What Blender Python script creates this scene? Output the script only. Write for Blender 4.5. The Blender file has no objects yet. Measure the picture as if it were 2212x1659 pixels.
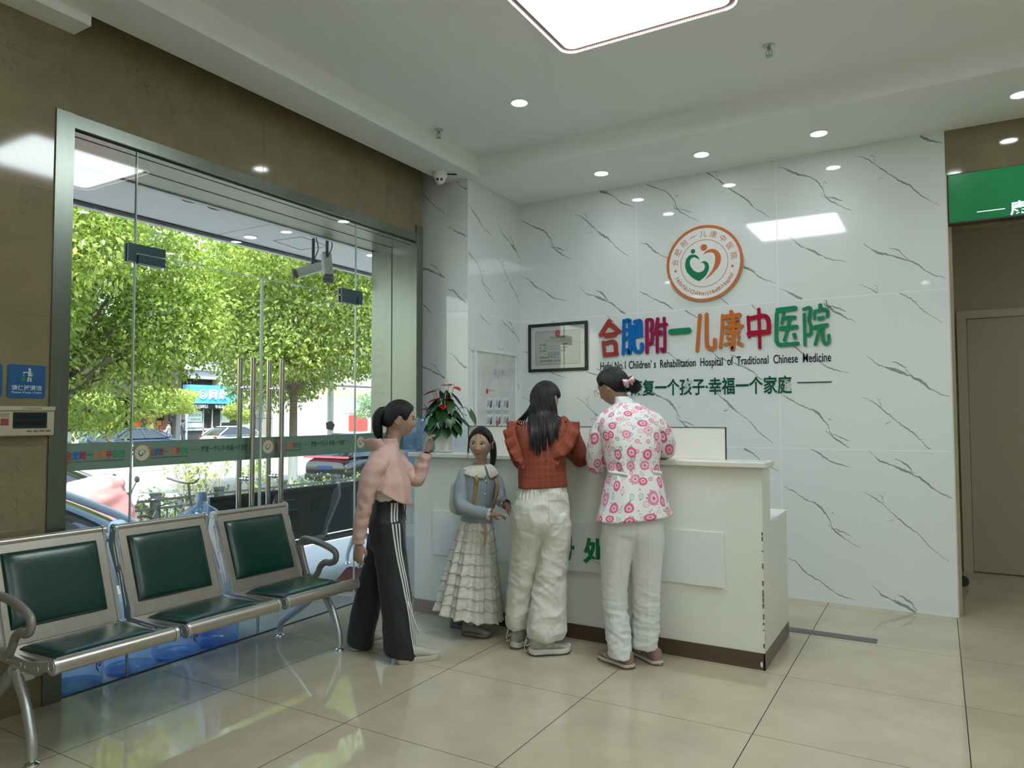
import bpy, bmesh, math, random
import numpy as np
from mathutils import Vector, Matrix, noise
from mathutils.bvhtree import BVHTree

SC = bpy.context.scene
COL = SC.collection
PI = math.pi
random.seed(7)

# ------------------------------------------------------------------ camera
def make_camera():
    yaw, pitch, roll = 0.532022, 0.0438237, -0.0027585
    cy, sy, cp, sp = math.cos(yaw), math.sin(yaw), math.cos(pitch), math.sin(pitch)
    f = Vector((-sy * cp, cy * cp, sp)); r = Vector((cy, sy, 0)); u = r.cross(f)
    r2 = r * math.cos(roll) + u * math.sin(roll); u2 = u * math.cos(roll) - r * math.sin(roll)
    cd = bpy.data.cameras.new('camera'); co = bpy.data.objects.new('camera', cd); COL.objects.link(co)
    m = Matrix((r2, u2, -f)).transposed().to_4x4(); m.translation = Vector((3.12109, -2.45556, 1.37206))
    co.matrix_world = m
    cd.sensor_fit = 'HORIZONTAL'; cd.sensor_width = 36.0
    cd.lens = 1560.54 / 2212 * 36.0; cd.clip_start = 0.05; cd.clip_end = 400
    SC.camera = co
make_camera()

# ------------------------------------------------------------------ world, sun, exposure
W = bpy.data.worlds.new('world'); SC.world = W; W.use_nodes = True
nt = W.node_tree; nt.nodes.clear()
wo = nt.nodes.new('ShaderNodeOutputWorld'); bg = nt.nodes.new('ShaderNodeBackground'); sky = nt.nodes.new('ShaderNodeTexSky')
sky.sky_type = 'NISHITA'; sky.sun_disc = False; sky.sun_elevation = math.radians(58); sky.sun_rotation = math.radians(150)
sky.air_density = 1.6; sky.dust_density = 3.0; sky.ozone_density = 1.0
bg.inputs[1].default_value = 0.72
nt.links.new(sky.outputs[0], bg.inputs[0]); nt.links.new(bg.outputs[0], wo.inputs[0])
sd = bpy.data.lights.new('sun', 'SUN'); so = bpy.data.objects.new('sun', sd); COL.objects.link(so)
sd.energy = 9.5; sd.angle = math.radians(0.6); sd.color = (1.0, 0.95, 0.86)
sun_dir = Vector((0.50, -0.42, 1.15)).normalized()          # towards the sun
so.rotation_euler = sun_dir.to_track_quat('Z', 'Y').to_euler(); so.location = (10, -10, 30)
VS = SC.view_settings
VS.view_transform = 'Standard'; VS.look = 'None'; VS.gamma = 1.0; VS.use_curve_mapping = False
VS.exposure = 0.12
SC.cycles.use_denoising = True
SC.cycles.max_bounces = 12; SC.cycles.diffuse_bounces = 5; SC.cycles.glossy_bounces = 5
SC.cycles.transmission_bounces = 6; SC.cycles.transparent_max_bounces = 16
SC.cycles.caustics_reflective = False; SC.cycles.caustics_refractive = False
SC.cycles.sample_clamp_indirect = 6.0

# ------------------------------------------------------------------ materials
MATS = {}
def nodes_of(m):
    m.use_nodes = True
    n = m.node_tree.nodes; l = m.node_tree.links
    return n, l, n['Principled BSDF']
def mat(name, col, rough=0.5, metal=0.0, spec=0.5, var=0.0, vscale=8.0, bump=0.0, bscale=60.0, coat=0.0, alpha=1.0, emit=None, estr=0.0, sheen=0.0, stretch=None):
    if name in MATS: return MATS[name]
    m = bpy.data.materials.new(name); n, l, b = nodes_of(m)
    b.inputs['Base Color'].default_value = (*col, 1); b.inputs['Roughness'].default_value = rough
    b.inputs['Metallic'].default_value = metal; b.inputs['Specular IOR Level'].default_value = spec
    b.inputs['Coat Weight'].default_value = coat; b.inputs['Alpha'].default_value = alpha
    if sheen: b.inputs['Sheen Weight'].default_value = sheen
    if emit: b.inputs['Emission Color'].default_value = (*emit, 1); b.inputs['Emission Strength'].default_value = estr
    if var or bump:
        tc = n.new('ShaderNodeTexCoord'); mp = n.new('ShaderNodeMapping')
        l.new(tc.outputs['Object'], mp.inputs[0])
        if stretch: mp.inputs['Scale'].default_value = stretch
    if var:
        nz = n.new('ShaderNodeTexNoise'); nz.inputs['Scale'].default_value = vscale; nz.inputs['Detail'].default_value = 5
        mx = n.new('ShaderNodeMix'); mx.data_type = 'RGBA'
        lo = tuple(max(0, c * (1 - var)) for c in col); hi = tuple(min(1, c * (1 + var)) for c in col)
        mx.inputs[6].default_value = (*lo, 1); mx.inputs[7].default_value = (*hi, 1)
        l.new(mp.outputs[0], nz.inputs['Vector']); l.new(nz.outputs[0], mx.inputs[0]); l.new(mx.outputs[2], b.inputs['Base Color'])
    if bump:
        nb = n.new('ShaderNodeTexNoise'); nb.inputs['Scale'].default_value = bscale; nb.inputs['Detail'].default_value = 4
        bp = n.new('ShaderNodeBump'); bp.inputs['Strength'].default_value = bump; bp.inputs['Distance'].default_value = 0.01
        l.new(mp.outputs[0], nb.inputs['Vector']); l.new(nb.outputs[0], bp.inputs['Height']); l.new(bp.outputs[0], b.inputs['Normal'])
    MATS[name] = m
    return m
def emat(name, col, strength):
    if name in MATS: return MATS[name]
    m = bpy.data.materials.new(name); n, l, b = nodes_of(m)
    b.inputs['Base Color'].default_value = (*col, 1)
    b.inputs['Emission Color'].default_value = (*col, 1); b.inputs['Emission Strength'].default_value = strength
    MATS[name] = m; return m
def glass_mat(name, tint=(0.93, 0.97, 0.95), refl=1.0, rough=0.0, body=None, bfac=0.0):
    if name in MATS: return MATS[name]
    m = bpy.data.materials.new(name); m.use_nodes = True; n = m.node_tree.nodes; l = m.node_tree.links
    n.remove(n['Principled BSDF']); out = n['Material Output']
    tr = n.new('ShaderNodeBsdfTransparent'); tr.inputs[0].default_value = (*tint, 1)
    gl = n.new('ShaderNodeBsdfGlossy'); gl.inputs['Roughness'].default_value = rough
    fr = n.new('ShaderNodeFresnel'); ge = n.new('ShaderNodeNewGeometry'); io = n.new('ShaderNodeMapRange')
    io.inputs[3].default_value = 1.45; io.inputs[4].default_value = 1 / 1.45                    # the sheet is not refracted: same reflectance on both faces
    l.new(ge.outputs['Backfacing'], io.inputs[0]); l.new(io.outputs[0], fr.inputs[0])
    mu = n.new('ShaderNodeMath'); mu.operation = 'MULTIPLY'; mu.inputs[1].default_value = refl; mu.use_clamp = True
    mx = n.new('ShaderNodeMixShader')
    l.new(fr.outputs[0], mu.inputs[0]); l.new(mu.outputs[0], mx.inputs[0]); l.new(tr.outputs[0], mx.inputs[1]); l.new(gl.outputs[0], mx.inputs[2]); l.new(mx.outputs[0], out.inputs[0])
    if body:
        df = n.new('ShaderNodeBsdfDiffuse'); df.inputs[0].default_value = (*body, 1); tl = n.new('ShaderNodeBsdfTranslucent'); tl.inputs[0].default_value = (*body, 1)
        a = n.new('ShaderNodeMixShader'); a.inputs[0].default_value = .55; l.new(df.outputs[0], a.inputs[1]); l.new(tl.outputs[0], a.inputs[2])
        c = n.new('ShaderNodeMixShader'); c.inputs[0].default_value = bfac; l.new(tr.outputs[0], c.inputs[1]); l.new(a.outputs[0], c.inputs[2]); l.new(c.outputs[0], mx.inputs[1])
    MATS[name] = m; return m
def translucent_mat(name, col, trans=0.5, rough=0.6, tint=None):
    """diffuse sheet that lets part of the light straight through (frosted film, plastic bag, lace)"""
    if name in MATS: return MATS[name]
    m = bpy.data.materials.new(name); m.use_nodes = True; n = m.node_tree.nodes; l = m.node_tree.links
    b = n['Principled BSDF']; out = n['Material Output']
    b.inputs['Base Color'].default_value = (*col, 1); b.inputs['Roughness'].default_value = rough
    tr = n.new('ShaderNodeBsdfTransparent'); tr.inputs[0].default_value = (*(tint or col), 1)
    mx = n.new('ShaderNodeMixShader'); mx.inputs[0].default_value = trans
    l.new(b.outputs[0], mx.inputs[1]); l.new(tr.outputs[0], mx.inputs[2]); l.new(mx.outputs[0], out.inputs[0])
    MATS[name] = m; return m

# ------------------------------------------------------------------ mesh builder
def cr(keys, n):
    """Catmull-Rom resampling of a (k,m) table to n rows"""
    K = np.asarray(keys, float)
    if len(K) == 2:
        t = np.linspace(0, 1, n)[:, None]; return K[0] * (1 - t) + K[1] * t
    P = np.vstack([2 * K[0] - K[1], K, 2 * K[-1] - K[-2]])
    out = []
    for u in np.linspace(0, len(K) - 1, n):
        i = min(int(u), len(K) - 2); t = u - i
        a, b, c, d = P[i], P[i + 1], P[i + 2], P[i + 3]
        out.append(0.5 * ((2 * b) + (-a + c) * t + (2 * a - 5 * b + 4 * c - d) * t * t + (-a + 3 * b - 3 * c + d) * t ** 3))
    return np.array(out)

class MB:
    def __init__(s): s.v = []; s.f = []; s.mi = []; s.uv = []
    def add(s, verts, faces, mi=0, uvs=None):
        o = len(s.v); s.v += [tuple(p) for p in verts]
        for k, f in enumerate(faces):
            s.f.append([i + o for i in f]); s.mi.append(mi)
            s.uv.append(uvs[k] if uvs else None)
        return s
    def box(s, lo, hi, mi=0, M=None):
        x0, y0, z0 = lo; x1, y1, z1 = hi
        v = [(x0, y0, z0), (x1, y0, z0), (x1, y1, z0), (x0, y1, z0), (x0, y0, z1), (x1, y0, z1), (x1, y1, z1), (x0, y1, z1)]
        if M: v = [M @ Vector(p) for p in v]
        return s.add(v, [(3, 2, 1, 0), (4, 5, 6, 7), (0, 1, 5, 4), (1, 2, 6, 5), (2, 3, 7, 6), (3, 0, 4, 7)], mi)
    def rbox(s, lo, hi, r=0.01, seg=2, mi=0, M=None):
        bm = bmesh.new(); bmesh.ops.create_cube(bm, size=1)
        sx, sy, sz = (hi[k] - lo[k] for k in range(3)); c = [(hi[k] + lo[k]) / 2 for k in range(3)]
        for v in bm.verts: v.co = Vector((v.co.x * sx + c[0], v.co.y * sy + c[1], v.co.z * sz + c[2]))
        bmesh.ops.bevel(bm, geom=list(bm.edges) , offset=min(r, sx * .49, sy * .49, sz * .49), segments=seg, affect='EDGES', profile=0.5)
        bm.verts.index_update()
        v = [(M @ p.co if M else p.co.copy()) for p in bm.verts]; f = [[q.index for q in p.verts] for p in bm.faces]; bm.free()
        return s.add(v, f, mi)
    def rings(s, R, cap0=True, cap1=True, closed=True, mi=0, uv=None):
        n = len(R[0]); k = len(R); V = [p for r in R for p in r]; F = []; U = []
        m = n if closed else n - 1
        for a in range(k - 1):
            for b in range(m):
                b2 = (b + 1) % n
                F.append((a * n + b, a * n + b2, (a + 1) * n + b2, (a + 1) * n + b))
                if uv:
                    u0, u1 = uv[0] * b / n, uv[0] * (b + 1) / n; v0, v1 = uv[1] + uv[2] * a / (k - 1), uv[1] + uv[2] * (a + 1) / (k - 1)
                    U.append(((u0, v0), (u1, v0), (u1, v1), (u0, v1)))
        if cap0 and closed: F.append(tuple(reversed(range(n)))); U.append([(0, 0)] * n)
        if cap1 and closed: F.append(tuple(range((k - 1) * n, k * n))); U.append([(0, 0)] * n)
        return s.add(V, F, mi, U if uv else None)
    def tube(s, path, rad, n=10, caps=True, mi=0, sub=0, loop=False, flat=None, up=None, uvw=False):
        """path of points, rad number / list / list of (ra, rb); flat = (a, b) scales"""
        P = [Vector(p) for p in path]
        R = rad if isinstance(rad, (list, tuple)) else [rad] * len(P)
        R = [(q, q) if not isinstance(q, (list, tuple)) else q for q in R]
        if flat: R = [(a * flat[0], b * flat[1]) for a, b in R]
        if sub:
            K = cr([(*p, *r) for p, r in zip(P, R)], sub)
            P = [Vector(k[:3]) for k in K]; R = [(max(1e-4, k[3]), max(1e-4, k[4])) for k in K]
        out = []; N = None
        for i, p in enumerate(P):
            if loop: t = P[(i + 1) % len(P)] - P[i - 1]
            else: t = P[min(i + 1, len(P) - 1)] - P[max(i - 1, 0)]
            t.normalize()
            if N is None:
                a = Vector(up) if up else (Vector((0, 0, 1)) if abs(t.z) < 0.9 else Vector((1, 0, 0)))
                N = (a - t * a.dot(t)).normalized()
            else:
                N = (N - t * N.dot(t)).normalized()
            B = t.cross(N)
            out.append([p + N * (R[i][0] * math.cos(2 * PI * j / n)) + B * (R[i][1] * math.sin(2 * PI * j / n)) for j in range(n)])
        if loop: out.append(out[0]); caps = False
        uv = None
        if uvw:
            L = sum((P[i + 1] - P[i]).length for i in range(len(P) - 1)); rm = sum(r[0] + r[1] for r in R) / len(R)
            uv = (PI * rm, 0.0, L)
        return s.rings(out, caps, caps, True, mi, uv)
    def cyl(s, p0, p1, r0, r1=None, n=20, mi=0, caps=True):
        return s.tube([p0, p1], [r0, r0 if r1 is None else r1], n, caps, mi)
    def lathe(s, prof, n=32, c=(0, 0, 0), mi=0, caps=True, M=None, sx=1.0, sy=1.0):
        R = []
        for r, z in prof:
            ring = [Vector((r * sx * math.cos(2 * PI * j / n), r * sy * math.sin(2 * PI * j / n), z)) for j in range(n)]
            R.append([(M @ p if M else p + Vector(c)) for p in ring])
        return s.rings(R, caps, caps, True, mi)
    def prism(s, poly, d0, d1, M=None, mi=0):
        """2-D polygon in x,y extruded along z from d0 to d1, then M"""
        n = len(poly); V = [Vector((x, y, d0)) for x, y in poly] + [Vector((x, y, d1)) for x, y in poly]
        if M: V = [M @ p for p in V]
        F = [tuple(reversed(range(n))), tuple(range(n, 2 * n))] + [(i, (i + 1) % n, n + (i + 1) % n, n + i) for i in range(n)]
        return s.add(V, F, mi)
    def ell(s, c, r, n=20, k=12, mi=0, M=None):
        R = []
        for a in range(1, k):
            th = PI * a / k
            R.append([Vector((r[0] * math.sin(th) * math.cos(2 * PI * j / n), r[1] * math.sin(th) * math.sin(2 * PI * j / n), -r[2] * math.cos(th))) for j in range(n)])
        R = [[(M @ p if M else p) + Vector(c) for p in ring] for ring in R]
        return s.rings(R, True, True, True, mi)
    def pillow(s, M, w, d, h, n=22, p=6.0, mi=0, sink=0.0, droop=None):
        """upholstered pad: w along x, d along y, thickness h along z in the frame M"""
        V = []; F = []
        for i in range(n + 1):
            for j in range(n + 1):
                u = -1 + 2 * i / n; v = -1 + 2 * j / n
                u = math.sin(u * PI / 2); v = math.sin(v * PI / 2)
                z = h * (max(0, 1 - abs(u) ** p) ** .5) * (max(0, 1 - abs(v) ** p) ** .5)
                z += sink * (u * u * v * v)
                q = Vector((u * w / 2, v * d / 2, z))
                if droop: q.z += droop(u, v)
                V.append(M @ q)
        for i in range(n):
            for j in range(n):
                a = i * (n + 1) + j; F.append((a, a + n + 1, a + n + 2, a + 1))
        return s.add(V, F, mi)
    def merge(s, o, M=None, mi=None):
        return s.add([(M @ Vector(p) if M else p) for p in o.v], o.f, 0, None) if mi is None else s.add([(M @ Vector(p) if M else p) for p in o.v], o.f, mi)
    def build(s, name, mats, parent=None, smooth=40, loc=None):
        me = bpy.data.meshes.new(name); me.from_pydata(s.v, [], s.f)
        for m in (mats if isinstance(mats, (list, tuple)) else [mats]): me.materials.append(m)
        if any(s.mi): me.polygons.foreach_set('material_index', s.mi)
        if any(u is not None for u in s.uv):
            lay = me.uv_layers.new(name='UVMap'); k = 0
            for p, u in zip(me.polygons, s.uv):
                for q in range(len(p.vertices)):
                    if u is not None: lay.data[k].uv = u[q]
                    k += 1
        me.update(); me.validate()
        if smooth:
            me.shade_smooth(); me.set_sharp_from_angle(angle=math.radians(smooth))
        o = bpy.data.objects.new(name, me); COL.objects.link(o)
        if parent: o.parent = parent
        if loc: o.location = loc
        return o

def tag(o, label=None, cat=None, group=None, kind=None):
    if label: o['label'] = label
    if cat: o['category'] = cat
    if group: o['group'] = group
    if kind: o['kind'] = kind
    return o
def thing(name, label, cat, loc=(0, 0, 0), rz=0.0, group=None):
    o = bpy.data.objects.new(name, None); COL.objects.link(o); o.location = loc; o.rotation_euler = (0, 0, rz); o.empty_display_size = 0.1
    return tag(o, label, cat, group)
def struct(o): o['kind'] = 'structure'; return o
def dup(root, loc=None, rz=None, label=None, group=None):
    def cp(o, par):
        c = o.copy(); COL.objects.link(c)
        if par: c.parent = par
        for ch in list(o.children): cp(ch, c)
        return c
    r = cp(root, None)
    if loc is not None: r.location = loc
    if rz is not None: r.rotation_euler = (0, 0, rz)
    if label: r['label'] = label
    if group: r['group'] = group
    return r
def baked(o):
    """apply the modifiers of o to its mesh"""
    dg = bpy.context.evaluated_depsgraph_get(); me = bpy.data.meshes.new_from_object(o.evaluated_get(dg)); old = o.data
    o.modifiers.clear(); o.data = me; me.name = old.name; bpy.data.meshes.remove(old); return o
def remesh(o, vox, smooth_it=6, fac=0.5):
    md = o.modifiers.new('r', 'REMESH'); md.mode = 'VOXEL'; md.voxel_size = vox; md.use_smooth_shade = True
    if smooth_it:
        ms = o.modifiers.new('s', 'SMOOTH'); ms.factor = fac; ms.iterations = smooth_it
    mats = list(o.data.materials); baked(o)
    if not o.data.materials:
        for m in mats: o.data.materials.append(m)
    o.data.shade_smooth(); return o
def wrinkle(o, fn):
    me = o.data
    for v, n in [(v, v.normal.copy()) for v in me.vertices]:
        v.co = v.co + n * fn(v.co)
    me.update()
def frame(x, y, z, o=(0, 0, 0)):
    m = Matrix((Vector(x), Vector(y), Vector(z))).transposed().to_4x4(); m.translation = Vector(o); return m
def fbm(p, s, oct=3):
    return noise.fractal(Vector(p) * s, 1.0, 2.0, oct)

# ------------------------------------------------------------------ text as mesh
def text_mesh(body, size=1.0, bold=0.0, extrude=0.0, align='CENTER', spacing=1.0, xs=1.0):
    """returns (verts, faces); text stands in the x,y plane, baseline at y = 0"""
    c = bpy.data.curves.new('txt', 'FONT'); c.body = body; c.size = size; c.align_x = align; c.extrude = extrude; c.offset = bold; c.space_character = spacing
    c.resolution_u = 3
    o = bpy.data.objects.new('txt', c); COL.objects.link(o)
    dg = bpy.context.evaluated_depsgraph_get(); me = bpy.data.meshes.new_from_object(o.evaluated_get(dg))
    v = [Vector((p.co.x * xs, p.co.y, p.co.z)) for p in me.vertices]; f = [tuple(p.vertices) for p in me.polygons]
    bpy.data.objects.remove(o); bpy.data.curves.remove(c); bpy.data.meshes.remove(me)
    return v, f
def put_text(mb, body, M, size=1.0, bold=0.0, extrude=0.0, align='CENTER', spacing=1.0, width=None, height=None, mi=0):
    v, f = text_mesh(body, size, bold, extrude, align, spacing)
    if not v: return mb
    if width or height:
        x0 = min(p.x for p in v); x1 = max(p.x for p in v); y0 = min(p.y for p in v); y1 = max(p.y for p in v)
        kx = width / (x1 - x0) if width else height / (y1 - y0); ky = height / (y1 - y0) if height else kx
        cx = (x0 + x1) / 2; cy = (y0 + y1) / 2
        v = [Vector(((p.x - cx) * kx, (p.y - cy) * ky, p.z)) for p in v]
    return mb.add([M @ p for p in v], f, mi)
# frames to hang flat things: x right, y up, z out of the surface
def face_back(x, y, z): return frame((1, 0, 0), (0, 0, 1), (0, -1, 0), (x, y, z))          # on a wall seen from -Y
def face_left(x, y, z): return frame((0, 1, 0), (0, 0, 1), (1, 0, 0), (x, y, z))           # on the window wall, seen from +X
def rrect(w, h, r, n=5):
    P = []
    for cx, cy, a0 in ((w / 2 - r, h / 2 - r, 0), (-w / 2 + r, h / 2 - r, PI / 2), (-w / 2 + r, -h / 2 + r, PI), (w / 2 - r, -h / 2 + r, 1.5 * PI)):
        for k in range(n + 1):
            a = a0 + PI / 2 * k / n; P.append((cx + r * math.cos(a), cy + r * math.sin(a)))
    return P
def capsule_stroke(mb, pts, hw, M, depth=0.014, mi=0, z0=0.0, n=8):
    """flat rounded stroke along 2-D points with half width hw, extruded out of the surface"""
    K = cr(pts, max(2, 6 * (len(pts) - 1))) if len(pts) > 2 else np.array(pts, float)
    L = []; Rr = []
    m = len(K)
    T = []
    for i in range(m):
        t = K[min(i + 1, m - 1)] - K[max(i - 1, 0)]; T.append(t / max(1e-9, np.hypot(*t)))
    for i in range(m):
        nx, ny = -T[i][1], T[i][0]; L.append((K[i][0] + nx * hw, K[i][1] + ny * hw)); Rr.append((K[i][0] - nx * hw, K[i][1] - ny * hw))
    # body as quads, ends as fans: every piece convex
    V = []; F = []
    def P(q, z): V.append(M @ Vector((q[0], q[1], z))); return len(V) - 1
    tl = [P(q, z0 + depth) for q in L]; tr = [P(q, z0 + depth) for q in Rr]; bl = [P(q, z0) for q in L]; br = [P(q, z0) for q in Rr]
    for i in range(m - 1):
        F.append((tl[i], tr[i], tr[i + 1], tl[i + 1])); F.append((bl[i], tl[i], tl[i + 1], bl[i + 1])); F.append((tr[i], br[i], br[i + 1], tr[i + 1]))
    for end, sgn in ((0, -1), (m - 1, 1)):
        a0 = math.atan2(T[end][1], T[end][0]) + (PI if sgn < 0 else 0)
        arc = [(K[end][0] + hw * math.cos(a0 + a), K[end][1] + hw * math.sin(a0 + a)) for a in np.linspace(-PI / 2, PI / 2, n + 1)]
        ti = [P(q, z0 + depth) for q in arc]; bi = [P(q, z0) for q in arc]; c = P(K[end], z0 + depth)
        for i in range(n): F.append((c, ti[i], ti[i + 1])); F.append((ti[i], bi[i], bi[i + 1], ti[i + 1]))
    return mb.add(V, F, mi)
# ------------------------------------------------------------------ room materials
def floor_material():
    m = bpy.data.materials.new('polished_tile'); n, l, b = nodes_of(m)
    g = n.new('ShaderNodeNewGeometry'); sep = n.new('ShaderNodeSeparateXYZ'); l.new(g.outputs['Position'], sep.inputs[0])
    def joint(out, w):
        a = n.new('ShaderNodeMath'); a.operation = 'DIVIDE'; a.inputs[1].default_value = 0.8; l.new(out, a.inputs[0])
        f = n.new('ShaderNodeMath'); f.operation = 'ADD'; f.inputs[1].default_value = 100.5; l.new(a.outputs[0], f.inputs[0])
        c = n.new('ShaderNodeMath'); c.operation = 'FRACT'; l.new(f.outputs[0], c.inputs[0])
        s = n.new('ShaderNodeMath'); s.operation = 'SUBTRACT'; s.inputs[1].default_value = 0.5; l.new(c.outputs[0], s.inputs[0])
        q = n.new('ShaderNodeMath'); q.operation = 'ABSOLUTE'; l.new(s.outputs[0], q.inputs[0])
        t = n.new('ShaderNodeMath'); t.operation = 'LESS_THAN'; t.inputs[1].default_value = w; l.new(q.outputs[0], t.inputs[0]); return t
    jx = joint(sep.outputs[0], 0.0024); jy = joint(sep.outputs[1], 0.0017)
    mxj = n.new('ShaderNodeMath'); mxj.operation = 'MAXIMUM'; l.new(jx.outputs[0], mxj.inputs[0]); l.new(jy.outputs[0], mxj.inputs[1])
    nz = n.new('ShaderNodeTexNoise'); nz.inputs['Scale'].default_value = 2.2; nz.inputs['Detail'].default_value = 8; nz.inputs['Roughness'].default_value = 0.6; l.new(g.outputs['Position'], nz.inputs['Vector'])
    rp = n.new('ShaderNodeValToRGB'); rp.color_ramp.elements[0].position = 0.3; rp.color_ramp.elements[0].color = (0.43, 0.37, 0.265, 1); rp.color_ramp.elements[1].position = 0.7; rp.color_ramp.elements[1].color = (0.53, 0.465, 0.34, 1)
    l.new(nz.outputs[0], rp.inputs[0])
    mx = n.new('ShaderNodeMix'); mx.data_type = 'RGBA'; mx.inputs[7].default_value = (0.03, 0.026, 0.02, 1)
    l.new(mxj.outputs[0], mx.inputs[0]); l.new(rp.outputs[0], mx.inputs[6]); l.new(mx.outputs[2], b.inputs['Base Color'])
    n2 = n.new('ShaderNodeTexNoise'); n2.inputs['Scale'].default_value = 5; l.new(g.outputs['Position'], n2.inputs['Vector'])
    mr = n.new('ShaderNodeMapRange'); mr.inputs[3].default_value = 0.018; mr.inputs[4].default_value = 0.060; l.new(n2.outputs[0], mr.inputs[0])
    ad = n.new('ShaderNodeMath'); ad.operation = 'ADD'; l.new(mr.outputs[0], ad.inputs[0])
    ms = n.new('ShaderNodeMath'); ms.operation = 'MULTIPLY'; ms.inputs[1].default_value = 0.5; l.new(mxj.outputs[0], ms.inputs[0]); l.new(ms.outputs[0], ad.inputs[1]); l.new(ad.outputs[0], b.inputs['Roughness'])
    sp_ = n.new('ShaderNodeMath'); sp_.operation = 'MULTIPLY_ADD'; sp_.inputs[1].default_value = -0.75; sp_.inputs[2].default_value = 0.75; l.new(mxj.outputs[0], sp_.inputs[0]); l.new(sp_.outputs[0], b.inputs['Specular IOR Level'])
    return m
def veined(name, base, dark, scale, rough, amount=0.5):
    """beige marble with fine scratchy veins"""
    m = bpy.data.materials.new(name); n, l, b = nodes_of(m)
    g = n.new('ShaderNodeNewGeometry')
    n1 = n.new('ShaderNodeTexNoise'); n1.inputs['Scale'].default_value = scale; n1.inputs['Detail'].default_value = 9; n1.inputs['Roughness'].default_value = 0.65; n1.inputs['Distortion'].default_value = 1.5; l.new(g.outputs['Position'], n1.inputs['Vector'])
    r1 = n.new('ShaderNodeValToRGB'); e = r1.color_ramp.elements; e[0].position = 0.30; e[0].color = (*[c * 0.86 for c in base], 1); e[1].position = 0.70; e[1].color = (*[min(1, c * 1.10) for c in base], 1); l.new(n1.outputs[0], r1.inputs[0])
    n2 = n.new('ShaderNodeTexNoise'); n2.inputs['Scale'].default_value = scale * 2.1; n2.inputs['Detail'].default_value = 7; n2.inputs['Distortion'].default_value = 2.6; l.new(g.outputs['Position'], n2.inputs['Vector'])
    s = n.new('ShaderNodeMath'); s.operation = 'SUBTRACT'; s.inputs[1].default_value = 0.5; l.new(n2.outputs[0], s.inputs[0])
    a = n.new('ShaderNodeMath'); a.operation = 'ABSOLUTE'; l.new(s.outputs[0], a.inputs[0])
    mr = n.new('ShaderNodeMapRange'); mr.inputs[1].default_value = 0.0; mr.inputs[2].default_value = 0.012; mr.inputs[3].default_value = amount; mr.inputs[4].default_value = 0.0; l.new(a.outputs[0], mr.inputs[0])
    n3 = n.new('ShaderNodeTexNoise'); n3.inputs['Scale'].default_value = scale * 0.9; l.new(g.outputs['Position'], n3.inputs['Vector'])
    m3 = n.new('ShaderNodeMapRange'); m3.inputs[1].default_value = 0.45; m3.inputs[2].default_value = 0.65; l.new(n3.outputs[0], m3.inputs[0])
    mu = n.new('ShaderNodeMath'); mu.operation = 'MULTIPLY'; l.new(mr.outputs[0], mu.inputs[0]); l.new(m3.outputs[0], mu.inputs[1])
    mx = n.new('ShaderNodeMix'); mx.data_type = 'RGBA'; mx.inputs[7].default_value = (*dark, 1); l.new(mu.outputs[0], mx.inputs[0]); l.new(r1.outputs[0], mx.inputs[6]); l.new(mx.outputs[2], b.inputs['Base Color'])
    b.inputs['Roughness'].default_value = rough; b.inputs['Specular IOR Level'].default_value = 0.6
    return m
M_FLOOR = floor_material()
M_TAN = veined('beige_marble', (0.205, 0.172, 0.098), (0.085, 0.065, 0.034), 2.6, 0.07, 0.6)
M_WHITE_MARBLE = mat('white_marble_tile', (0.70, 0.735, 0.74), rough=0.045, spec=0.65, var=0.03, vscale=1.2)
M_VEIN = mat('marble_vein', (0.26, 0.29, 0.285), rough=0.06, spec=0.65, var=0.45, vscale=30)
M_GROUT = mat('white_grout', (0.80, 0.83, 0.82), rough=0.4)
M_PAINT = mat('ceiling_paint', (0.80, 0.82, 0.81), rough=0.85)
M_STEEL = mat('brushed_steel', (0.19, 0.21, 0.18), rough=0.30, metal=1.0, var=0.12, vscale=40, stretch=(1, 1, 0.05), bump=0.05, bscale=300)
M_CHROME = mat('chrome', (0.75, 0.75, 0.74), rough=0.07, metal=1.0)
M_WHITE_PLASTIC = mat('white_plastic', (0.80, 0.81, 0.80), rough=0.35)
M_BLACK = mat('black_plastic', (0.012, 0.012, 0.014), rough=0.35)
M_GLASS = glass_mat('clear_glass', (0.945, 0.975, 0.96), 1.0)
M_CORRIDOR = mat('beige_wall_paint', (0.40, 0.365, 0.265), rough=0.6)
M_DOORPAINT = mat('beige_door_laminate', (0.37, 0.335, 0.235), rough=0.45)

ZC, ZU = 3.342, 3.508          # lowered border and tray of the ceiling
# ------------------------------------------------------------------ floor, walls, ceiling
struct(MB().box((-0.60, -6.0, -0.12), (6.6, 5.2, 0.0)).build('floor', M_FLOOR, smooth=0))
m = MB()
m.box((-1.09, -6.0, -0.12), (-0.575, -0.50, 3.75))                       # beige pier left of the opening
m.box((-1.09, -0.50, 2.824), (-0.575, 2.345, 3.75))                      # lintel over the glazing
m.box((-1.09, 2.312, -0.12), (-0.70, 2.467, 3.75))                       # return at the right jamb
m.box((-1.0, -0.51, 3.70), (-0.09, 2.50, 3.78))                          # lid over the curtain slot
struct(m.build('wall_left', M_TAN, smooth=0))
j = MB()
for z in (0.62, 1.24, 1.86, 2.48, 3.10): j.box((-0.5755, -6.0, z - .001), (-0.5743, -0.58, z + .001))
for y in (-0.55, 0.68, 1.88): j.box((-0.5755, y - .0012, 2.89), (-0.5743, y + .0012, 3.7))
for y in (-1.6, -2.8): j.box((-0.5755, y - .001, 0.0), (-0.5743, y + .001, 3.3))
struct(j.build('trim_1', mat('beige_joint', (0.15, 0.11, 0.06), rough=0.3), smooth=0))

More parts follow.
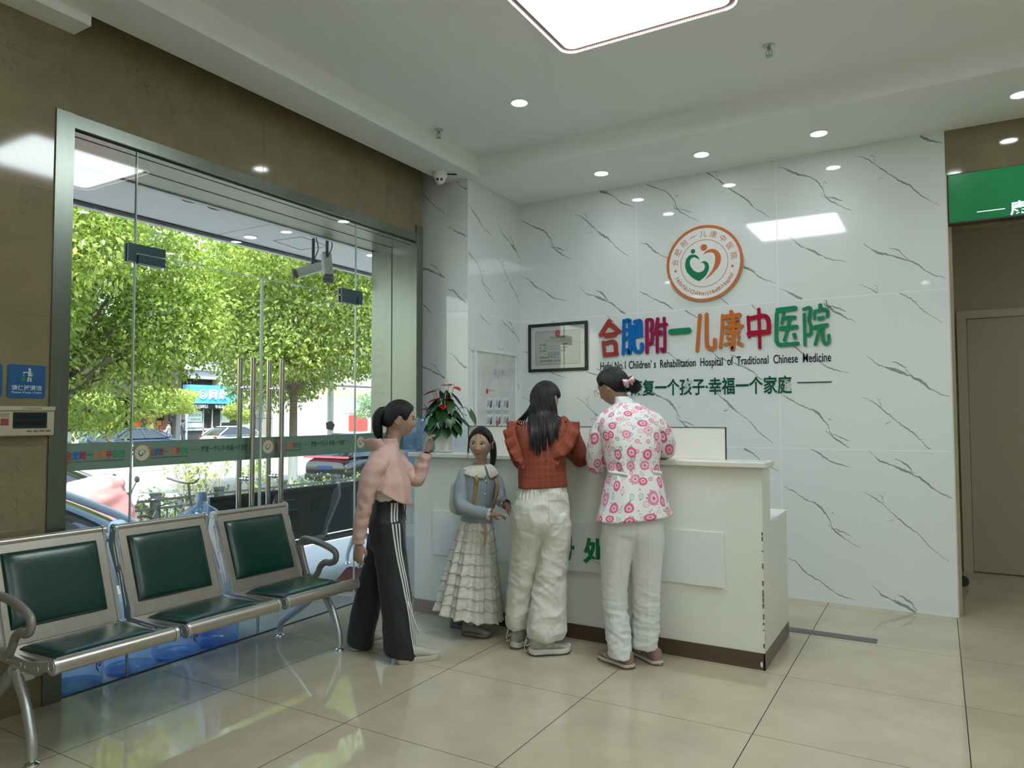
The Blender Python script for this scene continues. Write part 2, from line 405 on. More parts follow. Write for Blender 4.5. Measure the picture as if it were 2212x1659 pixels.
VEINS = {
 'a': ([(0.015, 0.831), (0.064, 0.808), (0.161, 0.748), (0.256, 0.703), (0.325, 0.618), (0.359, 0.533), (0.449, 0.459), (0.533, 0.41)], .0065),
 'a2': ([(0.343, 0.62), (0.324, 0.562), (0.361, 0.527)], .003), 'a3': ([(0.36, 0.54), (0.411, 0.522), (0.473, 0.492)], .004),
 'a4': ([(0.33, 0.625), (0.345, 0.655), (0.365, 0.64)], .0025),
 'b': ([(0.599, 1.112), (0.675, 1.04), (0.751, 1.012), (0.846, 0.967), (0.93, 0.922), (1.011, 0.849), (1.121, 0.796)], .008),
 'b2': ([(0.763, 1.061), (0.827, 1.027), (0.884, 0.955)], .0055),
 'c': ([(0.565, 0.814), (0.636, 0.775), (0.711, 0.706), (0.759, 0.66), (0.817, 0.604), (0.9, 0.539), (0.97, 0.456), (1.08, 0.366)], .0055),
 'c2': ([(0.703, 0.827), (0.68, 0.783), (0.69, 0.741)], .0025), 'c3': ([(0.759, 0.66), (0.737, 0.628), (0.704, 0.614)], .003), 'c4': ([(0.66, 0.80), (0.685, 0.785)], .002),
 'd': ([(0.024, 0.297), (0.091, 0.274), (0.163, 0.199), (0.257, 0.146), (0.349, 0.081), (0.486, 0.036)], .0055),
}
def vein_strip(mb, pts, w, M, u0, u1, z0, z1, seed, mi=1):
    """one crack of the marble print clipped to its tile, laid flush on the surface"""
    rnd = random.Random(seed)
    K = cr(pts, 7 * (len(pts) - 1) + 1); n = len(K); run = []
    def flush(run):
        if len(run) < 2: return
        V = []; F = []
        for (x, z, h) in run:
            V += [M @ Vector((x - h * .55, z - h, .0006)), M @ Vector((x + h * .55, z + h, .0006))]
        for i in range(len(run) - 1): F.append((2 * i, 2 * i + 2, 2 * i + 3, 2 * i + 1))
        mb.add(V, F, mi)
    for i in range(n):
        x = K[i][0] + rnd.uniform(-.004, .004); z = K[i][1] + rnd.uniform(-.004, .004)
        env = math.sin(PI * min(1, max(0, (i + .3) / n))) ** .7
        h = w * env * (0.25 + 0.75 * abs(noise.noise(Vector((x * 7, z * 7, seed * 1.7)))) * 2.2) + .0007
        if u0 < x < u1 and z0 < z < z1: run.append((x, z, h))
        else: flush(run); run = []
    flush(run)
def marble_face(mb, M, cols, rows, phases):
    """veins and pale joints of one tiled face; cols = u ranges with the print offset of each"""
    for ci, (u0, u1, off) in enumerate(cols):
        for ri, (z0, z1) in enumerate(rows):
            ph = phases[(ci * 3 + ri) % len(phases)]
            for key, (pts, w) in VEINS.items():
                for k in (-1, 0, 1, 2):
                    P = [(x + u0 - off, z + z0 + ph + 0.95 * (k - 1)) for x, z in pts]
                    vein_strip(mb, P, w, M, u0 + .003, u1 - .003, z0 + .003, z1 - .003, ci * 31 + ri * 7 + k + ord(key[0]))
            if ri:
                mb.add([M @ Vector(q) for q in ((u0, z0 - .002, .0012), (u1, z0 - .002, .0012), (u1, z0 + .002, .0012), (u0, z0 + .002, .0012))], [(0, 1, 2, 3)], 2)
        if ci:
            mb.add([M @ Vector(q) for q in ((u0 - .002, 0, .0012), (u0 + .002, 0, .0012), (u0 + .002, ZC, .0012), (u0 - .002, ZC, .0012))], [(0, 1, 2, 3)], 2)
ROWS = [(0, 1.119), (1.119, 2.237), (2.237, ZC)]
m = MB().box((-0.2, 3.33, 0), (3.207, 3.40, ZC))
marble_face(m, face_back(0, 3.33, 0), [(-0.198, 0.954, 0), (0.954, 2.087, 0), (2.087, 3.205, 0)], ROWS, [0.3, -.40, .12, .15, -.33, .30, 0.0, -.43, .22])
struct(m.build('wall_back', [M_WHITE_MARBLE, M_VEIN, M_GROUT], smooth=0))
m = MB().box((-1.09, 2.467, -0.12), (-0.197, 3.5, ZC + .4))
marble_face(m, face_back(0, 2.467, 0), [(-1.0, -0.425, .35), (-0.425, -0.199, .0)], ROWS, [0.25, -.36, .32, .1, .48, -.1])
ms = frame((0, 1, 0), (0, 0, 1), (1, 0, 0), (-0.197, 0, 0))
marble_face(m, ms, [(2.469, 3.328, .12)], ROWS, [0.4, .05, -.28])
struct(m.build('wall_alcove', [M_WHITE_MARBLE, M_VEIN, M_GROUT], smooth=0))
# corridor behind the marble wall
m = MB().box((-0.2, 3.402, 0), (3.236, 3.50, ZC)); m.box((2.9, 3.50, 0), (3.0, 5.1, 3.3)); m.box((2.9, 5.10, 0), (6.6, 5.25, 3.3))
struct(m.build('wall_corridor', M_CORRIDOR, smooth=0))
struct(MB().box((2.9, 3.50, 3.12), (6.6, 5.1, 3.2)).build('ceiling_corridor', M_PAINT, smooth=0))
struct(MB().box((3.207, 3.335, 3.03), (6.6, 3.50, ZC)).box((3.207, 3.42, 2.66), (6.6, 3.50, 3.03)).build('wall_lintel', M_TAN, smooth=0))
struct(MB().box((3.2072, 3.331, 0), (3.2142, 3.50, 3.03)).build('trim_2', mat('pale_edge_strip', (0.62, 0.57, 0.47), rough=0.35), smooth=0))
M_HALL = mat('pale_hall_wall', (0.66, 0.66, 0.60), rough=0.6)
struct(MB().box((6.6, -6.0, -0.12), (6.75, 5.25, 3.8)).build('wall_right', M_HALL, smooth=0))
struct(MB().box((-1.09, -6.15, -0.12), (6.75, -6.0, 3.8)).build('wall_rear', M_HALL, smooth=0))
m = MB()
m.box((-0.420, -0.51, ZC), (-0.095, 2.467, 3.60)); m.box((-0.575, -6.0, ZC - .05), (-0.42, -0.51, 3.60)); m.box((-0.42, -6.0, ZC), (-0.095, -0.51, 3.60))
m.box((-0.195, 2.467, ZC), (-0.095, 3.33, 3.60)); m.box((-0.095, 2.48, ZC), (6.6, 3.335, 3.60)); m.box((-0.095, -6.0, ZU), (6.6, 2.48, 3.60))
struct(m.build('ceiling', M_PAINT, smooth=0))
struct(MB().box((-2.28, -7, 3.78), (7, 5.4, 4.0)).build('roof', mat('sun_block_slab', (0.4, 0.4, 0.38), rough=0.9), smooth=0))  # unseen slab added over the building to block the sun
# dark stone inlay strip on the floor behind the desk
struct(MB().box((2.20, 2.437, 0.0002), (2.772, 2.537, 0.0022)).build('trim_3', veined('black_marble', (0.045, 0.042, 0.038), (0.20, 0.17, 0.13), 9, 0.12, 0.7), smooth=0))

# ------------------------------------------------------------------ steel lined opening and frameless glazing
m = MB()
m.box((-0.60, -0.585, 0), (-0.566, -0.498, 2.888))                       # left casing
m.box((-0.60, -0.498, 2.820), (-0.568, 2.262, 2.886))                    # head casing
m.box((-0.60, 2.255, 0), (-0.564, 2.338, 2.955))                         # right casing
m.box((-1.09, -0.51, 2.808), (-0.60, 2.312, 2.823))                      # soffit of the reveal
m.box((-1.09, 2.300, 0), (-0.60, 2.3125, 2.808)); m.box((-1.09, -0.515, -0.02), (-0.60, -0.498, 2.808))
struct(m.build('trim_4', M_STEEL, smooth=0))
m = MB().box((-0.870, -0.49, 2.8055), (-0.860, 2.300, 2.8080)).box((-0.870, 2.2975, 0), (-0.860, 2.3, 2.808)).box((-0.66, -0.49, 2.8055), (-0.655, 2.3, 2.8075))
m.box((-0.605, -0.498, -0.02), (-0.595, 2.30, 0.006))
struct(m.build('trim_5', mat('dark_seal', (0.03, 0.035, 0.035), rough=0.5), smooth=0))
GX0, GX1 = -0.606, -0.594
M_EDGE = mat('glass_edge', (0.42, 0.50, 0.46), rough=0.12, spec=0.8)
def pane(name, y0, y1, z0, z1, edges=()):
    o = struct(MB().box((GX0, y0, z0), (GX1, y1, z1)).build(name, M_GLASS, smooth=0))
    e = MB()
    for y in edges: e.box((GX0 - .0005, y - .0035, z0), (GX1 + .0005, y + .0035, z1))
    if edges: struct(e.build('edge_seal', M_EDGE, o, smooth=0))
    return o
win_l = pane('window_1', -0.497, -0.1545, 0.004, 2.812, (-0.151,))
win_r = pane('window_2', 1.5735, 2.2995, 0.004, 2.812, (1.570,))
pane('window_3', -0.147, 1.5665, 2.262, 2.812)
struct(MB().box((GX0, -0.147, 2.2565), (GX1, 1.5665, 2.2585)).build('trim_6', M_EDGE, smooth=0))
door_a = pane('door_1', -0.1445, 0.7005, 0.010, 2.2535, (0.6990,))
door_b = pane('door_2', 0.7055, 1.5635, 0.010, 2.2535, (0.7070,))
M_PATCH = mat('dark_teal_patch_fitting', (0.010, 0.045, 0.055), rough=0.28, spec=0.6)
def patch(parent, y0, s):
    """L shaped fixed fitting and the clamp on the door leaf; s = +1 opens to the right"""
    L = [(0, 0), (0.046, 0), (0.046, 0.052), (0.214, 0.052), (0.214, 0.098), (0, 0.098)]
    Q = [(0.058, -0.004), (0.214, -0.004), (0.214, 0.045), (0.058, 0.045)]
    for poly, par, nm in ((L, None, 'trim_7'), (Q, parent, 'patch_fitting')):
        b = MB()
        P = [(y0 + s * a, 2.205 + z) for a, z in poly]
        if s < 0: P = P[::-1]
        b.prism(P, GX1, GX1 + .016, frame((0, 1, 0), (0, 0, 1), (1, 0, 0))); b.prism(P, GX0 - .016, GX0, frame((0, 1, 0), (0, 0, 1), (1, 0, 0)))
        struct(b.build(nm, M_PATCH, par, smooth=0))
patch(door_a, -0.200, 1); patch(door_b, 1.619, -1)
M_BAR = mat('dark_polished_bar', (0.46, 0.45, 0.43), rough=0.12, metal=1.0)
for d, y in ((door_a, 0.592), (door_b, 0.822)):
    for x, nm in ((-0.540, 'pull_handle'), (-0.660, 'pull_handle')):
        b = MB().cyl((x, y, 0.800), (x, y, 1.738), 0.0165, n=24); b.cyl((x, y, 1.4), (x, y, 1.41), .0172, n=24); b.cyl((x, y, 0.87), (x, y, 0.875), .0172, n=24)
        struct(b.build(nm, M_BAR, d))
    b = MB()
    for z in (0.985, 1.553):
        b.cyl((-0.66, y, z), (-0.54, y, z), 0.0085, n=16)
        for x in (-0.612, -0.588): b.cyl((x - .006, y, z), (x + .006, y, z), 0.0155, n=20)
    struct(b.build('handle_spacer', M_CHROME, d))

# ------------------------------------------------------------------ canopy over the entrance outside
M_CANOPY = mat('canopy_panel', (0.60, 0.63, 0.63), rough=0.45)
m = MB().box((-2.28, -6, 2.95), (-1.09, 7, 3.15)); struct(m.build('canopy', M_CANOPY, smooth=0))
m = MB().box((-2.33, -6, 2.925), (-2.28, 7, 3.9)); m.box((-1.13, -6, 2.80), (-1.09, 7, 2.95))
struct(m.build('trim_8', mat('canopy_edge', (0.55, 0.57, 0.57), rough=0.4), smooth=0))
m = MB().box((-2.279, -6, 2.940), (-2.235, 7, 2.9498)); struct(m.build('trim_9', mat('black_edge_strip', (0.015, 0.015, 0.017), rough=0.6), smooth=0))  # plain black strip along the outer canopy edge
m = MB()
for y in (-1.0, 1.6, 4.2): m.box((-2.22, y - .0025, 2.9485), (-1.13, y + .0025, 2.9502))
a, b_, c_, d_ = (-1.99, 2.00), (-1.66, 2.03), (-1.72, 2.41), (-2.05, 2.38)
for p, q in ((a, b_), (b_, c_), (c_, d_), (d_, a)): m.tube([(*p, 2.949), (*q, 2.949)], 0.003, 6)
struct(m.build('trim_10', mat('panel_joint', (0.28, 0.30, 0.30), rough=0.6), smooth=0))
# ------------------------------------------------------------------ ceiling fittings
LAMP = emat('lamp_diffuser', (0.86, 0.97, 1.0), 17.0)
def ceiling_lamp(x, y, label, w=0.98):
    t = thing('ceiling_lamp', label, 'ceiling light', (x, y, ZU), 0)
    o = rrect(w, w, .075, 8); i = rrect(w - .07, w - .07, .05, 8); n = len(o)
    V = [Vector((*p, -.075)) for p in o] + [Vector((*p, -.075)) for p in i] + [Vector((*p, 0)) for p in o] + [Vector((*p, -.055)) for p in i]
    F = []
    for k in range(n):
        q = (k + 1) % n
        F += [(k, n + k, n + q, q), (k, q, 2 * n + q, 2 * n + k), (n + k, 3 * n + k, 3 * n + q, n + q)]
    MB().add(V, F).build('frame', mat('mauve_metal', (0.33, 0.22, 0.20), rough=0.3, metal=0.6), t, smooth=30)
    MB().prism(i, -.066, -.058).build('diffuser', LAMP, t, smooth=0)
    b = MB(); P = rrect(w - .008, w - .008, .073, 14); m = len(P)
    L = [Vector((*p, 0)) for p in P]
    for k in range(m):
        a, c = L[k], L[(k + 1) % m]; d = (c - a).length; s = max(1, int(d / .0125))
        for h in range(s):
            p = a.lerp(c, h / s); b.ell((p.x, p.y, -.078), (.0052, .0052, .0052), 6, 4)
    b.build('bead_trim', emat('lit_crystal_bead', (1.0, 0.97, 0.95), 3.5), t, smooth=80)
    return t
ceiling_lamp(1.826, 0.700, 'large square ceiling lamp with rounded corners glowing white overhead')
ceiling_lamp(3.9, -4.85, 'added fill lamp over the rear of the hall, unseen behind the viewer')  # this and the next two: unseen lamps added as ambient fill
ceiling_lamp(5.6, -3.30, 'added unseen fill lamp in the rear right corner of the hall')
ceiling_lamp(5.2, -0.60, 'added fill lamp by the right hand wall, out of view')
M_RIM = mat('downlight_rim', (0.78, 0.79, 0.78), rough=0.4)
def downlight(x, y, z, label, strength=30, r=0.052, col=(0.93, 1.0, 0.98), power=8.0):
    t = thing('downlight', label, 'downlight', (x, y, z), 0, None)
    MB().lathe([(r + .014, 0.0), (r + .014, -.004), (r + .010, -.007), (r + .002, -.006), (r, -.001), (r, 0.0)], 36, caps=False).build('rim', M_RIM, t)
    MB().lathe([(r, -.0015), (r, -.0030)], 36).build('lens', emat('downlight_lens_%d' % strength, col, strength), t, smooth=0)
    if power:
        ld = bpy.data.lights.new('downlight_beam', 'SPOT'); lo = bpy.data.objects.new('downlight_beam', ld); COL.objects.link(lo); lo.parent = t; lo.location = (0, 0, -.012)
        ld.energy = power; ld.color = col; ld.spot_size = math.radians(125); ld.spot_blend = 0.9; ld.shadow_soft_size = 0.045
    return t
downlight(0.712, 1.747, ZU, 'round downlight in the raised tray, nearest the square lamp')
downlight(2.452, 2.925, ZC, 'round downlight above the sign wall, right of the one over the round logo')
downlight(1.630, 2.908, ZC, 'round downlight in the lowered border directly over the round logo')
downlight(0.810, 2.913, ZC, 'round downlight in the border above the framed certificate')
downlight(3.610, 2.900, ZC, 'round downlight near the green corridor sign, cut by the right picture edge')
for x, y in ((-0.26, -1.2), (-0.26, -2.7)): downlight(x, y, ZC, 'added unseen downlight in the border over the beige wall, behind the viewer', group=None) if False else downlight(x, y, ZC, ('nearer' if y < -2 else 'farther') + ' added unseen downlight in the border over the beige wall')  # out-of-view pair added to help light the hall
downlight(4.4, 4.35, 3.12, 'added unseen downlight brightening the corridor behind the marble wall', power=9)  # out-of-view lamp added to lighten the dark corridor
for x, y in ((3.3, 1.7), (4.6, -1.6), (3.0, -4.3)): downlight(x, y, ZU, {3.3: 'added downlight in the tray right of the square lamp, out of view', 4.6: 'added unseen downlight in the tray at the right hand wall', 3.0: 'added unseen downlight in the tray at the rear wall'}[x])  # three more unseen downlights added for the room light
M_SPR = mat('sprinkler_metal', (0.38, 0.38, 0.36), rough=0.25, metal=1.0)
def sprinkler(x, y, z, label):
    t = thing('fire_sprinkler', label, 'sprinkler', (x, y, z), 0)
    MB().lathe([(.036, 0), (.036, -.004), (.020, -.012), (.016, -.012)], 24).build('escutcheon', mat('sprinkler_plate', (0.55, 0.56, 0.55), rough=0.3, metal=0.8), t)
    b = MB().cyl((0, 0, -.012), (0, 0, -.026), .011, n=14)
    for s in (-1, 1): b.tube([(s * .009, 0, -.024), (s * .017, 0, -.040), (s * .013, 0, -.054), (0, 0, -.062)], .0026, 8, sub=10)
    b.cyl((0, 0, -.028), (0, 0, -.056), .003, n=8)
    b.build('frame', M_SPR, t)
    MB().lathe([(.019, -.062), (.019, -.065), (.002, -.066)], 18).build('deflector', M_SPR, t)
sprinkler(2.331, 1.830, ZU, 'small metal fire sprinkler hanging from the tray right of the square lamp')
sprinkler(-0.040, 1.845, ZU, 'small metal fire sprinkler at the left edge of the tray near the window wall')
t = thing('dome_camera', 'white turret security camera with two black lenses under the ceiling corner', 'security camera', (-0.313, 2.235, ZC), 0)
MB().lathe([(.058, 0), (.060, -.022), (.052, -.042), (.047, -.046)], 32).build('base', M_WHITE_PLASTIC, t)
MB().ell((.004, -.006, -.052), (.045, .045, .045), 28, 18).build('ball', M_WHITE_PLASTIC, t)
dirc = Vector((0.50, -0.80, -0.34)).normalized(); rt = dirc.cross(Vector((0, 0, 1))).normalized(); cc = Vector((.004, -.006, -.052))
for s in (-1, 1): MB().cyl(cc + dirc * .036 + rt * s * .016, cc + dirc * .046 + rt * s * .016, .0105, n=20).build('lens', M_BLACK, t)
MB().tube([(.05, .03, -.012), (.085, .06, -.010), (.10, .09, -.004)], .006, 8, sub=8).build('cable', M_BLACK, t)

# ------------------------------------------------------------------ reception desk
M_DESK = mat('white_lacquered_board', (0.72, 0.73, 0.665), rough=0.33, var=0.03, vscale=5)
M_DESKSIDE = M_DESK
M_TOP = mat('worn_stone_slab', (0.66, 0.65, 0.59), rough=0.22, var=0.12, vscale=14, stretch=(.4, 1, 1))
desk = thing('reception_desk', 'long white reception desk with stone top and brown kick strip', 'reception desk', (1.10, 1.99, 0), 0)
def D(b, name, m, **k):
    b.v = [(x - 1.10, y - 1.99, z) for x, y, z in b.v]; return b.build(name, m, desk, **k)
b = MB().box((-0.090, 1.633, 0), (2.283, 1.835, 1.085)); b.box((-0.090, 1.835, 0.0), (2.283, 2.345, 0.745)); D(b, 'body', M_DESK, smooth=0)
P = [(1.630, 0.088), (2.345, 0.088), (2.345, 0.752), (1.838, 0.752), (1.838, 1.085), (1.630, 1.085)]
D(MB().prism(P, 0, .006, frame((0, 1, 0), (0, 0, 1), (1, 0, 0), (2.283, 0, 0))), 'end_panel', M_DESKSIDE, smooth=0)
D(MB().rbox((-0.128, 1.598, 1.0845), (2.315, 1.848, 1.115), .004, 1), 'countertop', M_TOP, smooth=30)
D(MB().rbox((-0.085, 1.836, 0.752), (2.291, 2.352, 0.780), .004, 1), 'work_surface', mat('white_stone_slab', (0.76, 0.77, 0.75), rough=0.25), smooth=30)
b = MB().box((0.42, 1.6265, 0.0), (2.2905, 1.632, 0.089)); b.box((2.284, 1.6265, 0.0), (2.2905, 2.345, 0.089))
D(b, 'kick_strip', mat('brown_brushed_laminate', (0.085, 0.052, 0.034), rough=0.30, spec=0.6, var=0.35, vscale=6, stretch=(.15, .15, 6)), smooth=0)
D(MB().box((-0.092, 1.6265, 0.0), (0.42, 1.632, 0.092)), 'worn_kick_strip', mat('faded_brown_laminate', (0.30, 0.21, 0.185), rough=0.35, var=0.25, vscale=10), smooth=0)
sp = D(MB().box((0.080, 1.619, 0.416), (2.083, 1.6325, 0.718)), 'sign_panel', mat('white_sign_stone', (0.72, 0.73, 0.725), rough=0.16, var=0.05, vscale=2.2), smooth=0)
b = MB()
for ch, x in (('挂', 0.885), ('号', 1.092), ('处', 1.300)): put_text(b, ch, face_back(x - 1.10, 1.619 - 1.99, 0.548), 0.2, bold=.008, extrude=.003, width=.150, height=.158)
b.build('lettering', mat('green_paint_letter', (0.012, 0.20, 0.075), rough=0.35), sp, smooth=0)
b = MB()
rnd = random.Random(3)
for z0 in np.arange(.12, .95, .03):
    if rnd.random() < .55:
        h = rnd.uniform(.006, .035); w = rnd.uniform(.0015, .004); b.box((2.2845 - w, 1.6292, z0), (2.2895, 1.6305, min(1.05, z0 + h)))
b.box((2.2885, 1.66, .16), (2.2893, 1.668, .185)); b.box((2.2885, 1.85, .40), (2.2893, 1.853, .43))
D(b, 'chipped_edge', mat('bare_chipboard', (0.15, 0.11, 0.06), rough=0.8), smooth=0)
D(MB().ell((2.272, 1.6262, .030), (.006, .003, .016), 10, 8), 'glue_blob', M_WHITE_PLASTIC)
# low screen standing on the counter
t = thing('counter_screen', 'low off-white screen board with thin dark rim standing on the desk top', 'screen board', (1.163, 1.79, 1.115), 0)
MB().box((-0.893, -.004, 0.002), (0.893, .004, 0.182)).build('board', mat('offwhite_board', (0.76, 0.74, 0.69), rough=0.35), t, smooth=0)
b = MB().box((-0.899, -.006, .1825), (.899, .006, .1865)).box((-.899, -.006, 0), (-.8935, .006, .1825)).box((.8935, -.006, 0), (.899, .006, .1825))
b.build('rim', mat('dark_rim', (0.015, 0.02, 0.03), rough=0.4), t, smooth=0)
t = thing('document', 'sheet of printed paper lying on the desk top by the woman in rust', 'paper', (1.36, 1.685, 1.1155), 0.25)
MB().box((-.105, -.074, 0), (.105, .074, .0012)).build('sheet', mat('paper', (0.80, 0.79, 0.77), rough=0.6), t, smooth=0)
b = MB()
for k in range(9): b.box((-.085, -.055 + k * .012, .0013), (.085 - .02 * (k % 3), -.052 + k * .012, .0015))
b.build('printing', mat('print_ink', (0.08, 0.08, 0.09), rough=0.6), t, smooth=0)
t = thing('document_pad', 'second stack of white forms on the desk top in front of the nurse', 'paper', (1.62, 1.70, 1.1155), -0.1)
MB().box((-.105, -.074, 0), (.105, .074, .006)).build('sheets', MATS['paper'], t, smooth=0)

# ------------------------------------------------------------------ potted anthurium
pl = thing('potted_anthurium', 'red flowering anthurium in a faceted white pot on the left desk end', 'potted plant', (0.085, 1.735, 1.115), 0.3)
b = MB(); R = []
for k, (r, z) in enumerate([(.040, .014), (.053, .016), (.0555, .020), (.062, .075), (.068, .138), (.069, .142), (.0655, .142), (.063, .120)]):
    n = 24; ring = []
    for j in range(n):
        a = 2 * PI * j / n; f = 1.0 if (j % 2 == 0) == (k < 4) else (.965 if k in (2, 3, 4) else 1.0)
        ring.append(Vector((r * f * math.cos(a), r * f * math.sin(a), z)))
    R.append(ring)
b.rings(R, True, False); b.build('pot', mat('white_glazed_pot', (0.74, 0.72, 0.66), rough=0.3), pl, smooth=12)
MB().lathe([(.050, 0), (.062, .004), (.066, .016), (.063, .017), (.056, .008), (.0, .008)], 36, caps=True).build('saucer', MATS['white_glazed_pot'], pl)
MB().lathe([(.0005, .118), (.063, .118), (.0635, .125), (.0005, .132)], 24).build('soil', mat('potting_soil', (0.035, 0.022, 0.014), rough=0.95, bump=0.6, bscale=90), pl)
M_LEAF = mat('anthurium_leaf', (0.022, 0.075, 0.022), rough=0.28, spec=0.55, var=0.35, vscale=14)
M_SPATHE = mat('red_spathe', (0.42, 0.012, 0.022), rough=0.22, spec=0.6)
M_STEM = mat('plant_stem', (0.06, 0.13, 0.04), rough=0.5)
def heart_leaf(base, d, up, L, wd, droop=.35, cup=.12, seg=9):
    """heart shaped blade growing from base along d"""
    d = Vector(d).normalized(); up = Vector(up); up = (up - d * up.dot(d)).normalized(); s = d.cross(up)
    V = []; F = []; nU = seg; nV = 8
    for i in range(nU + 1):
        u = i / nU
        w = wd * (math.sin(PI * min(1, (u * .86 + .12)) ** .78)) * (1 - u ** 5)
        for jj in range(-nV // 2, nV // 2 + 1):
            v = jj / (nV / 2)
            back = -.22 * L * (1 - u) ** 3 * abs(v) ** 1.5 * 1.3
            p = Vector(base) + d * (L * u + back) + s * (w * v) + up * (cup * w * (abs(v) ** 1.6) - droop * L * u * u) + up * (.05 * w * math.sin(9 * u) * abs(v))
            V.append(p)
    m = nV + 1
    for i in range(nU):
        for jj in range(nV): a = i * m + jj; F.append((a, a + m, a + m + 1, a + 1))
    return V, F
rnd = random.Random(11)
SP = [(-.13, -.05, .26, 200), (-.10, .02, .22, 170), (-.05, -.07, .25, 250), (.02, -.07, .30, 275), (.07, -.06, .27, 300), (.12, -.01, .28, 345), (.11, .05, .33, 20), (.03, .06, .34, 70), (-.05, .06, .31, 120),
      (-.08, -.05, .17, 215), (-.02, -.09, .16, 255), (.06, -.08, .17, 290), (.10, -.04, .19, 320), (-.11, -.02, .30, 190), (-.02, -.03, .37, 230), (.05, -.02, .36, 310), (.09, .03, .40, 30), (0, .02, .42, 90), (.16, .0, .24, 0), (-.06, .0, .36, 180), (.13, -.03, .20, 330), (-.12, .03, .20, 160)]
for k, (x, y, z, a) in enumerate(SP):
    a = math.radians(a); d = Vector((math.cos(a), math.sin(a), -1.15 + .5 * rnd.random())); L = rnd.uniform(.105, .15)
    lf = MB(); top = Vector((x * .72, y * .72, z)); lf.add(*heart_leaf(top, d, (math.cos(a) * .8, math.sin(a) * .8, 1), L, L * .36, .18))
    lf.tube([(x * .12, y * .12, .12), (x * .35, y * .35, z * .75), top], .0022, 6, sub=9, mi=1)
    lf.build('leaf', [M_LEAF, M_STEM], pl, smooth=60)
x_ = thing('tmp', None, None) if False else None
lf = MB(); lf.add(*heart_leaf((.205, -.02, .285), (.55, -.2, -.9), (.8, -.2, .6), .12, .04, .1)); lf.tube([(.02, 0, .12), (.09, -.01, .28), (.16, -.02, .318), (.205, -.02, .285)], .002, 6, sub=14, mi=1); lf.build('leaf', [M_LEAF, M_STEM], pl, smooth=60)
for k, (x, y, z, a) in enumerate([(-.075, -.03, .425, 190), (-.045, -.05, .44, 280), (.085, .0, .455, 330), (.055, -.03, .47, 240), (-.03, -.06, .37, 215), (.04, -.07, .375, 290), (.045, -.09, .325, 275), (-.125, -.04, .30, 200), (.02, -.02, .385, 20)]):
    a = math.radians(a); d = Vector((math.cos(a), math.sin(a), .05 if k % 2 else -.25)); fl = MB()
    top = Vector((x * .9, y * .9, z)); fl.add(*heart_leaf(top, d, (-.2 * math.cos(a), -.2 * math.sin(a), 1), .080, .036, .10, .30, 7))
    fl.tube([(x * .1, y * .1, .12), (x * .5, y * .5, z * .7), top], .0019, 6, sub=10, mi=1)
    fl.tube([top, top + Vector((0, 0, .03)) + d * .008, top + Vector((0, 0, .045)) + d * .012], [.0028, .0024, .001], 7, mi=2)
    fl.build('flower', [M_SPATHE, M_STEM, mat('spadix', (0.55, 0.38, 0.16), rough=0.5)], pl, smooth=60)
# bag of cups behind the teenager
t = thing('bag_of_cups', 'clear plastic bag of stacked white paper cups on the desk end', 'plastic bag', (-0.062, 1.790, 1.1155), 0)
b = MB()
for k in range(16): b.lathe([(.026 - .0002 * k, .008 + k * .0085), (.0305, .014 + k * .0085), (.033, .017 + k * .0085), (.0315, .0185 + k * .0085)], 20)
b.build('cups', mat('paper_cup', (0.78, 0.78, 0.74), rough=0.45), t)
b = MB()
b.lathe([(.052, 0), (.060, .012), (.050, .05), (.042, .11), (.040, .15), (.030, .175), (.038, .20), (.034, .235), (.012, .25)], 30)
o = b.build('bag', translucent_mat('clear_film_bag', (0.80, 0.84, 0.86), 0.62, 0.15), t, smooth=80)
wrinkle(o, lambda p: .010 * fbm(p, 26))
# water dispenser at the end of the desk
t = thing('water_dispenser', 'white floor water dispenser with blue bottle between desk and window wall', 'water dispenser', (-0.375, 2.06, 0), 0.35)
MB().rbox((-.15, -.15, 0.0), (.15, .15, .93), .02, 2).build('cabinet', M_WHITE_PLASTIC, t)
MB().rbox((-.135, -.153, .10), (.135, -.149, .46), .004, 1).build('door', mat('pale_grey_plastic', (0.66, 0.68, 0.69), rough=0.35), t)
MB().rbox((-.135, -.160, .56), (.135, -.149, .86), .004, 1).build('tap_panel', MATS['pale_grey_plastic'], t)
for x in (-.06, .06): MB().cyl((x, -.15, .72), (x, -.21, .71), .016, .012, 16).build('tap', M_WHITE_PLASTIC, t)
M_WATER = glass_mat('blue_bottle_plastic', (0.72, 0.85, 0.97), 1.0, 0.04, (0.50, 0.66, 0.88), .3)
MB().lathe([(.02, .93), (.03, .97), (.115, 1.03), (.132, 1.06), (.132, 1.14), (.127, 1.15), (.132, 1.16), (.132, 1.33), (.118, 1.355), (.02, 1.36)], 36).build('bottle', M_WATER, t)

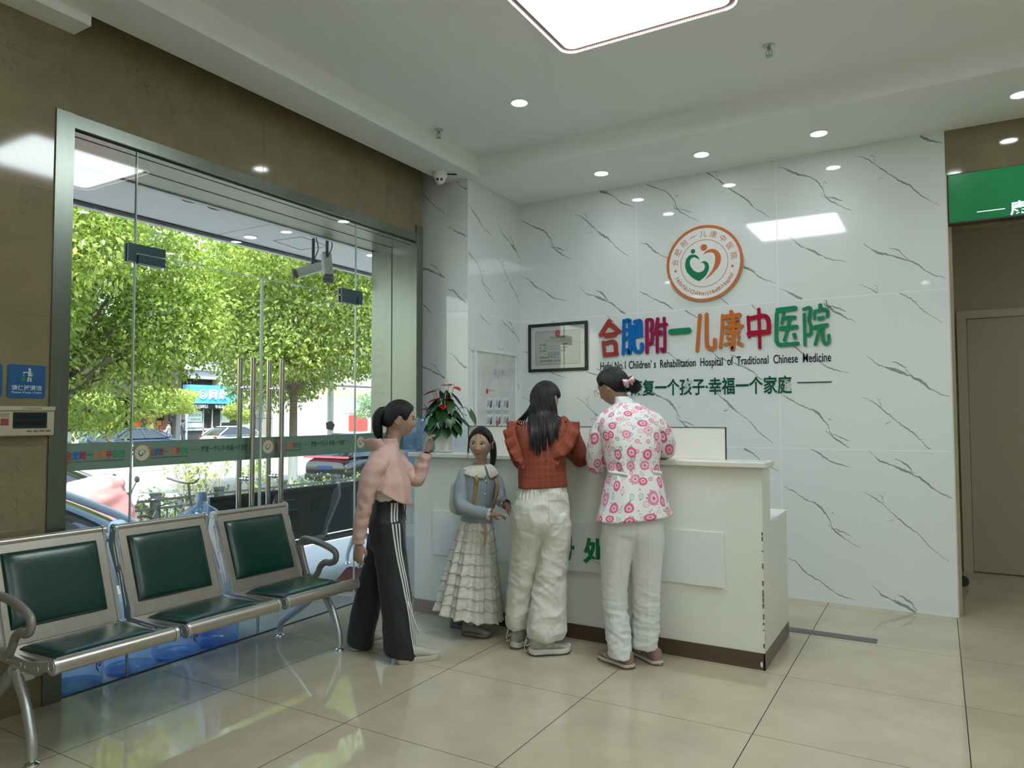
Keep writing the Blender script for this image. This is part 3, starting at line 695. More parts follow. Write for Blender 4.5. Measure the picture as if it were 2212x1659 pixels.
# ------------------------------------------------------------------ three-seat waiting bench
M_ALU = mat('cast_aluminium', (0.50, 0.52, 0.52), rough=0.32, metal=0.75, var=0.08, vscale=20)
M_SHEET = mat('champagne_steel_sheet', (0.42, 0.385, 0.335), rough=0.33, metal=0.7, var=0.10, vscale=18)
M_VINYL = mat('green_vinyl', (0.004, 0.036, 0.027), rough=0.27, spec=0.55, bump=0.06, bscale=160)
def disc_groove(b, c, r, n_axis, tube=.0022, n=26):
    """raised ring marking on a casting, in the plane normal to y"""
    b.tube([(c[0] + r * math.cos(a), c[1], c[2] + r * math.sin(a)) for a in np.linspace(0, 2 * PI, n, endpoint=False)], tube, 6, loop=True)
def slot_groove(b, p, q, hw, y, tube=.0022):
    p = Vector((p[0], y, p[1])); q = Vector((q[0], y, q[1])); d = (q - p).normalized(); s = Vector((-d.z, 0, d.x)); pts = []
    a0 = math.atan2(d.z, d.x)
    for a in np.linspace(-PI / 2, PI / 2, 9): pts.append(q + Vector((math.cos(a0 + a), 0, math.sin(a0 + a))) * hw)
    for a in np.linspace(PI / 2, 1.5 * PI, 9): pts.append(p + Vector((math.cos(a0 + a), 0, math.sin(a0 + a))) * hw)
    b.tube(pts, tube, 6, loop=True)
J = Vector((-.272, 0, .398)); T = Vector((-.428, 0, .822)); FRT = Vector((.168, 0, .404))
bd = (T - J).normalized(); bn = Vector((bd.z, 0, -bd.x))
def waiting_bench(name, label, x, y, rz, pitch, W, nseat, pads=True, sheet=None, panel=None):
    t = thing(name, label, 'waiting bench', (x, y, 0), rz)
    sheet = sheet or M_SHEET
    for k in range(nseat):
        cy = (k - (nseat - 1) / 2) * pitch
        # seat pan: sheet with a rolled front edge
        b = MB(); th = .006
        prof = [(J.x - .002, .398), (J.x + .05, .394), (.10, .408), (FRT.x - .012, .432), (FRT.x - .006, .424), (.10, .401), (J.x + .05, .387), (J.x - .004, .391)]
        b.prism([(px, pz) for px, pz in prof], cy - W / 2, cy + W / 2, frame((1, 0, 0), (0, 0, 1), (0, 1, 0)))
        b.tube([(FRT.x, cy - W / 2, FRT.z), (FRT.x, cy + W / 2, FRT.z)], .0305, 28)
        seat = b.build('seat', sheet, t, smooth=35)
        if pads: MB().pillow(frame((0, 1, 0), (-1, 0, -.04), (-.04, 0, 1), (-.040, cy, .400)), W - .070, .350, .030, 24, 8).build('cushion', M_VINYL, seat, smooth=60)
        b = MB()
        q0, q1 = J + bn * .003, T + bn * .0
        P = [(q0.x, q0.z), (q1.x, q1.z), (q1.x - .007 * bn.x, q1.z - .007 * bn.z), (q0.x - .007 * bn.x, q0.z - .007 * bn.z)]
        b.prism(P, cy - W / 2, cy + W / 2, frame((1, 0, 0), (0, 0, 1), (0, 1, 0)))
        b.tube([T + Vector((-.010, cy - W / 2, -.006)), T + Vector((-.010, cy + W / 2, -.006))], .0175, 20)
        back = b.build('backrest', panel or sheet, t, smooth=35)
        if pads:
            c = J + bd * .232 + bn * .003
            MB().pillow(frame((0, 1, 0), bd, bn, (c.x, cy, c.z)), W - .075, .335, .024, 24, 8).build('cushion', M_VINYL, back, smooth=60)
        for s in (-1, 1):
            y0 = cy + s * (W / 2 + .001); y1 = y0 + s * .016; b = MB()
            # upright plate with a round head
            P = []
            for a in np.linspace(math.atan2(bd.z, bd.x) - PI / 2, math.atan2(bd.z, bd.x) + PI / 2, 12): P.append((T.x - .010 + .027 * math.cos(a), T.z - .012 + .027 * math.sin(a)))
            P += [(T.x - .045, T.z - .09), (J.x - .060, J.z + .07), (J.x - .045, J.z - .01), (J.x + .012, J.z - .005), (J.x + .004, J.z + .05), (T.x + .012, T.z - .07)]
            lo, hi = min(y0, y1), max(y0, y1)
            Mx = frame((1, 0, 0), (0, 0, 1), (0, -1, 0)); b.prism(P, -hi, -lo, Mx)
            # arm under the seat ending in the round front boss
            Q = [(J.x - .03, J.z + .004), (J.x - .01, J.z - .038), (-.10, .345), (.06, .350), (FRT.x - .05, .378)]
            for a in np.linspace(-2.3, 1.2, 12): Q.append((FRT.x + .033 * math.cos(a), FRT.z + .033 * math.sin(a)))
            Q += [(FRT.x - .03, .420), (.0, .394)]
            b.prism(Q, -hi, -lo, Mx)
            yo = y1 + s * .0004
            disc_groove(b, (T.x - .010, yo, T.z - .012), .016, 1); disc_groove(b, (FRT.x, yo, FRT.z), .022, 1)
            o1 = T - bd * .075 + bn * -.017; o2 = T - bd * .185 + bn * -.019; o3 = T - bd * .225 + bn * -.020; o4 = T - bd * .385 + bn * -.024
            slot_groove(b, (o2.x, o2.z), (o1.x, o1.z), .011, yo); slot_groove(b, (o4.x, o4.z), (o3.x, o3.z), .012, yo)
            slot_groove(b, (-.18, .374), (-.08, .372), .010, yo); slot_groove(b, (-.03, .373), (.06, .376), .010, yo)
            b.build('side_frame', M_ALU, t, smooth=35)
    half = (nseat - 1) / 2 * pitch + W / 2
    MB().rbox((-.165, -half + .04, .300), (-.085, half - .04, .342), .006, 2).build('beam', mat('dark_steel_beam', (0.10, 0.10, 0.10), rough=0.45, metal=0.6), t)
    for s in (-1, 1):
        yl = s * (half + .018)
        for kind in ('front', 'rear'):
            if kind == 'front': P = [(-.11, yl, .335), (-.03, yl, .235), (.030, yl, .110), (.038, yl, .070), (.040, yl, .026)]
            else: P = [(-.13, yl, .335), (-.27, yl, .225), (-.43, yl, .115), (-.475, yl, .075), (-.480, yl, .026)]
            b = MB().tube(P, [(.030, .019), (.026, .018), (.021, .018), (.019, .018), (.018, .017)], 16, sub=22)
            leg = b.build('leg', M_ALU, t)
            e = P[-1]; MB().lathe([(.010, .030), (.012, .018), (.027, .010), (.029, .004), (.029, .0), (.001, 0)], 24, c=(e[0], e[1], 0)).build('glide', M_CHROME, leg)
        MB().rbox((-.17, min(yl - s * .06, yl + s * .012), .298), (-.075, max(yl - s * .06, yl + s * .012), .345), .008, 2).build('bracket', M_ALU, t)
        A = [(-.235, yl, .405), (-.262, yl, .47), (-.300, yl, .575), (-.288, yl, .612), (-.245, yl, .622), (-.13, yl, .610), (-.02, yl, .578), (.005, yl, .550), (-.005, yl, .515), (-.045, yl, .500), (-.085, yl, .498), (-.125, yl, .470), (-.150, yl, .425), (-.185, yl, .395)]
        K = cr([*A, A[0]], 60)[:-1]
        MB().tube([tuple(k) for k in K], .019, 14, loop=True, flat=(.82, 1.05), up=(0, 1, 0)).build('armrest', mat('grey_armrest', (0.27, 0.265, 0.245), rough=0.34, metal=0.35), t)
    return t
bench = waiting_bench('waiting_bench', 'three-seat metal waiting bench with dark green cushions before the glass doors', 0.0, -0.087, -0.03, 0.563, 0.486, 3)
# ------------------------------------------------------------------ lettering on the marble wall
SIGN = {'合':[(0.0199,[(0.699,2.184),(0.619,2.071)]),(0.0188,[(0.714,2.156),(0.789,2.088)]),(0.0221,[(0.669,2.061),(0.747,2.066)]),(0.0158,[(0.644,2.004),(0.654,1.89)]),(0.0189,[(0.673,1.995),(0.726,2.004),(0.754,1.985),(0.761,1.907)]),(0.0189,[(0.657,1.895),(0.766,1.898)])],'肥':[(0.0144,[(0.834,2.179),(0.828,1.962),(0.825,1.897)]),(0.0164,[(0.838,2.174),(0.879,2.179),(0.886,2.142),(0.887,1.921),(0.876,1.902),(0.861,1.927)]),(0.0164,[(0.838,2.097),(0.858,2.098)]),(0.0164,[(0.837,2.029),(0.862,2.03)]),(0.0176,[(0.932,2.161),(0.975,2.167),(0.985,2.136),(0.984,2.05)]),(0.0111,[(0.95,2.152),(0.949,2.047)]),(0.0182,[(0.921,2.044),(0.984,2.042)]),(0.0172,[(0.919,2.121),(0.92,1.972),(0.937,1.918),(0.967,1.905),(0.992,1.925),(0.992,1.968)])],'附':[(0.0149,[(1.037,2.165),(1.037,1.897)]),(0.0149,[(1.04,2.17),(1.074,2.17),(1.086,2.152),(1.081,2.101),(1.073,2.082),(1.085,2.053),(1.082,1.996),(1.072,1.969),(1.052,1.974)]),(0.0146,[(1.133,2.173),(1.12,2.098),(1.105,2.061)]),(0.0137,[(1.127,2.098),(1.126,1.898)]),(0.0165,[(1.154,2.119),(1.205,2.121)]),(0.0135,[(1.189,2.174),(1.192,2.075),(1.191,1.92),(1.176,1.9),(1.162,1.922)]),(0.0146,[(1.156,2.065),(1.157,2.044)])],'一':[(0.0248,[(1.247,2.057),(1.391,2.06)])],'儿':[(0.0147,[(1.487,2.178),(1.461,1.893)]),(0.0159,[(1.541,2.18),(1.539,1.953),(1.552,1.916),(1.579,1.903),(1.602,1.918),(1.603,1.972)])],'康':[(0.016,[(1.736,2.187),(1.739,2.162)]),(0.0181,[(1.673,2.149),(1.798,2.157)]),(0.0131,[(1.668,2.162),(1.661,2.029),(1.648,1.907)]),(0.013,[(1.71,2.11),(1.782,2.115),(1.79,2.102),(1.791,2.026)]),(0.0141,[(1.692,2.068),(1.816,2.07)]),(0.015,[(1.699,2.027),(1.791,2.029)]),(0.0149,[(1.751,2.14),(1.748,1.907),(1.732,1.903)]),(0.012,[(1.706,1.986),(1.718,1.977)]),(0.0138,[(1.79,1.994),(1.791,1.981)]),(0.013,[(1.687,1.931),(1.715,1.942)]),(0.0128,[(1.785,1.941),(1.816,1.921)])],'中':[(0.0122,[(1.865,2.137),(1.871,1.979)]),(0.017,[(1.881,2.124),(1.977,2.137),(2.01,2.117),(2.019,2.072),(2.017,2.017)]),(0.0204,[(1.871,2.006),(2.015,2.009)]),(0.0125,[(1.947,2.191),(1.948,2.042),(1.949,1.892)])],'医':[(0.0187,[(2.087,2.173),(2.211,2.178)]),(0.015,[(2.079,2.147),(2.073,1.96),(2.082,1.92),(2.105,1.906),(2.225,1.91)]),(0.0116,[(2.13,2.143),(2.115,2.07)]),(0.0148,[(2.137,2.11),(2.208,2.108)]),(0.0129,[(2.169,2.101),(2.158,2.028),(2.131,1.942)]),(0.0167,[(2.11,2.031),(2.218,2.036)]),(0.0146,[(2.202,1.979),(2.208,1.957)])],'院':[(0.0113,[(2.276,2.127),(2.276,1.895)]),(0.0127,[(2.273,2.166),(2.311,2.175),(2.32,2.153),(2.309,2.081),(2.322,2.027),(2.316,1.975),(2.294,1.971)]),(0.015,[(2.389,2.186),(2.389,2.162)]),(0.0116,[(2.351,2.146),(2.347,2.091)]),(0.0125,[(2.355,2.143),(2.413,2.155),(2.437,2.139),(2.436,2.101)]),(0.0159,[(2.381,2.088),(2.405,2.091)]),(0.0156,[(2.351,2.025),(2.43,2.035)]),(0.0124,[(2.379,2.004),(2.348,1.898)]),(0.0123,[(2.404,2.012),(2.402,1.941),(2.41,1.907),(2.43,1.899),(2.442,1.915),(2.442,1.958)])]}
SCOL = {'合': ('brick_red', (0.33, 0.035, 0.03)), '肥': ('blue', (0.0, 0.13, 0.45)), '附': ('crimson', (0.27, 0.010, 0.075)), '一': ('green', (0.010, 0.21, 0.095)), '儿': ('orange', (0.52, 0.15, 0.035)),
        '康': ('orange', (0.52, 0.15, 0.035)), '中': ('dark_red', (0.35, 0.006, 0.03)), '医': ('green', (0.010, 0.21, 0.095)), '院': ('green', (0.010, 0.21, 0.095))}
SWORD = {'brick_red': 'brick red', 'blue': 'blue', 'crimson': 'crimson', 'green': 'green', 'orange': 'orange', 'dark_red': 'dark red'}
def smat(k): return mat('acrylic_' + SCOL[k][0], SCOL[k][1], rough=0.09, spec=0.6, coat=0.4)
WY = 3.33
sg = thing('wall_sign_characters', 'nine rounded colourful raised characters spelling the hospital name on the marble', 'wall sign', (1.53, WY - .001, 2.03), 0)
for ch, st in SIGN.items():
    b = MB()
    for k, (w, pts) in enumerate(st):
        capsule_stroke(b, [(x - 1.53, z - 2.03) for x, z in pts], w, face_back(0, -.004, 0), .014, z0=0.0 + .00015 * k)
    o = b.build('character', smat(ch), sg, smooth=30); o['label'] = SWORD[SCOL[ch][0]] + ' character'
sg = thing('wall_sign_english', 'single line of small black English letters under the colourful characters', 'wall sign', (1.53, WY - .001, 1.785), 0)
put_text(MB(), "Hefei No.1 Children’ s  Rehabilitation  Hospital  of  Traditional  Chinese  Medicine", face_back(0, 0, 0.004), .09, bold=.0008, extrude=.003, width=1.845, height=.088).build('lettering', mat('black_acrylic', (0.008, 0.008, 0.009), rough=0.15), sg, smooth=0)
sg = thing('wall_sign_slogan', 'dark green slogan between two thin rules, lowest line on the marble wall', 'wall sign', (1.53, WY - .001, 1.607), 0)
b = MB()
put_text(b, '康复一个孩子·幸福一个家庭', face_back(0, 0, -.004), .14, bold=.0026, extrude=.004, width=1.29, height=.140)
b.box((-.925, -.006, .004), (-.69, 0, .012)); b.box((.684, -.006, .004), (.922, 0, .012))
b.build('lettering', mat('dark_green_acrylic', (0.006, 0.085, 0.05), rough=0.12), sg, smooth=0)

# ------------------------------------------------------------------ round logo
GREEN = [(-0.0327, 0.0286), (-0.0481, 0.0623), (-0.0707, 0.0777), (-0.0936, 0.0822), (-0.1213, 0.0753), (-0.1447, 0.0504), (-0.1546, 0.0101), (-0.1527, -0.0223), (-0.1393, -0.0582), (-0.1143, -0.0905), (-0.0826, -0.1188), (-0.0419, -0.1424), (-0.0053, -0.1197), (0.0221, -0.0907), (0.0383, -0.0562), (0.041, -0.0294), (0.0346, -0.0038), (0.0191, 0.0124), (0.0012, 0.018), (-0.017, 0.0132), (-0.0284, 0.0077), (-0.0081, 0.0041), (0.0044, -0.0096), (0.0086, -0.0282), (0.0024, -0.0502), (-0.0136, -0.0644), (-0.0363, -0.0702), (-0.059, -0.0665), (-0.0862, -0.0477), (-0.1064, -0.0181), (-0.1153, 0.0104), (-0.1136, 0.0331), (-0.1009, 0.0523), (-0.0847, 0.0583), (-0.0665, 0.053), (-0.0461, 0.0393)]
ORANGE = [(-0.0062, 0.0702), (0.0158, 0.0958), (0.0385, 0.1067), (0.0654, 0.1098), (0.092, 0.1025), (0.1184, 0.0814), (0.1347, 0.0503), (0.1373, 0.023), (0.1302, -0.0121), (0.112, -0.046), (0.0804, -0.0787), (0.0488, -0.107), (0.0012, -0.1362), (0.0354, -0.1011), (0.0628, -0.0678), (0.0812, -0.0292), (0.0907, 0.0103), (0.0912, 0.0463), (0.0827, 0.0698), (0.0628, 0.0821), (0.0337, 0.0846), (0.0111, 0.0782)]
def circ(r, n=64, c=(0, 0)): return [(c[0] + r * math.cos(2 * PI * k / n), c[1] + r * math.sin(2 * PI * k / n)) for k in range(n)]
def annulus(b, r0, r1, d0, d1, M, n=72, mi=0):
    A = circ(r1, n); B = circ(r0, n)
    V = [M @ Vector((*p, d1)) for p in A] + [M @ Vector((*p, d1)) for p in B] + [M @ Vector((*p, d0)) for p in A] + [M @ Vector((*p, d0)) for p in B]; F = []
    for k in range(n):
        q = (k + 1) % n; F += [(k, q, n + q, n + k), (2 * n + k, 2 * n + q, q, k), (n + k, n + q, 3 * n + q, 3 * n + k)]
    return b.add(V, F, mi)
def star(r, c): return [(c[0] + (r if k % 2 == 0 else r * .40) * math.sin(PI * k / 5), c[1] + (r if k % 2 == 0 else r * .40) * math.cos(PI * k / 5)) for k in range(10)][::-1]
M_ORANGE = mat('acrylic_orange_print', (0.50, 0.155, 0.045), rough=0.12, coat=0.4); M_GREENP = mat('acrylic_green_print', (0.008, 0.18, 0.08), rough=0.12, coat=0.4)
lg = thing('round_logo', 'round white logo plaque with orange ring and green and orange heart figures', 'logo plaque', (1.526, WY - .002, 2.596), 0)
F0 = face_back(0, 0, 0)
MB().prism(circ(.309, 96), 0.006, .016, F0).build('disc', mat('white_acrylic', (0.74, 0.74, 0.735), rough=0.07, coat=0.5), lg, smooth=30)
annulus(MB(), .287, .3095, .006, .0185, F0).build('rim', M_ORANGE, lg, smooth=30)
b = annulus(MB(), .1885, .1925, .016, .0172, F0)
for i, ch in enumerate('合肥附一儿康中医院'):
    a = math.radians(173 - i * (173 - 9) / 8); r = .238
    M = F0 @ Matrix.Translation((r * math.cos(a), r * math.sin(a), .0165)) @ Matrix.Rotation(a - PI / 2, 4, 'Z')
    v, f = text_mesh(ch, .058, 0, .0006)
    b.add([M @ (p - Vector((0, .020, 0))) for p in v], f)
txt = "Hefei No.1 Children’s Health Hospital"
wid = {'i': .5, 'l': .5, '.': .55, ' ': .62, '1': .8, '’': .45, 't': .7, 'f': .68, 'r': .75, 'H': 1.35, 'N': 1.4, 'C': 1.4, 's': .9}
tot = sum(wid.get(c, 1.08) for c in txt); acc = 0
for c in txt:
    w = wid.get(c, 1.08); a = math.radians(204 + (acc + w / 2) / tot * 131); acc += w
    if c == ' ': continue
    M = F0 @ Matrix.Translation((.245 * math.cos(a), .245 * math.sin(a), .0165)) @ Matrix.Rotation(a + PI / 2, 4, 'Z')
    v, f = text_mesh(c, .048, 0, .0006)
    b.add([M @ (p - Vector((0, .014, 0))) for p in v], f)
for c in ((-.236, -.040), (.226, -.046)): b.prism(star(.017, c), .016, .0172, F0)
b.build('ring_lettering', M_ORANGE, lg, smooth=0)
b = MB().prism(GREEN[::-1], .016, .0178, F0).prism(circ(.0185, 32, (-.0877, .1071)), .016, .0178, F0); b.build('green_figure', M_GREENP, lg, smooth=0)
b = MB().prism(ORANGE[::-1], .016, .0178, F0).prism(circ(.0265, 32, (.0005, .1285)), .016, .0178, F0); b.build('orange_figure', M_ORANGE, lg, smooth=0)

# ------------------------------------------------------------------ printed band on the glazing
M_FILM = translucent_mat('frosted_green_film', (0.13, 0.21, 0.165), 0.02, 0.5, (0.30, 0.45, 0.38))
def flat_name(b, x0, x1, z0, z1, M, off=0.0):
    """the coloured characters again, small and printed; material slots 1.. follow BANDM"""
    for ch, st in SIGN.items():
        for k, (w, pts) in enumerate(st):
            P = [(x0 + (x - .60) / (2.456 - .60) * (x1 - x0), z0 + (z - 1.88) / (2.205 - 1.88) * (z1 - z0)) for x, z in pts]
            capsule_stroke(b, P, w * (x1 - x0) / 1.856 * 1.05, M, .0004, mi=BANDI[ch], z0=.0002 + .00002 * k, n=4)
BANDC = ['brick_red', 'blue', 'crimson', 'green', 'orange', 'dark_red']
BANDI = {ch: BANDC.index(SCOL[ch][0]) for ch in SIGN}
BANDM = [mat('print_' + c, [v[1] for v in SCOL.values() if v[0] == c][0], rough=0.4) for c in BANDC] + [mat('print_dark_green', (0.006, 0.07, 0.045), rough=0.4), mat('print_black', (0.01, 0.01, 0.012), rough=0.4), mat('print_ivory', (0.50, 0.50, 0.42), rough=0.4), M_ORANGE, M_GREENP]
def band(parent, y0, y1, logo=None, name=None, dash=(), slog=None):
    xf = GX1 + .0004
    o = struct(MB().box((xf, y0, 1.103), (xf + .0006, y1, 1.240)).build('printed_band', M_FILM, parent, smooth=0))
    M = frame((0, 1, 0), (0, 0, 1), (1, 0, 0), (xf + .0007, 0, 0)); b = MB()
    if name:
        flat_name(b, name[0], name[1], 1.158, 1.199, M)
        put_text(b, "Hefei No.1 Children’ s Rehabilitation Hospital of Traditional Chinese Medicine", M @ Matrix.Translation(((name[0] + name[1]) / 2, 1.146, .0004)), .02, extrude=.0001, width=(name[1] - name[0]), height=.010, mi=7)
    if slog: put_text(b, '康复一个孩子·幸福一个家庭', M @ Matrix.Translation(((slog[0] + slog[1]) / 2, 1.182, .0004)), .04, bold=.0008, extrude=.0001, width=slog[1] - slog[0], height=.038, mi=6)
    for d in dash: b.prism([(d[0], 1.1800), (d[1], 1.1800), (d[1], 1.1820), (d[0], 1.1820)], .0003, .0006, M, 6)
    if logo is not None:
        L = M @ Matrix.Translation((logo, 1.177, 0)) @ Matrix.Scale(.145, 4); b.prism(circ(.29, 48), .001, .003, L, 8); annulus(b, .285, .31, .001, .004, L, 48, 9); annulus(b, .186, .195, .003, .004, L, 48, 9)
        b.prism(GREEN[::-1], .003, .005, L, 10); b.prism(circ(.0185, 16, (-.0877, .1071)), .003, .005, L, 10); b.prism(ORANGE[::-1], .003, .005, L, 9); b.prism(circ(.0265, 16, (.0005, .1285)), .003, .005, L, 9)
        for i, ch in enumerate('合肥附一儿康中医院'):
            a = math.radians(173 - i * (173 - 9) / 8); v, f = text_mesh(ch, .058, .0008, 0)
            Q = L @ Matrix.Translation((.238 * math.cos(a), .238 * math.sin(a), .004)) @ Matrix.Rotation(a - PI / 2, 4, 'Z'); b.add([Q @ (p - Vector((0, .020, 0))) for p in v], f, 9)
    struct(b.build('printing', BANDM, o, smooth=0))
band(win_l, -0.496, -0.156, None, (-0.492, -0.188))
band(door_a, -0.143, 0.695, -0.093, (-0.045, 0.186), ((.203, .263), (.617, .66)), (.270, .605))
band(door_b, 0.710, 1.562, 0.762, (0.815, 1.047), ((1.064, 1.122), (1.482, 1.535)), (1.130, 1.465))
band(win_r, 1.576, 2.298, 1.628, (1.69, 1.93), ((1.945, 2.0),), (2.01, 2.29))

# ------------------------------------------------------------------ certificate, fire cabinet, corridor sign
cf = thing('framed_certificate', 'framed licence certificate with black frame and red emblem on the marble wall', 'certificate', (0.197, WY - .001, 1.986), 0)
FB = face_back(0, 0, 0)
b = MB(); w, h, fr = .594, .437, .027
for lo, hi in (((-w / 2, -h / 2), (w / 2, -h / 2 + fr)), ((-w / 2, h / 2 - fr), (w / 2, h / 2)), ((-w / 2, -h / 2 + fr), (-w / 2 + fr, h / 2 - fr)), ((w / 2 - fr, -h / 2 + fr), (w / 2, h / 2 - fr))):
    b.rbox((lo[0], -.022, lo[1]), (hi[0], 0, hi[1]), .003, 1)
b.build('frame', M_BLACK, cf, smooth=30)
MB().box((-w / 2 + fr, -.010, -h / 2 + fr), (w / 2 - fr, -.004, h / 2 - fr)).build('mat_board', mat('certificate_mat', (0.66, 0.65, 0.66), rough=0.5), cf, smooth=0)
MB().box((-.225, -.0108, -.158), (.225, -.0101, .150)).build('sheet', mat('certificate_paper', (0.50, 0.52, 0.47), rough=0.5), cf, smooth=0)
b = MB()
for lo, hi in (((-.222, .145), (.222, .147)), ((-.222, -.155), (.222, -.153)), ((-.222, -.155), (-.220, .147)), ((.220, -.155), (.222, .147))): b.box((lo[0], -.0113, lo[1]), (hi[0], -.0109, hi[1]))
Tx = lambda s, x, z, h, wd=None, al='LEFT', bold=0: put_text(b, s, face_back(x, -.0112, z), h, bold=bold, align=al)
Tx('中华人民共和国', 0, .080, .021, al='CENTER', bold=.0006)
for z, a in ((.018, '机构名称'), (-.010, '地　　址'), (-.037, '诊疗科目'), (-.097, '有效期限  自    年   月   日')): Tx(a, -.18, z, .017, bold=.0005)
Tx('该机构经核准登记，准予执业', -.18, -.128, .0165, bold=.0005)
for z, a in ((.018, '法定代表人'), (-.010, '主要负责人'), (-.037, '登记号')): Tx(a, .03, z, .016, bold=.0004)
for k in range(5): b.box((-.10, -.0113, -.048 - .009 * k), (.02 - .03 * (k == 4), -.0110, -.0455 - .009 * k))
b.box((-.10, -.0113, .013), (.0, -.0110, .0145)); b.box((-.10, -.0113, -.014), (.02, -.0110, -.0125)); b.box((-.18, -.0113, -.146), (-.06, -.0110, -.1445))
b.build('printing', mat('print_ink_dark', (0.04, 0.04, 0.045), rough=0.5), cf, smooth=0)
b = MB(); put_text(b, '医疗机构执业许可证', face_back(0, -.0112, .050), .028, bold=.0002); b.build('title', mat('print_gold', (0.36, 0.27, 0.15), rough=0.5), cf, smooth=0)
b = MB().prism(circ(.026, 32, (0, .130)), .0108, .0118, FB).prism([(-.020, .098), (.020, .098), (.023, .118), (-.023, .118)], .0108, .0116, FB); b.build('emblem', mat('print_emblem_red', (0.52, 0.075, 0.035), rough=0.45), cf, smooth=0)
MB().box((-w / 2 + fr, -.0135, -h / 2 + fr), (w / 2 - fr, -.0125, h / 2 - fr)).build('glass', glass_mat('picture_glass', (0.97, 0.98, 0.98), 1.3), cf, smooth=0)

hy = thing('fire_hydrant_cabinet', 'white framed hydrant cabinet door with picture instructions on the marble pillar', 'fire cabinet', (-0.197, 2.9, 1.115), 0)
b = MB(); y0, y1, z0, z1, fr = -.352, .352, -.83, .830, .034
for lo, hi in (((y0, z0), (y1, z0 + fr)), ((y0, z1 - fr), (y1, z1)), ((y0, z0 + fr), (y0 + fr, z1 - fr)), ((y1 - fr, z0 + fr), (y1, z1 - fr))): b.rbox((0, lo[0], lo[1]), (.022, hi[0], hi[1]), .004, 1)
b.build('frame', mat('white_frame_gloss', (0.74, 0.75, 0.74), rough=0.25), hy, smooth=30)
MB().box((0, y0 + fr, z0 + fr), (.012, y1 - fr, z1 - fr)).build('door', veined('grey_white_marble', (0.60, 0.61, 0.60), (0.34, 0.35, 0.36), 3.4, 0.10, 0.6), hy, smooth=0)
FL = face_left(.0122, 0, 0); b = MB()
put_text(b, '消火栓', face_left(.0125, .035, .635), .085, bold=.001, width=.20); put_text(b, '火警119', face_left(.0125, .035, .59), .03, width=.12)
for r, z in enumerate((.311, .165)):
    for c in range(3):
        y = -.18 + c * .137
        for q in (('按下锁扣打开箱门', .0), ('取出水带', -.016)): put_text(b, q[0], face_left(.0125, y + .055, z - .022 + q[1]), .014)
b.build('lettering', mat('grey_print', (0.25, 0.26, 0.28), rough=0.5), hy, smooth=0)
b = MB().box((.0121, -.175, .445), (.0126, -.140, .485)); put_text(b, '使用方法', face_left(.0125, -.085, .466), .024); b.build('heading', mat('red_print', (0.55, 0.03, 0.06), rough=0.5), hy, smooth=0)
for r, z in enumerate((.311, .165)):
    for c in range(3):
        y = -.18 + c * .137; b = MB().box((.0121, y, z), (.0126, y + .112, z + .105)); k = r * 3 + c
        b.add([FL @ Vector(q) for q in ((y + .012, z + .02, .0007), (y + .09, z + .03, .0007), (y + .075, z + .075, .0007), (y + .03, z + .085, .0007))], [(0, 1, 2, 3)], 1)
        b.add([FL @ Vector(q) for q in ((y + .06, z + .012, .0009), (y + .10, z + .02, .0009), (y + .10, z + .09, .0009), (y + .08, z + .07, .0009))], [(0, 1, 2, 3)], 2)
        if k == 4: b.add([FL @ Vector(q) for q in ((y + .03, z + .0, .0011), (y + .06, z + .0, .0011), (y + .06, z + .05, .0011), (y + .03, z + .05, .0011))], [(0, 1, 2, 3)], 3)
        b.build('picture', [mat('picture_paper', (0.62, 0.66, 0.66), rough=0.5), mat('picture_grey', (0.42, 0.37, 0.36), rough=0.5), mat('picture_blue', (0.08, 0.10, 0.22), rough=0.5), MATS['red_print']], hy, smooth=0)

gs = thing('corridor_sign', 'green lit sign box with white characters over the corridor opening', 'sign box', (4.55, 3.33, 2.855), 0)
MB().box((-1.332, -.006, -.172), (1.5, .085, .172)).build('box', mat('dark_sign_box', (0.05, 0.05, 0.045), rough=0.4), gs, smooth=0)
m = bpy.data.materials.new('green_backlit_acrylic'); n, l, bs = nodes_of(m); bs.inputs['Base Color'].default_value = (0.004, 0.10, 0.035, 1); bs.inputs['Roughness'].default_value = 0.2
g = n.new('ShaderNodeNewGeometry'); nz = n.new('ShaderNodeTexNoise'); nz.inputs['Scale'].default_value = 2.6; l.new(g.outputs['Position'], nz.inputs['Vector']); mr = n.new('ShaderNodeMapRange'); mr.inputs[3].default_value = 0.35; mr.inputs[4].default_value = 0.9; l.new(nz.outputs[0], mr.inputs[0])
bs.inputs['Emission Color'].default_value = (0.006, 0.135, 0.04, 1); l.new(mr.outputs[0], bs.inputs['Emission Strength'])
MB().box((-1.326, -.0085, -.163), (1.49, -.006, .166)).build('face', m, gs, smooth=0)
b = MB().box((-1.166, -.0095, -.114), (-1.008, -.0084, -.109)); put_text(b, '康复一个孩子·幸福一个家庭', face_back(-.99 + .62, -.0092, -.115), .1, bold=.002, extrude=.0004, width=1.22, height=.095)
b.build('lettering', emat('lit_white_letter', (0.80, 0.86, 1.0), 0.9), gs, smooth=0)

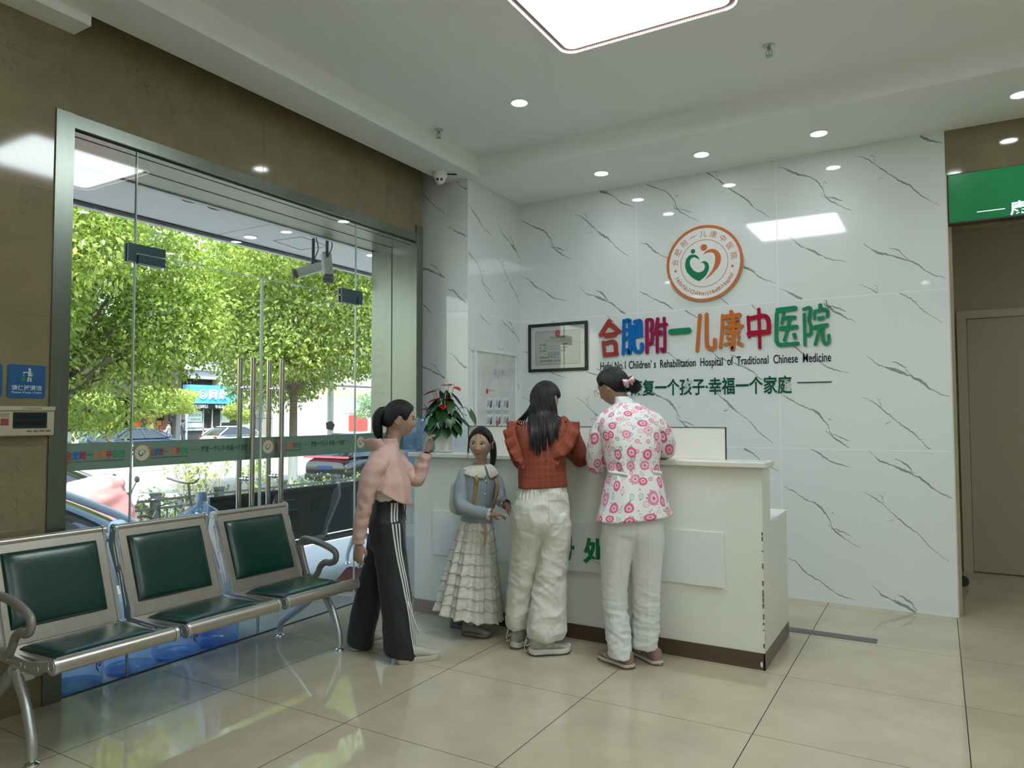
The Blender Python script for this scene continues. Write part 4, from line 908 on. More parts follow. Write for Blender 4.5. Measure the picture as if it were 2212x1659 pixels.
# corridor door
M_DT = mat('beige_door_frame', (0.42, 0.38, 0.275), rough=0.45)
b = MB().box((3.285, 5.04, 0), (3.358, 5.098, 2.285)).box((3.358, 5.04, 2.215), (4.42, 5.098, 2.285)).box((4.35, 5.04, 0), (4.42, 5.098, 2.215))
struct(b.build('trim_11', M_DT, smooth=0))
o = struct(MB().box((3.362, 5.065, 0.008), (4.346, 5.095, 2.212)).build('door_3', M_DOORPAINT, smooth=0))
struct(MB().cyl((4.25, 5.065, 1.0), (4.25, 5.02, 1.0), .012).tube([(4.25, 5.02, 1.0), (4.13, 5.02, 1.0)], .010, 10).build('door_handle', M_CHROME, o))
t = thing('trolley', 'black rubber caster of a trolley peeking out behind the marble wall end', 'trolley', (3.20, 4.40, 0), 0)
b = MB().cyl((.062, -.015, .042), (.062, .015, .042), .042, n=28); b.build('wheel', M_BLACK, t)
MB().box((-.16, -.22, .13), (.055, .22, .16)).cyl((.05, 0, .06), (.05, 0, .13), .012).build('base_frame', mat('trolley_steel', (0.3, 0.3, 0.3), rough=0.4, metal=0.7), t, smooth=0)
for y in (-.18, .18): MB().cyl((-.1, y, .042), (-.1, y + .001, .042), .042, n=20).cyl((-.1, y - .012, .042), (-.1, y + .012, .042), .042, n=20).cyl((-.1, y, .08), (-.1, y, .13), .01).build('wheel', M_BLACK, t)
t2 = None
b = MB().rbox((3.212, 4.9, 1.90), (3.240, 4.98, 2.02), .004, 1); tag(b.build('wall_sensor', M_WHITE_PLASTIC, smooth=30), 'small white box on the corridor wall above the beige door frame', 'wall box')
bpy.data.objects.remove(bpy.data.objects['wall_sensor'])

# ------------------------------------------------------------------ on the beige pier
M_SIGNB = mat('blue_sign_acrylic', (0.006, 0.075, 0.21), rough=0.35)
M_SIGNW = mat('pale_sign_print', (0.42, 0.46, 0.50), rough=0.4)
def blue_sign(y, zh, en, label, icon):
    t = thing('notice_plate', label, 'sign', (-0.5745, y, 1.5395), 0)
    MB().prism(rrect(.163, .155, .012), 0, .005, face_left(0, 0, 0)).build('plate', M_SIGNB, t, smooth=30)
    b = MB(); put_text(b, zh, face_left(.0053, 0, -.030), .03, bold=.0006, extrude=.0002, width=.132, height=.024); put_text(b, en, face_left(.0053, 0, -.053), .014, bold=.0003, extrude=.0002, width=.132, height=.011)
    F = face_left(.0051, 0, 0)
    if icon == 'bin':
        b.prism(circ(.0058, 16, (.010, .058)), 0, .0006, F)
        for pts, w in (([(.012, .045), (.012, .025)], .0085), ([(.006, .022), (.004, .001)], .0036), ([(.015, .022), (.016, .001)], .0036), ([(.008, .047), (-.004, .042), (-.016, .042)], .0026), ([(.018, .046), (.022, .028)], .0026)): capsule_stroke(b, pts, w, F, .0005, n=5)
        for z in (.036, .030, .024): b.prism([(-.017, z), (-.013, z), (-.013, z + .0025), (-.017, z + .0025)], 0, .0006, F)
        g = MB().prism([(-.027, .018), (-.025, -.001), (-.009, -.001), (-.007, .018)], 0, .0006, F); g.build('bin_symbol', mat('sign_green', (0.01, 0.16, 0.07), rough=0.4), t, smooth=0)
    else:
        b.prism(circ(.016, 20, (.0, .036)), 0, .0006, F); capsule_stroke(b, [(.014, .012), (.014, .048)], .003, F, .0012, n=5)
    b.build('printing', M_SIGNW, t, smooth=0)
blue_sign(-0.6865, '请保持清洁', 'Please Keep Clean', 'square blue notice with a white figure using a green bin on beige marble', 'bin')
blue_sign(-0.872, '请保持安静', 'Keep Silence', 'blue notice plate cut off by the left picture edge', 'quiet')
M_CREAM = mat('cream_plastic', (0.40, 0.36, 0.25), rough=0.4)
t = thing('led_display_panel', 'cream wall display unit with two dark readouts below the blue notices', 'display panel', (-0.5745, -0.752, 1.350), 0)
MB().rbox((0, -.170, -.066), (.052, .170, .066), .008, 2).build('housing', M_CREAM, t)
MB().rbox((.0, -.170, .050), (.060, .170, .072), .004, 1).build('top_rail', M_CREAM, t)
MB().box((.052, -.012, -.030), (.0545, .134, .044)).build('screen', mat('dark_green_screen', (0.006, 0.022, 0.020), rough=0.12), t, smooth=0)
for z in (.0145, -.0165): MB().box((.0546, .0, z), (.0552, .122, z + .019)).build('readout', mat('dark_readout', (0.010, 0.006, 0.008), rough=0.2), t, smooth=0)
for k in range(4): MB().rbox((.052, .048 + k * .0275, -.047), (.055, .069 + k * .0275, -.040), .003, 1).build('button', mat('grey_button', (0.10, 0.10, 0.095), rough=0.4), t)
b = MB().box((.052, -.062, -.016), (.0535, -.030, .016)); b.build('alarm_key', mat('red_key', (0.25, 0.05, 0.04), rough=0.4), t, smooth=0)
b = MB()
for k in range(5): b.box((.052, -.07, .022 + k * .004), (.0526, -.028, .0235 + k * .004))
put_text(b, '空气净化消毒机', face_left(.0604, .065, .057), .012); b.build('printing', mat('print_brown', (0.10, 0.075, 0.05), rough=0.5), t, smooth=0)
# ------------------------------------------------------------------ people: shared builders
VIEW = math.radians(30.4826)
def skin_mat(name, col):
    if name in MATS: return MATS[name]
    m = bpy.data.materials.new(name); n, l, b = nodes_of(m)
    tc = n.new('ShaderNodeTexCoord'); nz = n.new('ShaderNodeTexNoise'); nz.inputs['Scale'].default_value = 16; nz.inputs['Detail'].default_value = 3; l.new(tc.outputs['Object'], nz.inputs['Vector'])
    mx = n.new('ShaderNodeMix'); mx.data_type = 'RGBA'; mx.inputs[6].default_value = (*[c * .93 for c in col], 1); mx.inputs[7].default_value = (min(1, col[0] * 1.06), col[1], col[2] * .98, 1)
    l.new(nz.outputs[0], mx.inputs[0]); l.new(mx.outputs[2], b.inputs['Base Color'])
    b.inputs['Roughness'].default_value = 0.46; b.inputs['Subsurface Weight'].default_value = 0.12; b.inputs['Subsurface Radius'].default_value = (.012, .005, .003); b.inputs['Subsurface Scale'].default_value = .5
    MATS[name] = m; return m
def hair_mat():
    m = bpy.data.materials.new('black_hair'); n, l, b = nodes_of(m); b.inputs['Base Color'].default_value = (0.0065, 0.0058, 0.0055, 1); b.inputs['Roughness'].default_value = 0.46; b.inputs['Specular IOR Level'].default_value = 0.32
    tc = n.new('ShaderNodeUVMap'); mp = n.new('ShaderNodeMapping'); mp.inputs['Scale'].default_value = (260, 5, 1); l.new(tc.outputs[0], mp.inputs[0])
    nz = n.new('ShaderNodeTexNoise'); nz.inputs['Scale'].default_value = 1.0; nz.inputs['Detail'].default_value = 3; l.new(mp.outputs[0], nz.inputs['Vector'])
    bp = n.new('ShaderNodeBump'); bp.inputs['Strength'].default_value = 0.8; bp.inputs['Distance'].default_value = 0.006; l.new(nz.outputs[0], bp.inputs['Height']); l.new(bp.outputs[0], b.inputs['Normal'])
    return m
M_HAIR = hair_mat()
M_SKIN = skin_mat('skin', (0.37, 0.245, 0.18)); M_SKIN_CHILD = skin_mat('skin_child', (0.44, 0.295, 0.215))
M_SCLERA = mat('eye_white', (0.55, 0.52, 0.49), rough=0.2); M_IRIS = mat('dark_iris', (0.012, 0.008, 0.006), rough=0.1); M_LASH = mat('lash_black', (0.010, 0.008, 0.008), rough=0.6)
M_LIP = mat('lip', (0.36, 0.15, 0.125), rough=0.4); M_BROW = mat('eyebrow', (0.045, 0.030, 0.024), rough=0.7)

def head_point(d, k):
    """point of the head surface for the unit direction d; x right, y forward, z up, k = scale"""
    x, y, z = d
    px, py, pz = .0735 * x, .092 * y, .104 * z
    if z < 0:
        t = -z; px *= 1 - .30 * t ** 1.7; py *= 1 - (.30 if y < 0 else .02) * t ** 1.3
    if y < 0: px *= 1 + .05 * -y
    if y > 0:
        py *= 1 - .10 * (1 - abs(x)) * max(0, .9 - abs(z)) * .5
        w = min(1, y * 1.6)
        def g(cx, cz, sx, sz): return math.exp(-((px - cx) / sx) ** 2 - ((pz - cz) / sz) ** 2)
        f = 0
        f += .0160 * g(0, -.030, .0105, .0115) + .0080 * g(0, -.012, .0085, .018) + .0045 * (g(.0115, -.034, .0065, .0065) + g(-.0115, -.034, .0065, .0065))
        f -= .0062 * (g(.030, .003, .0150, .0095) + g(-.030, .003, .0150, .0095))
        f += .0022 * (g(.030, .020, .018, .008) + g(-.030, .020, .018, .008)) + .0030 * g(0, .045, .035, .025)
        f += .0032 * (g(.036, -.026, .018, .016) + g(-.036, -.026, .018, .016))
        f += .0058 * g(0, -.0565, .0170, .0050) + .0056 * g(0, -.0670, .0145, .0052) - .0036 * g(0, -.0618, .020, .0022)
        f -= .0030 * g(0, -.077, .017, .0060) + .0016 * g(0, -.048, .004, .006)
        f += .0080 * g(0, -.090, .0180, .0110)
        py += f * w
    return Vector((px, py, pz)) * k
def unit(th, ph):  # th 0..pi from the top, ph from forward
    return (math.sin(th) * math.sin(ph), math.sin(th) * math.cos(ph), math.cos(th))
def add_head(mb, M, k, nth=64, nph=84, ears=True):
    R = []
    for i in range(1, nth):
        th = PI * i / nth
        R.append([M @ head_point(unit(th, 2 * PI * j / nph), k) for j in range(nph)])
    mb.rings(R, True, True)
    if ears:
        for s in (-1, 1):
            E = Matrix.Rotation(s * -.45, 4, 'Z')
            mb.ell((0, 0, 0), (.0065 * k, .017 * k, .030 * k), 16, 12, M=M @ Matrix.Translation((s * .0745 * k, -.010 * k, -.006 * k)) @ E)
            P = []
            for a in np.linspace(-1.9, 2.6, 16): P.append(M @ (Matrix.Translation((s * .080 * k, -.012 * k, -.004 * k)) @ E @ Vector((0, -.0150 * k * math.cos(a), .0265 * k * math.sin(a) + .002 * k))))
            mb.tube(P, .0042 * k, 8)
def hair_cap(M, k, hairline, thick=.013, groove=.0016, nth=60, nph=120, seed=0, fall=.012, part=None):
    """shell of hair over the skull; hairline(ph) gives the lowest z (in head units) for that direction"""
    b = MB(); V = {}; F = []; U = []
    pts = []; ok = []
    for i in range(nth + 1):
        th = max(.002, PI * .80 * i / nth); rp = []; ro = []
        for j in range(nph):
            ph = 2 * PI * j / nph; d = unit(th, ph); p = head_point(d, 1.0); aph = abs((ph + PI) % (2 * PI) - PI)
            m = (p.z - hairline(aph, 1 if ph < PI else -1)) / fall
            t = max(-.9, min(1, m)); t = t * .8 if t < 0 else t * t * (3 - 2 * t)
            g = groove * (noise.noise(Vector((j * .55 + seed, i * .03, seed))) + .6 * noise.noise(Vector((j * 1.7, i * .02, seed + 9))))
            q = Vector(d) * (thick * t + g * max(0, t))
            rp.append(M @ ((p + q) * k)); ro.append(m > -.9)
        pts.append(rp); ok.append(ro)
    for i in range(nth):
        for j in range(nph):
            j2 = (j + 1) % nph
            if ok[i][j] and ok[i][j2] and ok[i + 1][j] and ok[i + 1][j2]:
                F.append((i * nph + j, (i + 1) * nph + j, (i + 1) * nph + j2, i * nph + j2)); U.append(((j / nph, i / nth), (j / nph, (i + 1) / nth), ((j + 1) / nph, (i + 1) / nth), ((j + 1) / nph, i / nth)))
    b.add([p for r in pts for p in r], F, 0, U)
    # remove unused points
    used = sorted({i for f in b.f for i in f}); mp = {o: n for n, o in enumerate(used)}
    b.v = [b.v[i] for i in used]; b.f = [[mp[i] for i in f] for f in b.f]
    return b
def lock(b, path, rad, n=12, sub=24, flat=(1, 1), groove=.12, seed=0, up=None):
    """tapering lock of hair with strand grooves"""
    o0 = len(b.v); b.tube(path, rad, n, True, 0, sub, flat=flat, up=up, uvw=True)
    return b
def add_hand(mb, wrist, d, nrm, k=1.0, curl=(.5, .7, .5), spread=.06, thumb=1, tcurl=.5, lens=None, rwrist=.024):
    """palm, four jointed fingers and a thumb; d points along the hand, nrm out of the palm; thumb = side of the thumb"""
    w = Vector(wrist); d = Vector(d).normalized(); n = Vector(nrm); n = (n - d * n.dot(d)).normalized(); s = d.cross(n) * thumb
    P = lambda a, b_, c: w + d * (a * k) + s * (b_ * k) + n * (c * k)
    R = []
    for a, hw, hh, off in ((-.015, rwrist, rwrist * .8, 0), (.01, .026, .017, .001), (.035, .035, .0150, .003), (.06, .039, .0135, .003), (.080, .038, .0115, .001), (.090, .034, .008, 0)):
        R.append([P(a, off + hw * math.cos(2 * PI * j / 16), hh * math.sin(2 * PI * j / 16)) for j in range(16)])
    mb.rings(R)
    L = lens or (.066, .074, .069, .054)
    for i in range(4):
        o = .0285 - .0190 * i; fs = spread * (1.5 - i)
        p = P(.082 - .004 * abs(i - 1.2), o, 0); path = [P(.066, o * .95, 0), p]; a = 0
        for seg, fr in enumerate((.45, .30, .25)):
            a += curl[seg] * (1 + .12 * i)
            dd = d * math.cos(a) + n * math.sin(a) + s * fs * math.cos(a)
            p = p + dd.normalized() * (L[i] * fr * k); path.append(p)
        mb.tube(path, [.0088 * k, .0090 * k, .0082 * k, .0074 * k, .0050 * k], 10, sub=14)
    t0 = P(.012, .022, .002); t1 = P(.036, .044, .012); t2 = P(.062, .050 - .012 * tcurl, .018 + .014 * tcurl); t3 = P(.084, .046 - .026 * tcurl, .020 + .022 * tcurl)
    mb.tube([t0, t1, t2, t3], [.0125 * k, .0115 * k, .0095 * k, .0060 * k], 10, sub=12)
def ell_ring(z, cx, cy, rx, ry, rot=0, tilt=0, n=48, ex=2.0):
    r = []; c, s = math.cos(rot), math.sin(rot)
    for j in range(n):
        a = 2 * PI * j / n; ca, sa = math.cos(a), math.sin(a)
        u = rx * math.copysign(abs(ca) ** (2 / ex), ca); v = ry * math.copysign(abs(sa) ** (2 / ex), sa)
        x, y = u * c - v * s, u * s + v * c
        r.append(Vector((cx + x, cy + y, z + tilt * x)))
    return r
def loft(mb, keys, rows=40, n=48, rot=0, tilt0=0, ex=2.2, cap0=False, cap1=False, uv=True, mi=0, u_off=0.0):
    """keys: (z, cx, cy, rx, ry); tilt0 fades from the first ring to none"""
    K = cr(keys, rows); R = []
    for i, k in enumerate(K): R.append(ell_ring(k[0], k[1], k[2], max(.003, k[3]), max(.003, k[4]), rot, tilt0 * (1 - i / (rows - 1)) ** 1.5, n, ex))
    per = 2 * PI * np.mean([(k[3] + k[4]) / 2 for k in K]); L = sum(float(np.linalg.norm(K[i + 1][:3] - K[i][:3])) for i in range(rows - 1))
    mb.rings(R, cap0, cap1, True, mi, (per, u_off, L) if uv else None); return R
def solid(o, th=.003, off=-1):
    md = o.modifiers.new('s', 'SOLIDIFY'); md.thickness = th; md.offset = off; return baked(o)
def bvh_of(o): return BVHTree.FromPolygons([v.co.copy() for v in o.data.vertices], [tuple(p.vertices) for p in o.data.polygons])
class Face:
    """lays small features on the front of a finished head"""
    def __init__(s, body, M, k): s.t = bvh_of(body); s.M = M; s.k = k; s.d = -(M.to_3x3() @ Vector((0, 1, 0))).normalized()
    def pt(s, x, z, off=.0008):
        o = s.M @ Vector((x * s.k, .25 * s.k, z * s.k)); h = s.t.ray_cast(o, s.d)
        return (h[0] - s.d * off) if h[0] else s.M @ Vector((x * s.k, .09 * s.k, z * s.k))
    def patch(s, mb, poly, off=.0008, mi=0):
        cx = sum(p[0] for p in poly) / len(poly); cz = sum(p[1] for p in poly) / len(poly); n = len(poly)
        V = [s.pt(cx, cz, off)] + [s.pt(cx + (x - cx) * .55, cz + (z - cz) * .55, off) for x, z in poly] + [s.pt(x, z, off * .6) for x, z in poly]
        F = []
        for i in range(n): j = (i + 1) % n; F += [(0, 1 + i, 1 + j), (1 + i, 1 + n + i, 1 + n + j, 1 + j)]
        mb.add(V, F, mi)
    def strip(s, mb, pts, w, off=.001, mi=0):
        m = len(pts); V = []; F = []
        for i, (x, z) in enumerate(pts):
            ww = w * (math.sin(PI * (i + .6) / (m + .2)) ** .5); V += [s.pt(x, z - ww / 2, off), s.pt(x, z + ww / 2, off)]
        for i in range(m - 1): F.append((2 * i, 2 * i + 2, 2 * i + 3, 2 * i + 1))
        mb.add(V, F, mi)
def add_features(face, parent, gaze=0.0, half=True):
    for s in (-1, 1):
        cx, cz = s * .0300, .0020; w = .0135
        up = lambda u: .0054 * (1 - u * u) ** .7 * (1 + .25 * -u * s); lo = lambda u: -.0040 * (1 - u * u) ** .8
        us = [math.cos(a) for a in np.linspace(0, PI, 11)]
        poly = [(cx + w * u, cz + up(u)) for u in us] + [(cx + w * u, cz + lo(u)) for u in us[::-1][1:-1]]
        b = MB(); face.patch(b, poly, .0010); eye = b.build('eye', M_SCLERA, parent)
        ir = []
        for a in np.linspace(0, 2 * PI, 18, endpoint=False):
            x = gaze * .0055 + .0058 * math.cos(a); u = max(-.95, min(.95, x / w)); z = max(lo(u), min(up(u), .0008 + .0058 * math.sin(a))); ir.append((cx + x, cz + z))
        b = MB(); face.patch(b, ir, .0016); b.build('iris', M_IRIS, eye)
        b = MB(); face.strip(b, [(cx + (w + .0012) * u, cz + up(u) + .0007) for u in np.linspace(-.98, .98, 12)], .0022, .0018); face.strip(b, [(cx + (w + .001) * u, cz + up(u) + .0052) for u in np.linspace(-.9, .9, 10)], .0008, .0010); b.build('eyelid', M_LASH, eye)
        b = MB(); face.strip(b, [(s * (.0155 + .031 * u), .0205 + .0050 * math.sin(PI * u * .75) - .003 * u) for u in np.linspace(0, 1, 12)], .0044, .0009); b.build('eyebrow', M_BROW, parent)
    b = MB()
    face.patch(b, [(-.0185, -.0612), (-.010, -.0566), (-.004, -.0545), (0, -.0555), (.004, -.0545), (.010, -.0566), (.0185, -.0612), (.008, -.0612), (0, -.0618), (-.008, -.0612)], .0008)
    face.patch(b, [(-.0180, -.0618), (-.008, -.0622), (0, -.0628), (.008, -.0622), (.0180, -.0618), (.010, -.0690), (0, -.0712), (-.010, -.0690)], .0008)
    face.strip(b, [(u, -.0617 - .0006 * math.cos(u * 200)) for u in np.linspace(-.0185, .0185, 12)], .0013, .0014, 1)
    b.build('lips', [M_LIP, mat('mouth_line', (0.13, 0.05, 0.045), rough=0.6)], parent)
    b = MB()
    for s in (-1, 1): face.patch(b, [(s * (.0065 + .0030 * math.cos(a)), -.0405 + .0016 * math.sin(a)) for a in np.linspace(0, 2 * PI, 8, endpoint=False)], .0006)
    b.build('nostrils', mat('nostril_shade', (0.10, 0.05, 0.04), rough=0.8), parent)
def head_frame(c, fwd, up):
    f = Vector(fwd).normalized(); u = Vector(up); u = (u - f * u.dot(f)).normalized(); r = f.cross(u)
    return frame(r, f, u, c)
def shoe(parent, heel, toe, upper, sole, stripe=None, hgt=1.0, wd=1.0, tread=None, name='shoe', sole_h=.026):
    a = Vector((*heel, 0)); b_ = Vector((*toe, 0)); L = (b_ - a).length; d = (b_ - a).normalized(); s = Vector((-d.y, d.x, 0))
    M = frame(d, s, (0, 0, 1), a)
    hw = lambda u: wd * L / .25 * float(np.interp(u, [0, .03, .12, .3, .45, .62, .75, .88, .96, 1.0], [.006, .020, .030, .031, .031, .038, .041, .036, .022, .004]))
    top = lambda u: hgt * float(np.interp(u, [0, .05, .18, .32, .45, .62, .78, .92, 1.0], [.080, .092, .092, .094, .086, .068, .052, .043, .032]))
    U = [0, .015, .05, .12, .2, .3, .4, .5, .6, .7, .8, .88, .94, .975, 1]
    # sole with flared side wall
    R = []
    for u in U:
        w = hw(u); toeup = .010 * max(0, (u - .72) / .28) ** 2 + .006 * max(0, (.12 - u) / .12) ** 2
        R.append([M @ Vector((u * L, w * 1.06 * c, toeup + z)) for c, z in ((-.94, 0), (-1.0, .006), (-1.03, sole_h * .7), (-.98, sole_h), (0, sole_h + .002), (.98, sole_h), (1.03, sole_h * .7), (1.0, .006), (.94, 0), (0, .0005))])
    up = MB(); R2 = []
    n = 20
    for u in U:
        w = hw(u) * 1.0; h = top(u); ring = []
        for j in range(n):
            t = 2 * PI * j / n; c, q = math.cos(t), math.sin(t)
            narrow = 1 - .34 * max(0, q) * max(0, min(1, (h - .05) / .04))
            ring.append(M @ Vector((u * L * .985 + .004, w * narrow * math.copysign(abs(c) ** .8, c), sole_h - .006 + (h - sole_h + .006) * (0.5 + 0.5 * math.copysign(abs(q) ** .75, q)))))
        R2.append(ring)
    up.rings(R2); sh = up.build(name, upper, parent, smooth=70)
    sl = MB().rings(R).build('sole', sole, sh, smooth=50)
    if tread:
        b = MB(); R3 = []
        for u in U: w = hw(u); toeup = .010 * max(0, (u - .72) / .28) ** 2 + .006 * max(0, (.12 - u) / .12) ** 2; R3.append([M @ Vector((u * L, w * 1.075 * c, toeup + z)) for c, z in ((-1, -.0), (-1.02, .009), (1.02, .009), (1, -.0))])
        b.rings(R3); b.build('tread', tread, sh, smooth=40)
    def side_pt(u, v, s_, off=.0015):
        w = hw(u); h = top(u); q = -.9 + 1.8 * v; c = math.sqrt(max(0, 1 - q * q)); narrow = 1 - .34 * max(0, q) * max(0, min(1, (h - .05) / .04))
        return M @ Vector((u * L * .985 + .004, s_ * (w * narrow * abs(c) ** .8 + off), sole_h - .006 + (h - sole_h + .006) * (.5 + .5 * math.copysign(abs(q) ** .75, q))))
    if stripe:
        m_, lines = stripe; b = MB()
        for s_ in (-1, 1):
            for pts, w in lines:
                K = cr(pts, 10); V = []; F = []
                for u, v in K: V += [side_pt(u - w, v, s_, .0022), side_pt(u + w, v, s_, .0022)]
                for i in range(9): F.append((2 * i, 2 * i + 2, 2 * i + 3, 2 * i + 1))
                b.add(V, F)
        b.build('trim', m_, sh, smooth=60)
    b = MB()
    for k, u in enumerate((.50, .56, .62, .68)):
        w = hw(u) * .45; h = top(u); b.tube([M @ Vector((u * L, -w, h - .004)), M @ Vector((u * L + .004, 0, h + .003)), M @ Vector((u * L, w, h - .004))], .0024, 6, sub=7)
    b.build('lace', stripe[0] if stripe else sole, sh)
    return sh
def ridge(p, s, seed=0.0): return 1 - 2 * abs(noise.noise(Vector((p[0] * s[0] + seed, p[1] * s[1] + seed, p[2] * s[2]))))
def person(label, G): return thing('person', label, 'person', (G[0], G[1], 0), VIEW)
def ribbon(mb, P, N, w, mi=0):
    """flat strip through points P, N = side direction per point"""
    V = []; F = []
    for p, s in zip(P, N): V += [p - s * (w / 2), p + s * (w / 2)]
    for i in range(len(P) - 1): F.append((2 * i, 2 * i + 2, 2 * i + 3, 2 * i + 1))
    return mb.add(V, F, mi)

# ------------------------------------------------------------------ nurse in the flower print tunic
def floral():
    m = bpy.data.materials.new('flower_print_cotton'); n, l, b = nodes_of(m); b.inputs['Roughness'].default_value = 0.75
    uvn = n.new('ShaderNodeUVMap')
    def math_(op, a, bb=None, c=None):
        q = n.new('ShaderNodeMath'); q.operation = op
        for i, v in enumerate((a, bb, c)):
            if v is None: continue
            if isinstance(v, (int, float)): q.inputs[i].default_value = v
            else: l.new(v, q.inputs[i])
        return q.outputs[0]
    col = None
    def mix(fac, a, bcol):
        q = n.new('ShaderNodeMix'); q.data_type = 'RGBA'; l.new(fac, q.inputs[0])
        if isinstance(a, tuple): q.inputs[6].default_value = (*a, 1)
        else: l.new(a, q.inputs[6])
        if isinstance(bcol, tuple): q.inputs[7].default_value = (*bcol, 1)
        else: l.new(bcol, q.inputs[7])
        return q.outputs[2]
    base = (0.72, 0.70, 0.69); cur = base
    for S, off, kind in ((34, (3.3, 1.1), 'dot'), (23, (7.7, 4.2), 'small'), (14.5, (0, 0), 'big')):
        mp = n.new('ShaderNodeMapping'); mp.inputs['Location'].default_value = (*off, 0); l.new(uvn.outputs[0], mp.inputs[0])
        sc = n.new('ShaderNodeVectorMath'); sc.operation = 'SCALE'; sc.inputs['Scale'].default_value = S; l.new(mp.outputs[0], sc.inputs[0])
        v = n.new('ShaderNodeTexVoronoi'); v.voronoi_dimensions = '2D'; v.inputs['Scale'].default_value = 1.0; v.inputs['Randomness'].default_value = 0.62 if kind != 'dot' else .9; l.new(sc.outputs[0], v.inputs['Vector'])
        sub = n.new('ShaderNodeVectorMath'); sub.operation = 'SUBTRACT'; l.new(sc.outputs[0], sub.inputs[0]); l.new(v.outputs['Position'], sub.inputs[1])
        sp = n.new('ShaderNodeSeparateXYZ'); l.new(sub.outputs[0], sp.inputs[0]); cs = n.new('ShaderNodeSeparateColor'); l.new(v.outputs['Color'], cs.inputs[0])
        d = v.outputs['Distance']
        if kind == 'dot':
            cur = mix(math_('LESS_THAN', d, 0.085), cur, (0.20, 0.11, 0.13)); continue
        ang = math_('ARCTAN2', sp.outputs[1], sp.outputs[0])
        scal = math_('ABSOLUTE', math_('SINE', math_('MULTIPLY', ang, 9.0 if kind == 'big' else 6.0)))
        R0 = math_('MULTIPLY_ADD', cs.outputs[0], 0.09, 0.27 if kind == 'big' else 0.20)
        R = math_('MULTIPLY', R0, math_('MULTIPLY_ADD', scal, 0.16, 0.88))
        q = math_('DIVIDE', d, R)
        if kind == 'big':
            ramp = n.new('ShaderNodeValToRGB'); ramp.color_ramp.interpolation = 'CONSTANT'; e = ramp.color_ramp.elements
            e[0].position = 0; e[0].color = (0.62, 0.10, 0.24, 1); e[1].position = .55; e[1].color = (0.66, 0.22, 0.36, 1); x = e.new(.8); x.color = (0.70, 0.40, 0.42, 1)
            l.new(cs.outputs[1], ramp.inputs[0]); c1 = ramp.outputs[0]
            body = mix(math_('COMPARE', q, .46, .07), c1, (0.74, 0.70, 0.70)); body = mix(math_('LESS_THAN', q, .16), body, (0.45, 0.03, 0.12)); body = mix(math_('COMPARE', q, .24, .05), body, (0.72, 0.55, 0.58))
        else:
            ramp = n.new('ShaderNodeValToRGB'); ramp.color_ramp.interpolation = 'CONSTANT'; e = ramp.color_ramp.elements
            e[0].position = 0; e[0].color = (0.32, 0.48, 0.50, 1); e[1].position = .3; e[1].color = (0.60, 0.12, 0.24, 1); x = e.new(.6); x.color = (0.68, 0.42, 0.43, 1); y = e.new(.85); y.color = (0.22, 0.22, 0.27, 1)
            l.new(cs.outputs[1], ramp.inputs[0]); c1 = ramp.outputs[0]
            body = mix(math_('LESS_THAN', q, .62), c1, (0.72, 0.69, 0.68)); body = mix(math_('LESS_THAN', q, .26), body, c1)
        cur = mix(math_('LESS_THAN', q, 1.0), cur, body)
    l.new(cur, b.inputs['Base Color']); return m
M_FLORAL = floral()
M_WHITECLOTH = mat('white_cotton', (0.70, 0.71, 0.72), rough=0.75); M_CREAMCLOTH = mat('cream_cotton', (0.64, 0.63, 0.575), rough=0.8)

p = person('woman in a pink flower-print tunic and white trousers leaning on the desk', (1.62, 1.28))
HM = head_frame((-.014, .215, 1.537), (-.74, .60, -.36), (-.20, .22, 1)); hk = 1.0
b = MB(); add_head(b, HM, hk)
b.tube([(.045, .150, 1.36), (.030, .175, 1.44), (.004, .200, 1.50)], [.056, .050, .052], 20, sub=10)
loft(b, [(.85, .07, .05, .10, .07), (1.05, .072, .06, .10, .07), (1.25, .066, .10, .12, .075), (1.36, .06, .13, .10, .06), (1.40, .055, .145, .06, .05)], 20, 24, .3, cap0=True, cap1=True, uv=False)
b.tube([(-.04, .135, 1.34), (-.095, .15, 1.20), (-.115, .20, 1.10), (-.07, .33, 1.115), (-.030, .405, 1.142)], [.042, .036, .034, .030, .024], 14, sub=24)
add_hand(b, (-.030, .405, 1.142), (.45, .85, .02), (0.1, 0, -1), .92, (.25, .35, .3), thumb=-1)
b.tube([(.17, .14, 1.35), (.245, .17, 1.24), (.285, .255, 1.165), (.20, .36, 1.150), (.135, .41, 1.143)], [.042, .038, .034, .028, .023], 14, sub=24)
add_hand(b, (.135, .41, 1.143), (-.75, .65, .0), (0, .1, -1), .92, (.3, .5, .4), thumb=1)
for hx, hy, kx, ky, ax, ay in ((-.01, .05, -.032, .07, -.004, .045), (.135, .05, .139, .08, .165, .115)): b.tube([(hx, hy, .92), (hx, hy, .75), (kx, ky, .40), (ax, ay, .07)], [.07, .07, .045, .034], 14, sub=20)
body = remesh(b.build('body', M_SKIN, p), .0050, 5)
fc = Face(body, HM, hk); add_features(fc, body, 0)
def hl_nurse(a, s): return float(np.interp(a, [0, .5, .9, 1.15, 1.4, 1.7, 2.1, 2.6, PI], [.066, .062, .045, .010, .016, -.012, -.050, -.058, -.060]))
b = hair_cap(HM, hk, hl_nurse, .016, seed=3)
hair = b.build('hair', M_HAIR, p, smooth=80)
b = MB()
BC = Vector((.098, .150, 1.537))
o0 = len(b.v)
for k in range(9):
    a0 = k * .7; P = [BC + Vector((.030 * math.cos(a0 + t) * .9, .020 * math.sin(t * 1.3 + k), .030 * math.sin(a0 + t))) for t in np.linspace(0, 4.2, 12)]
    b.tube(P, [.012] * 12, 8, sub=24, uvw=True)
b.ell(BC, (.040, .032, .040), 20, 12); b.build('bun', M_HAIR, hair, smooth=80)
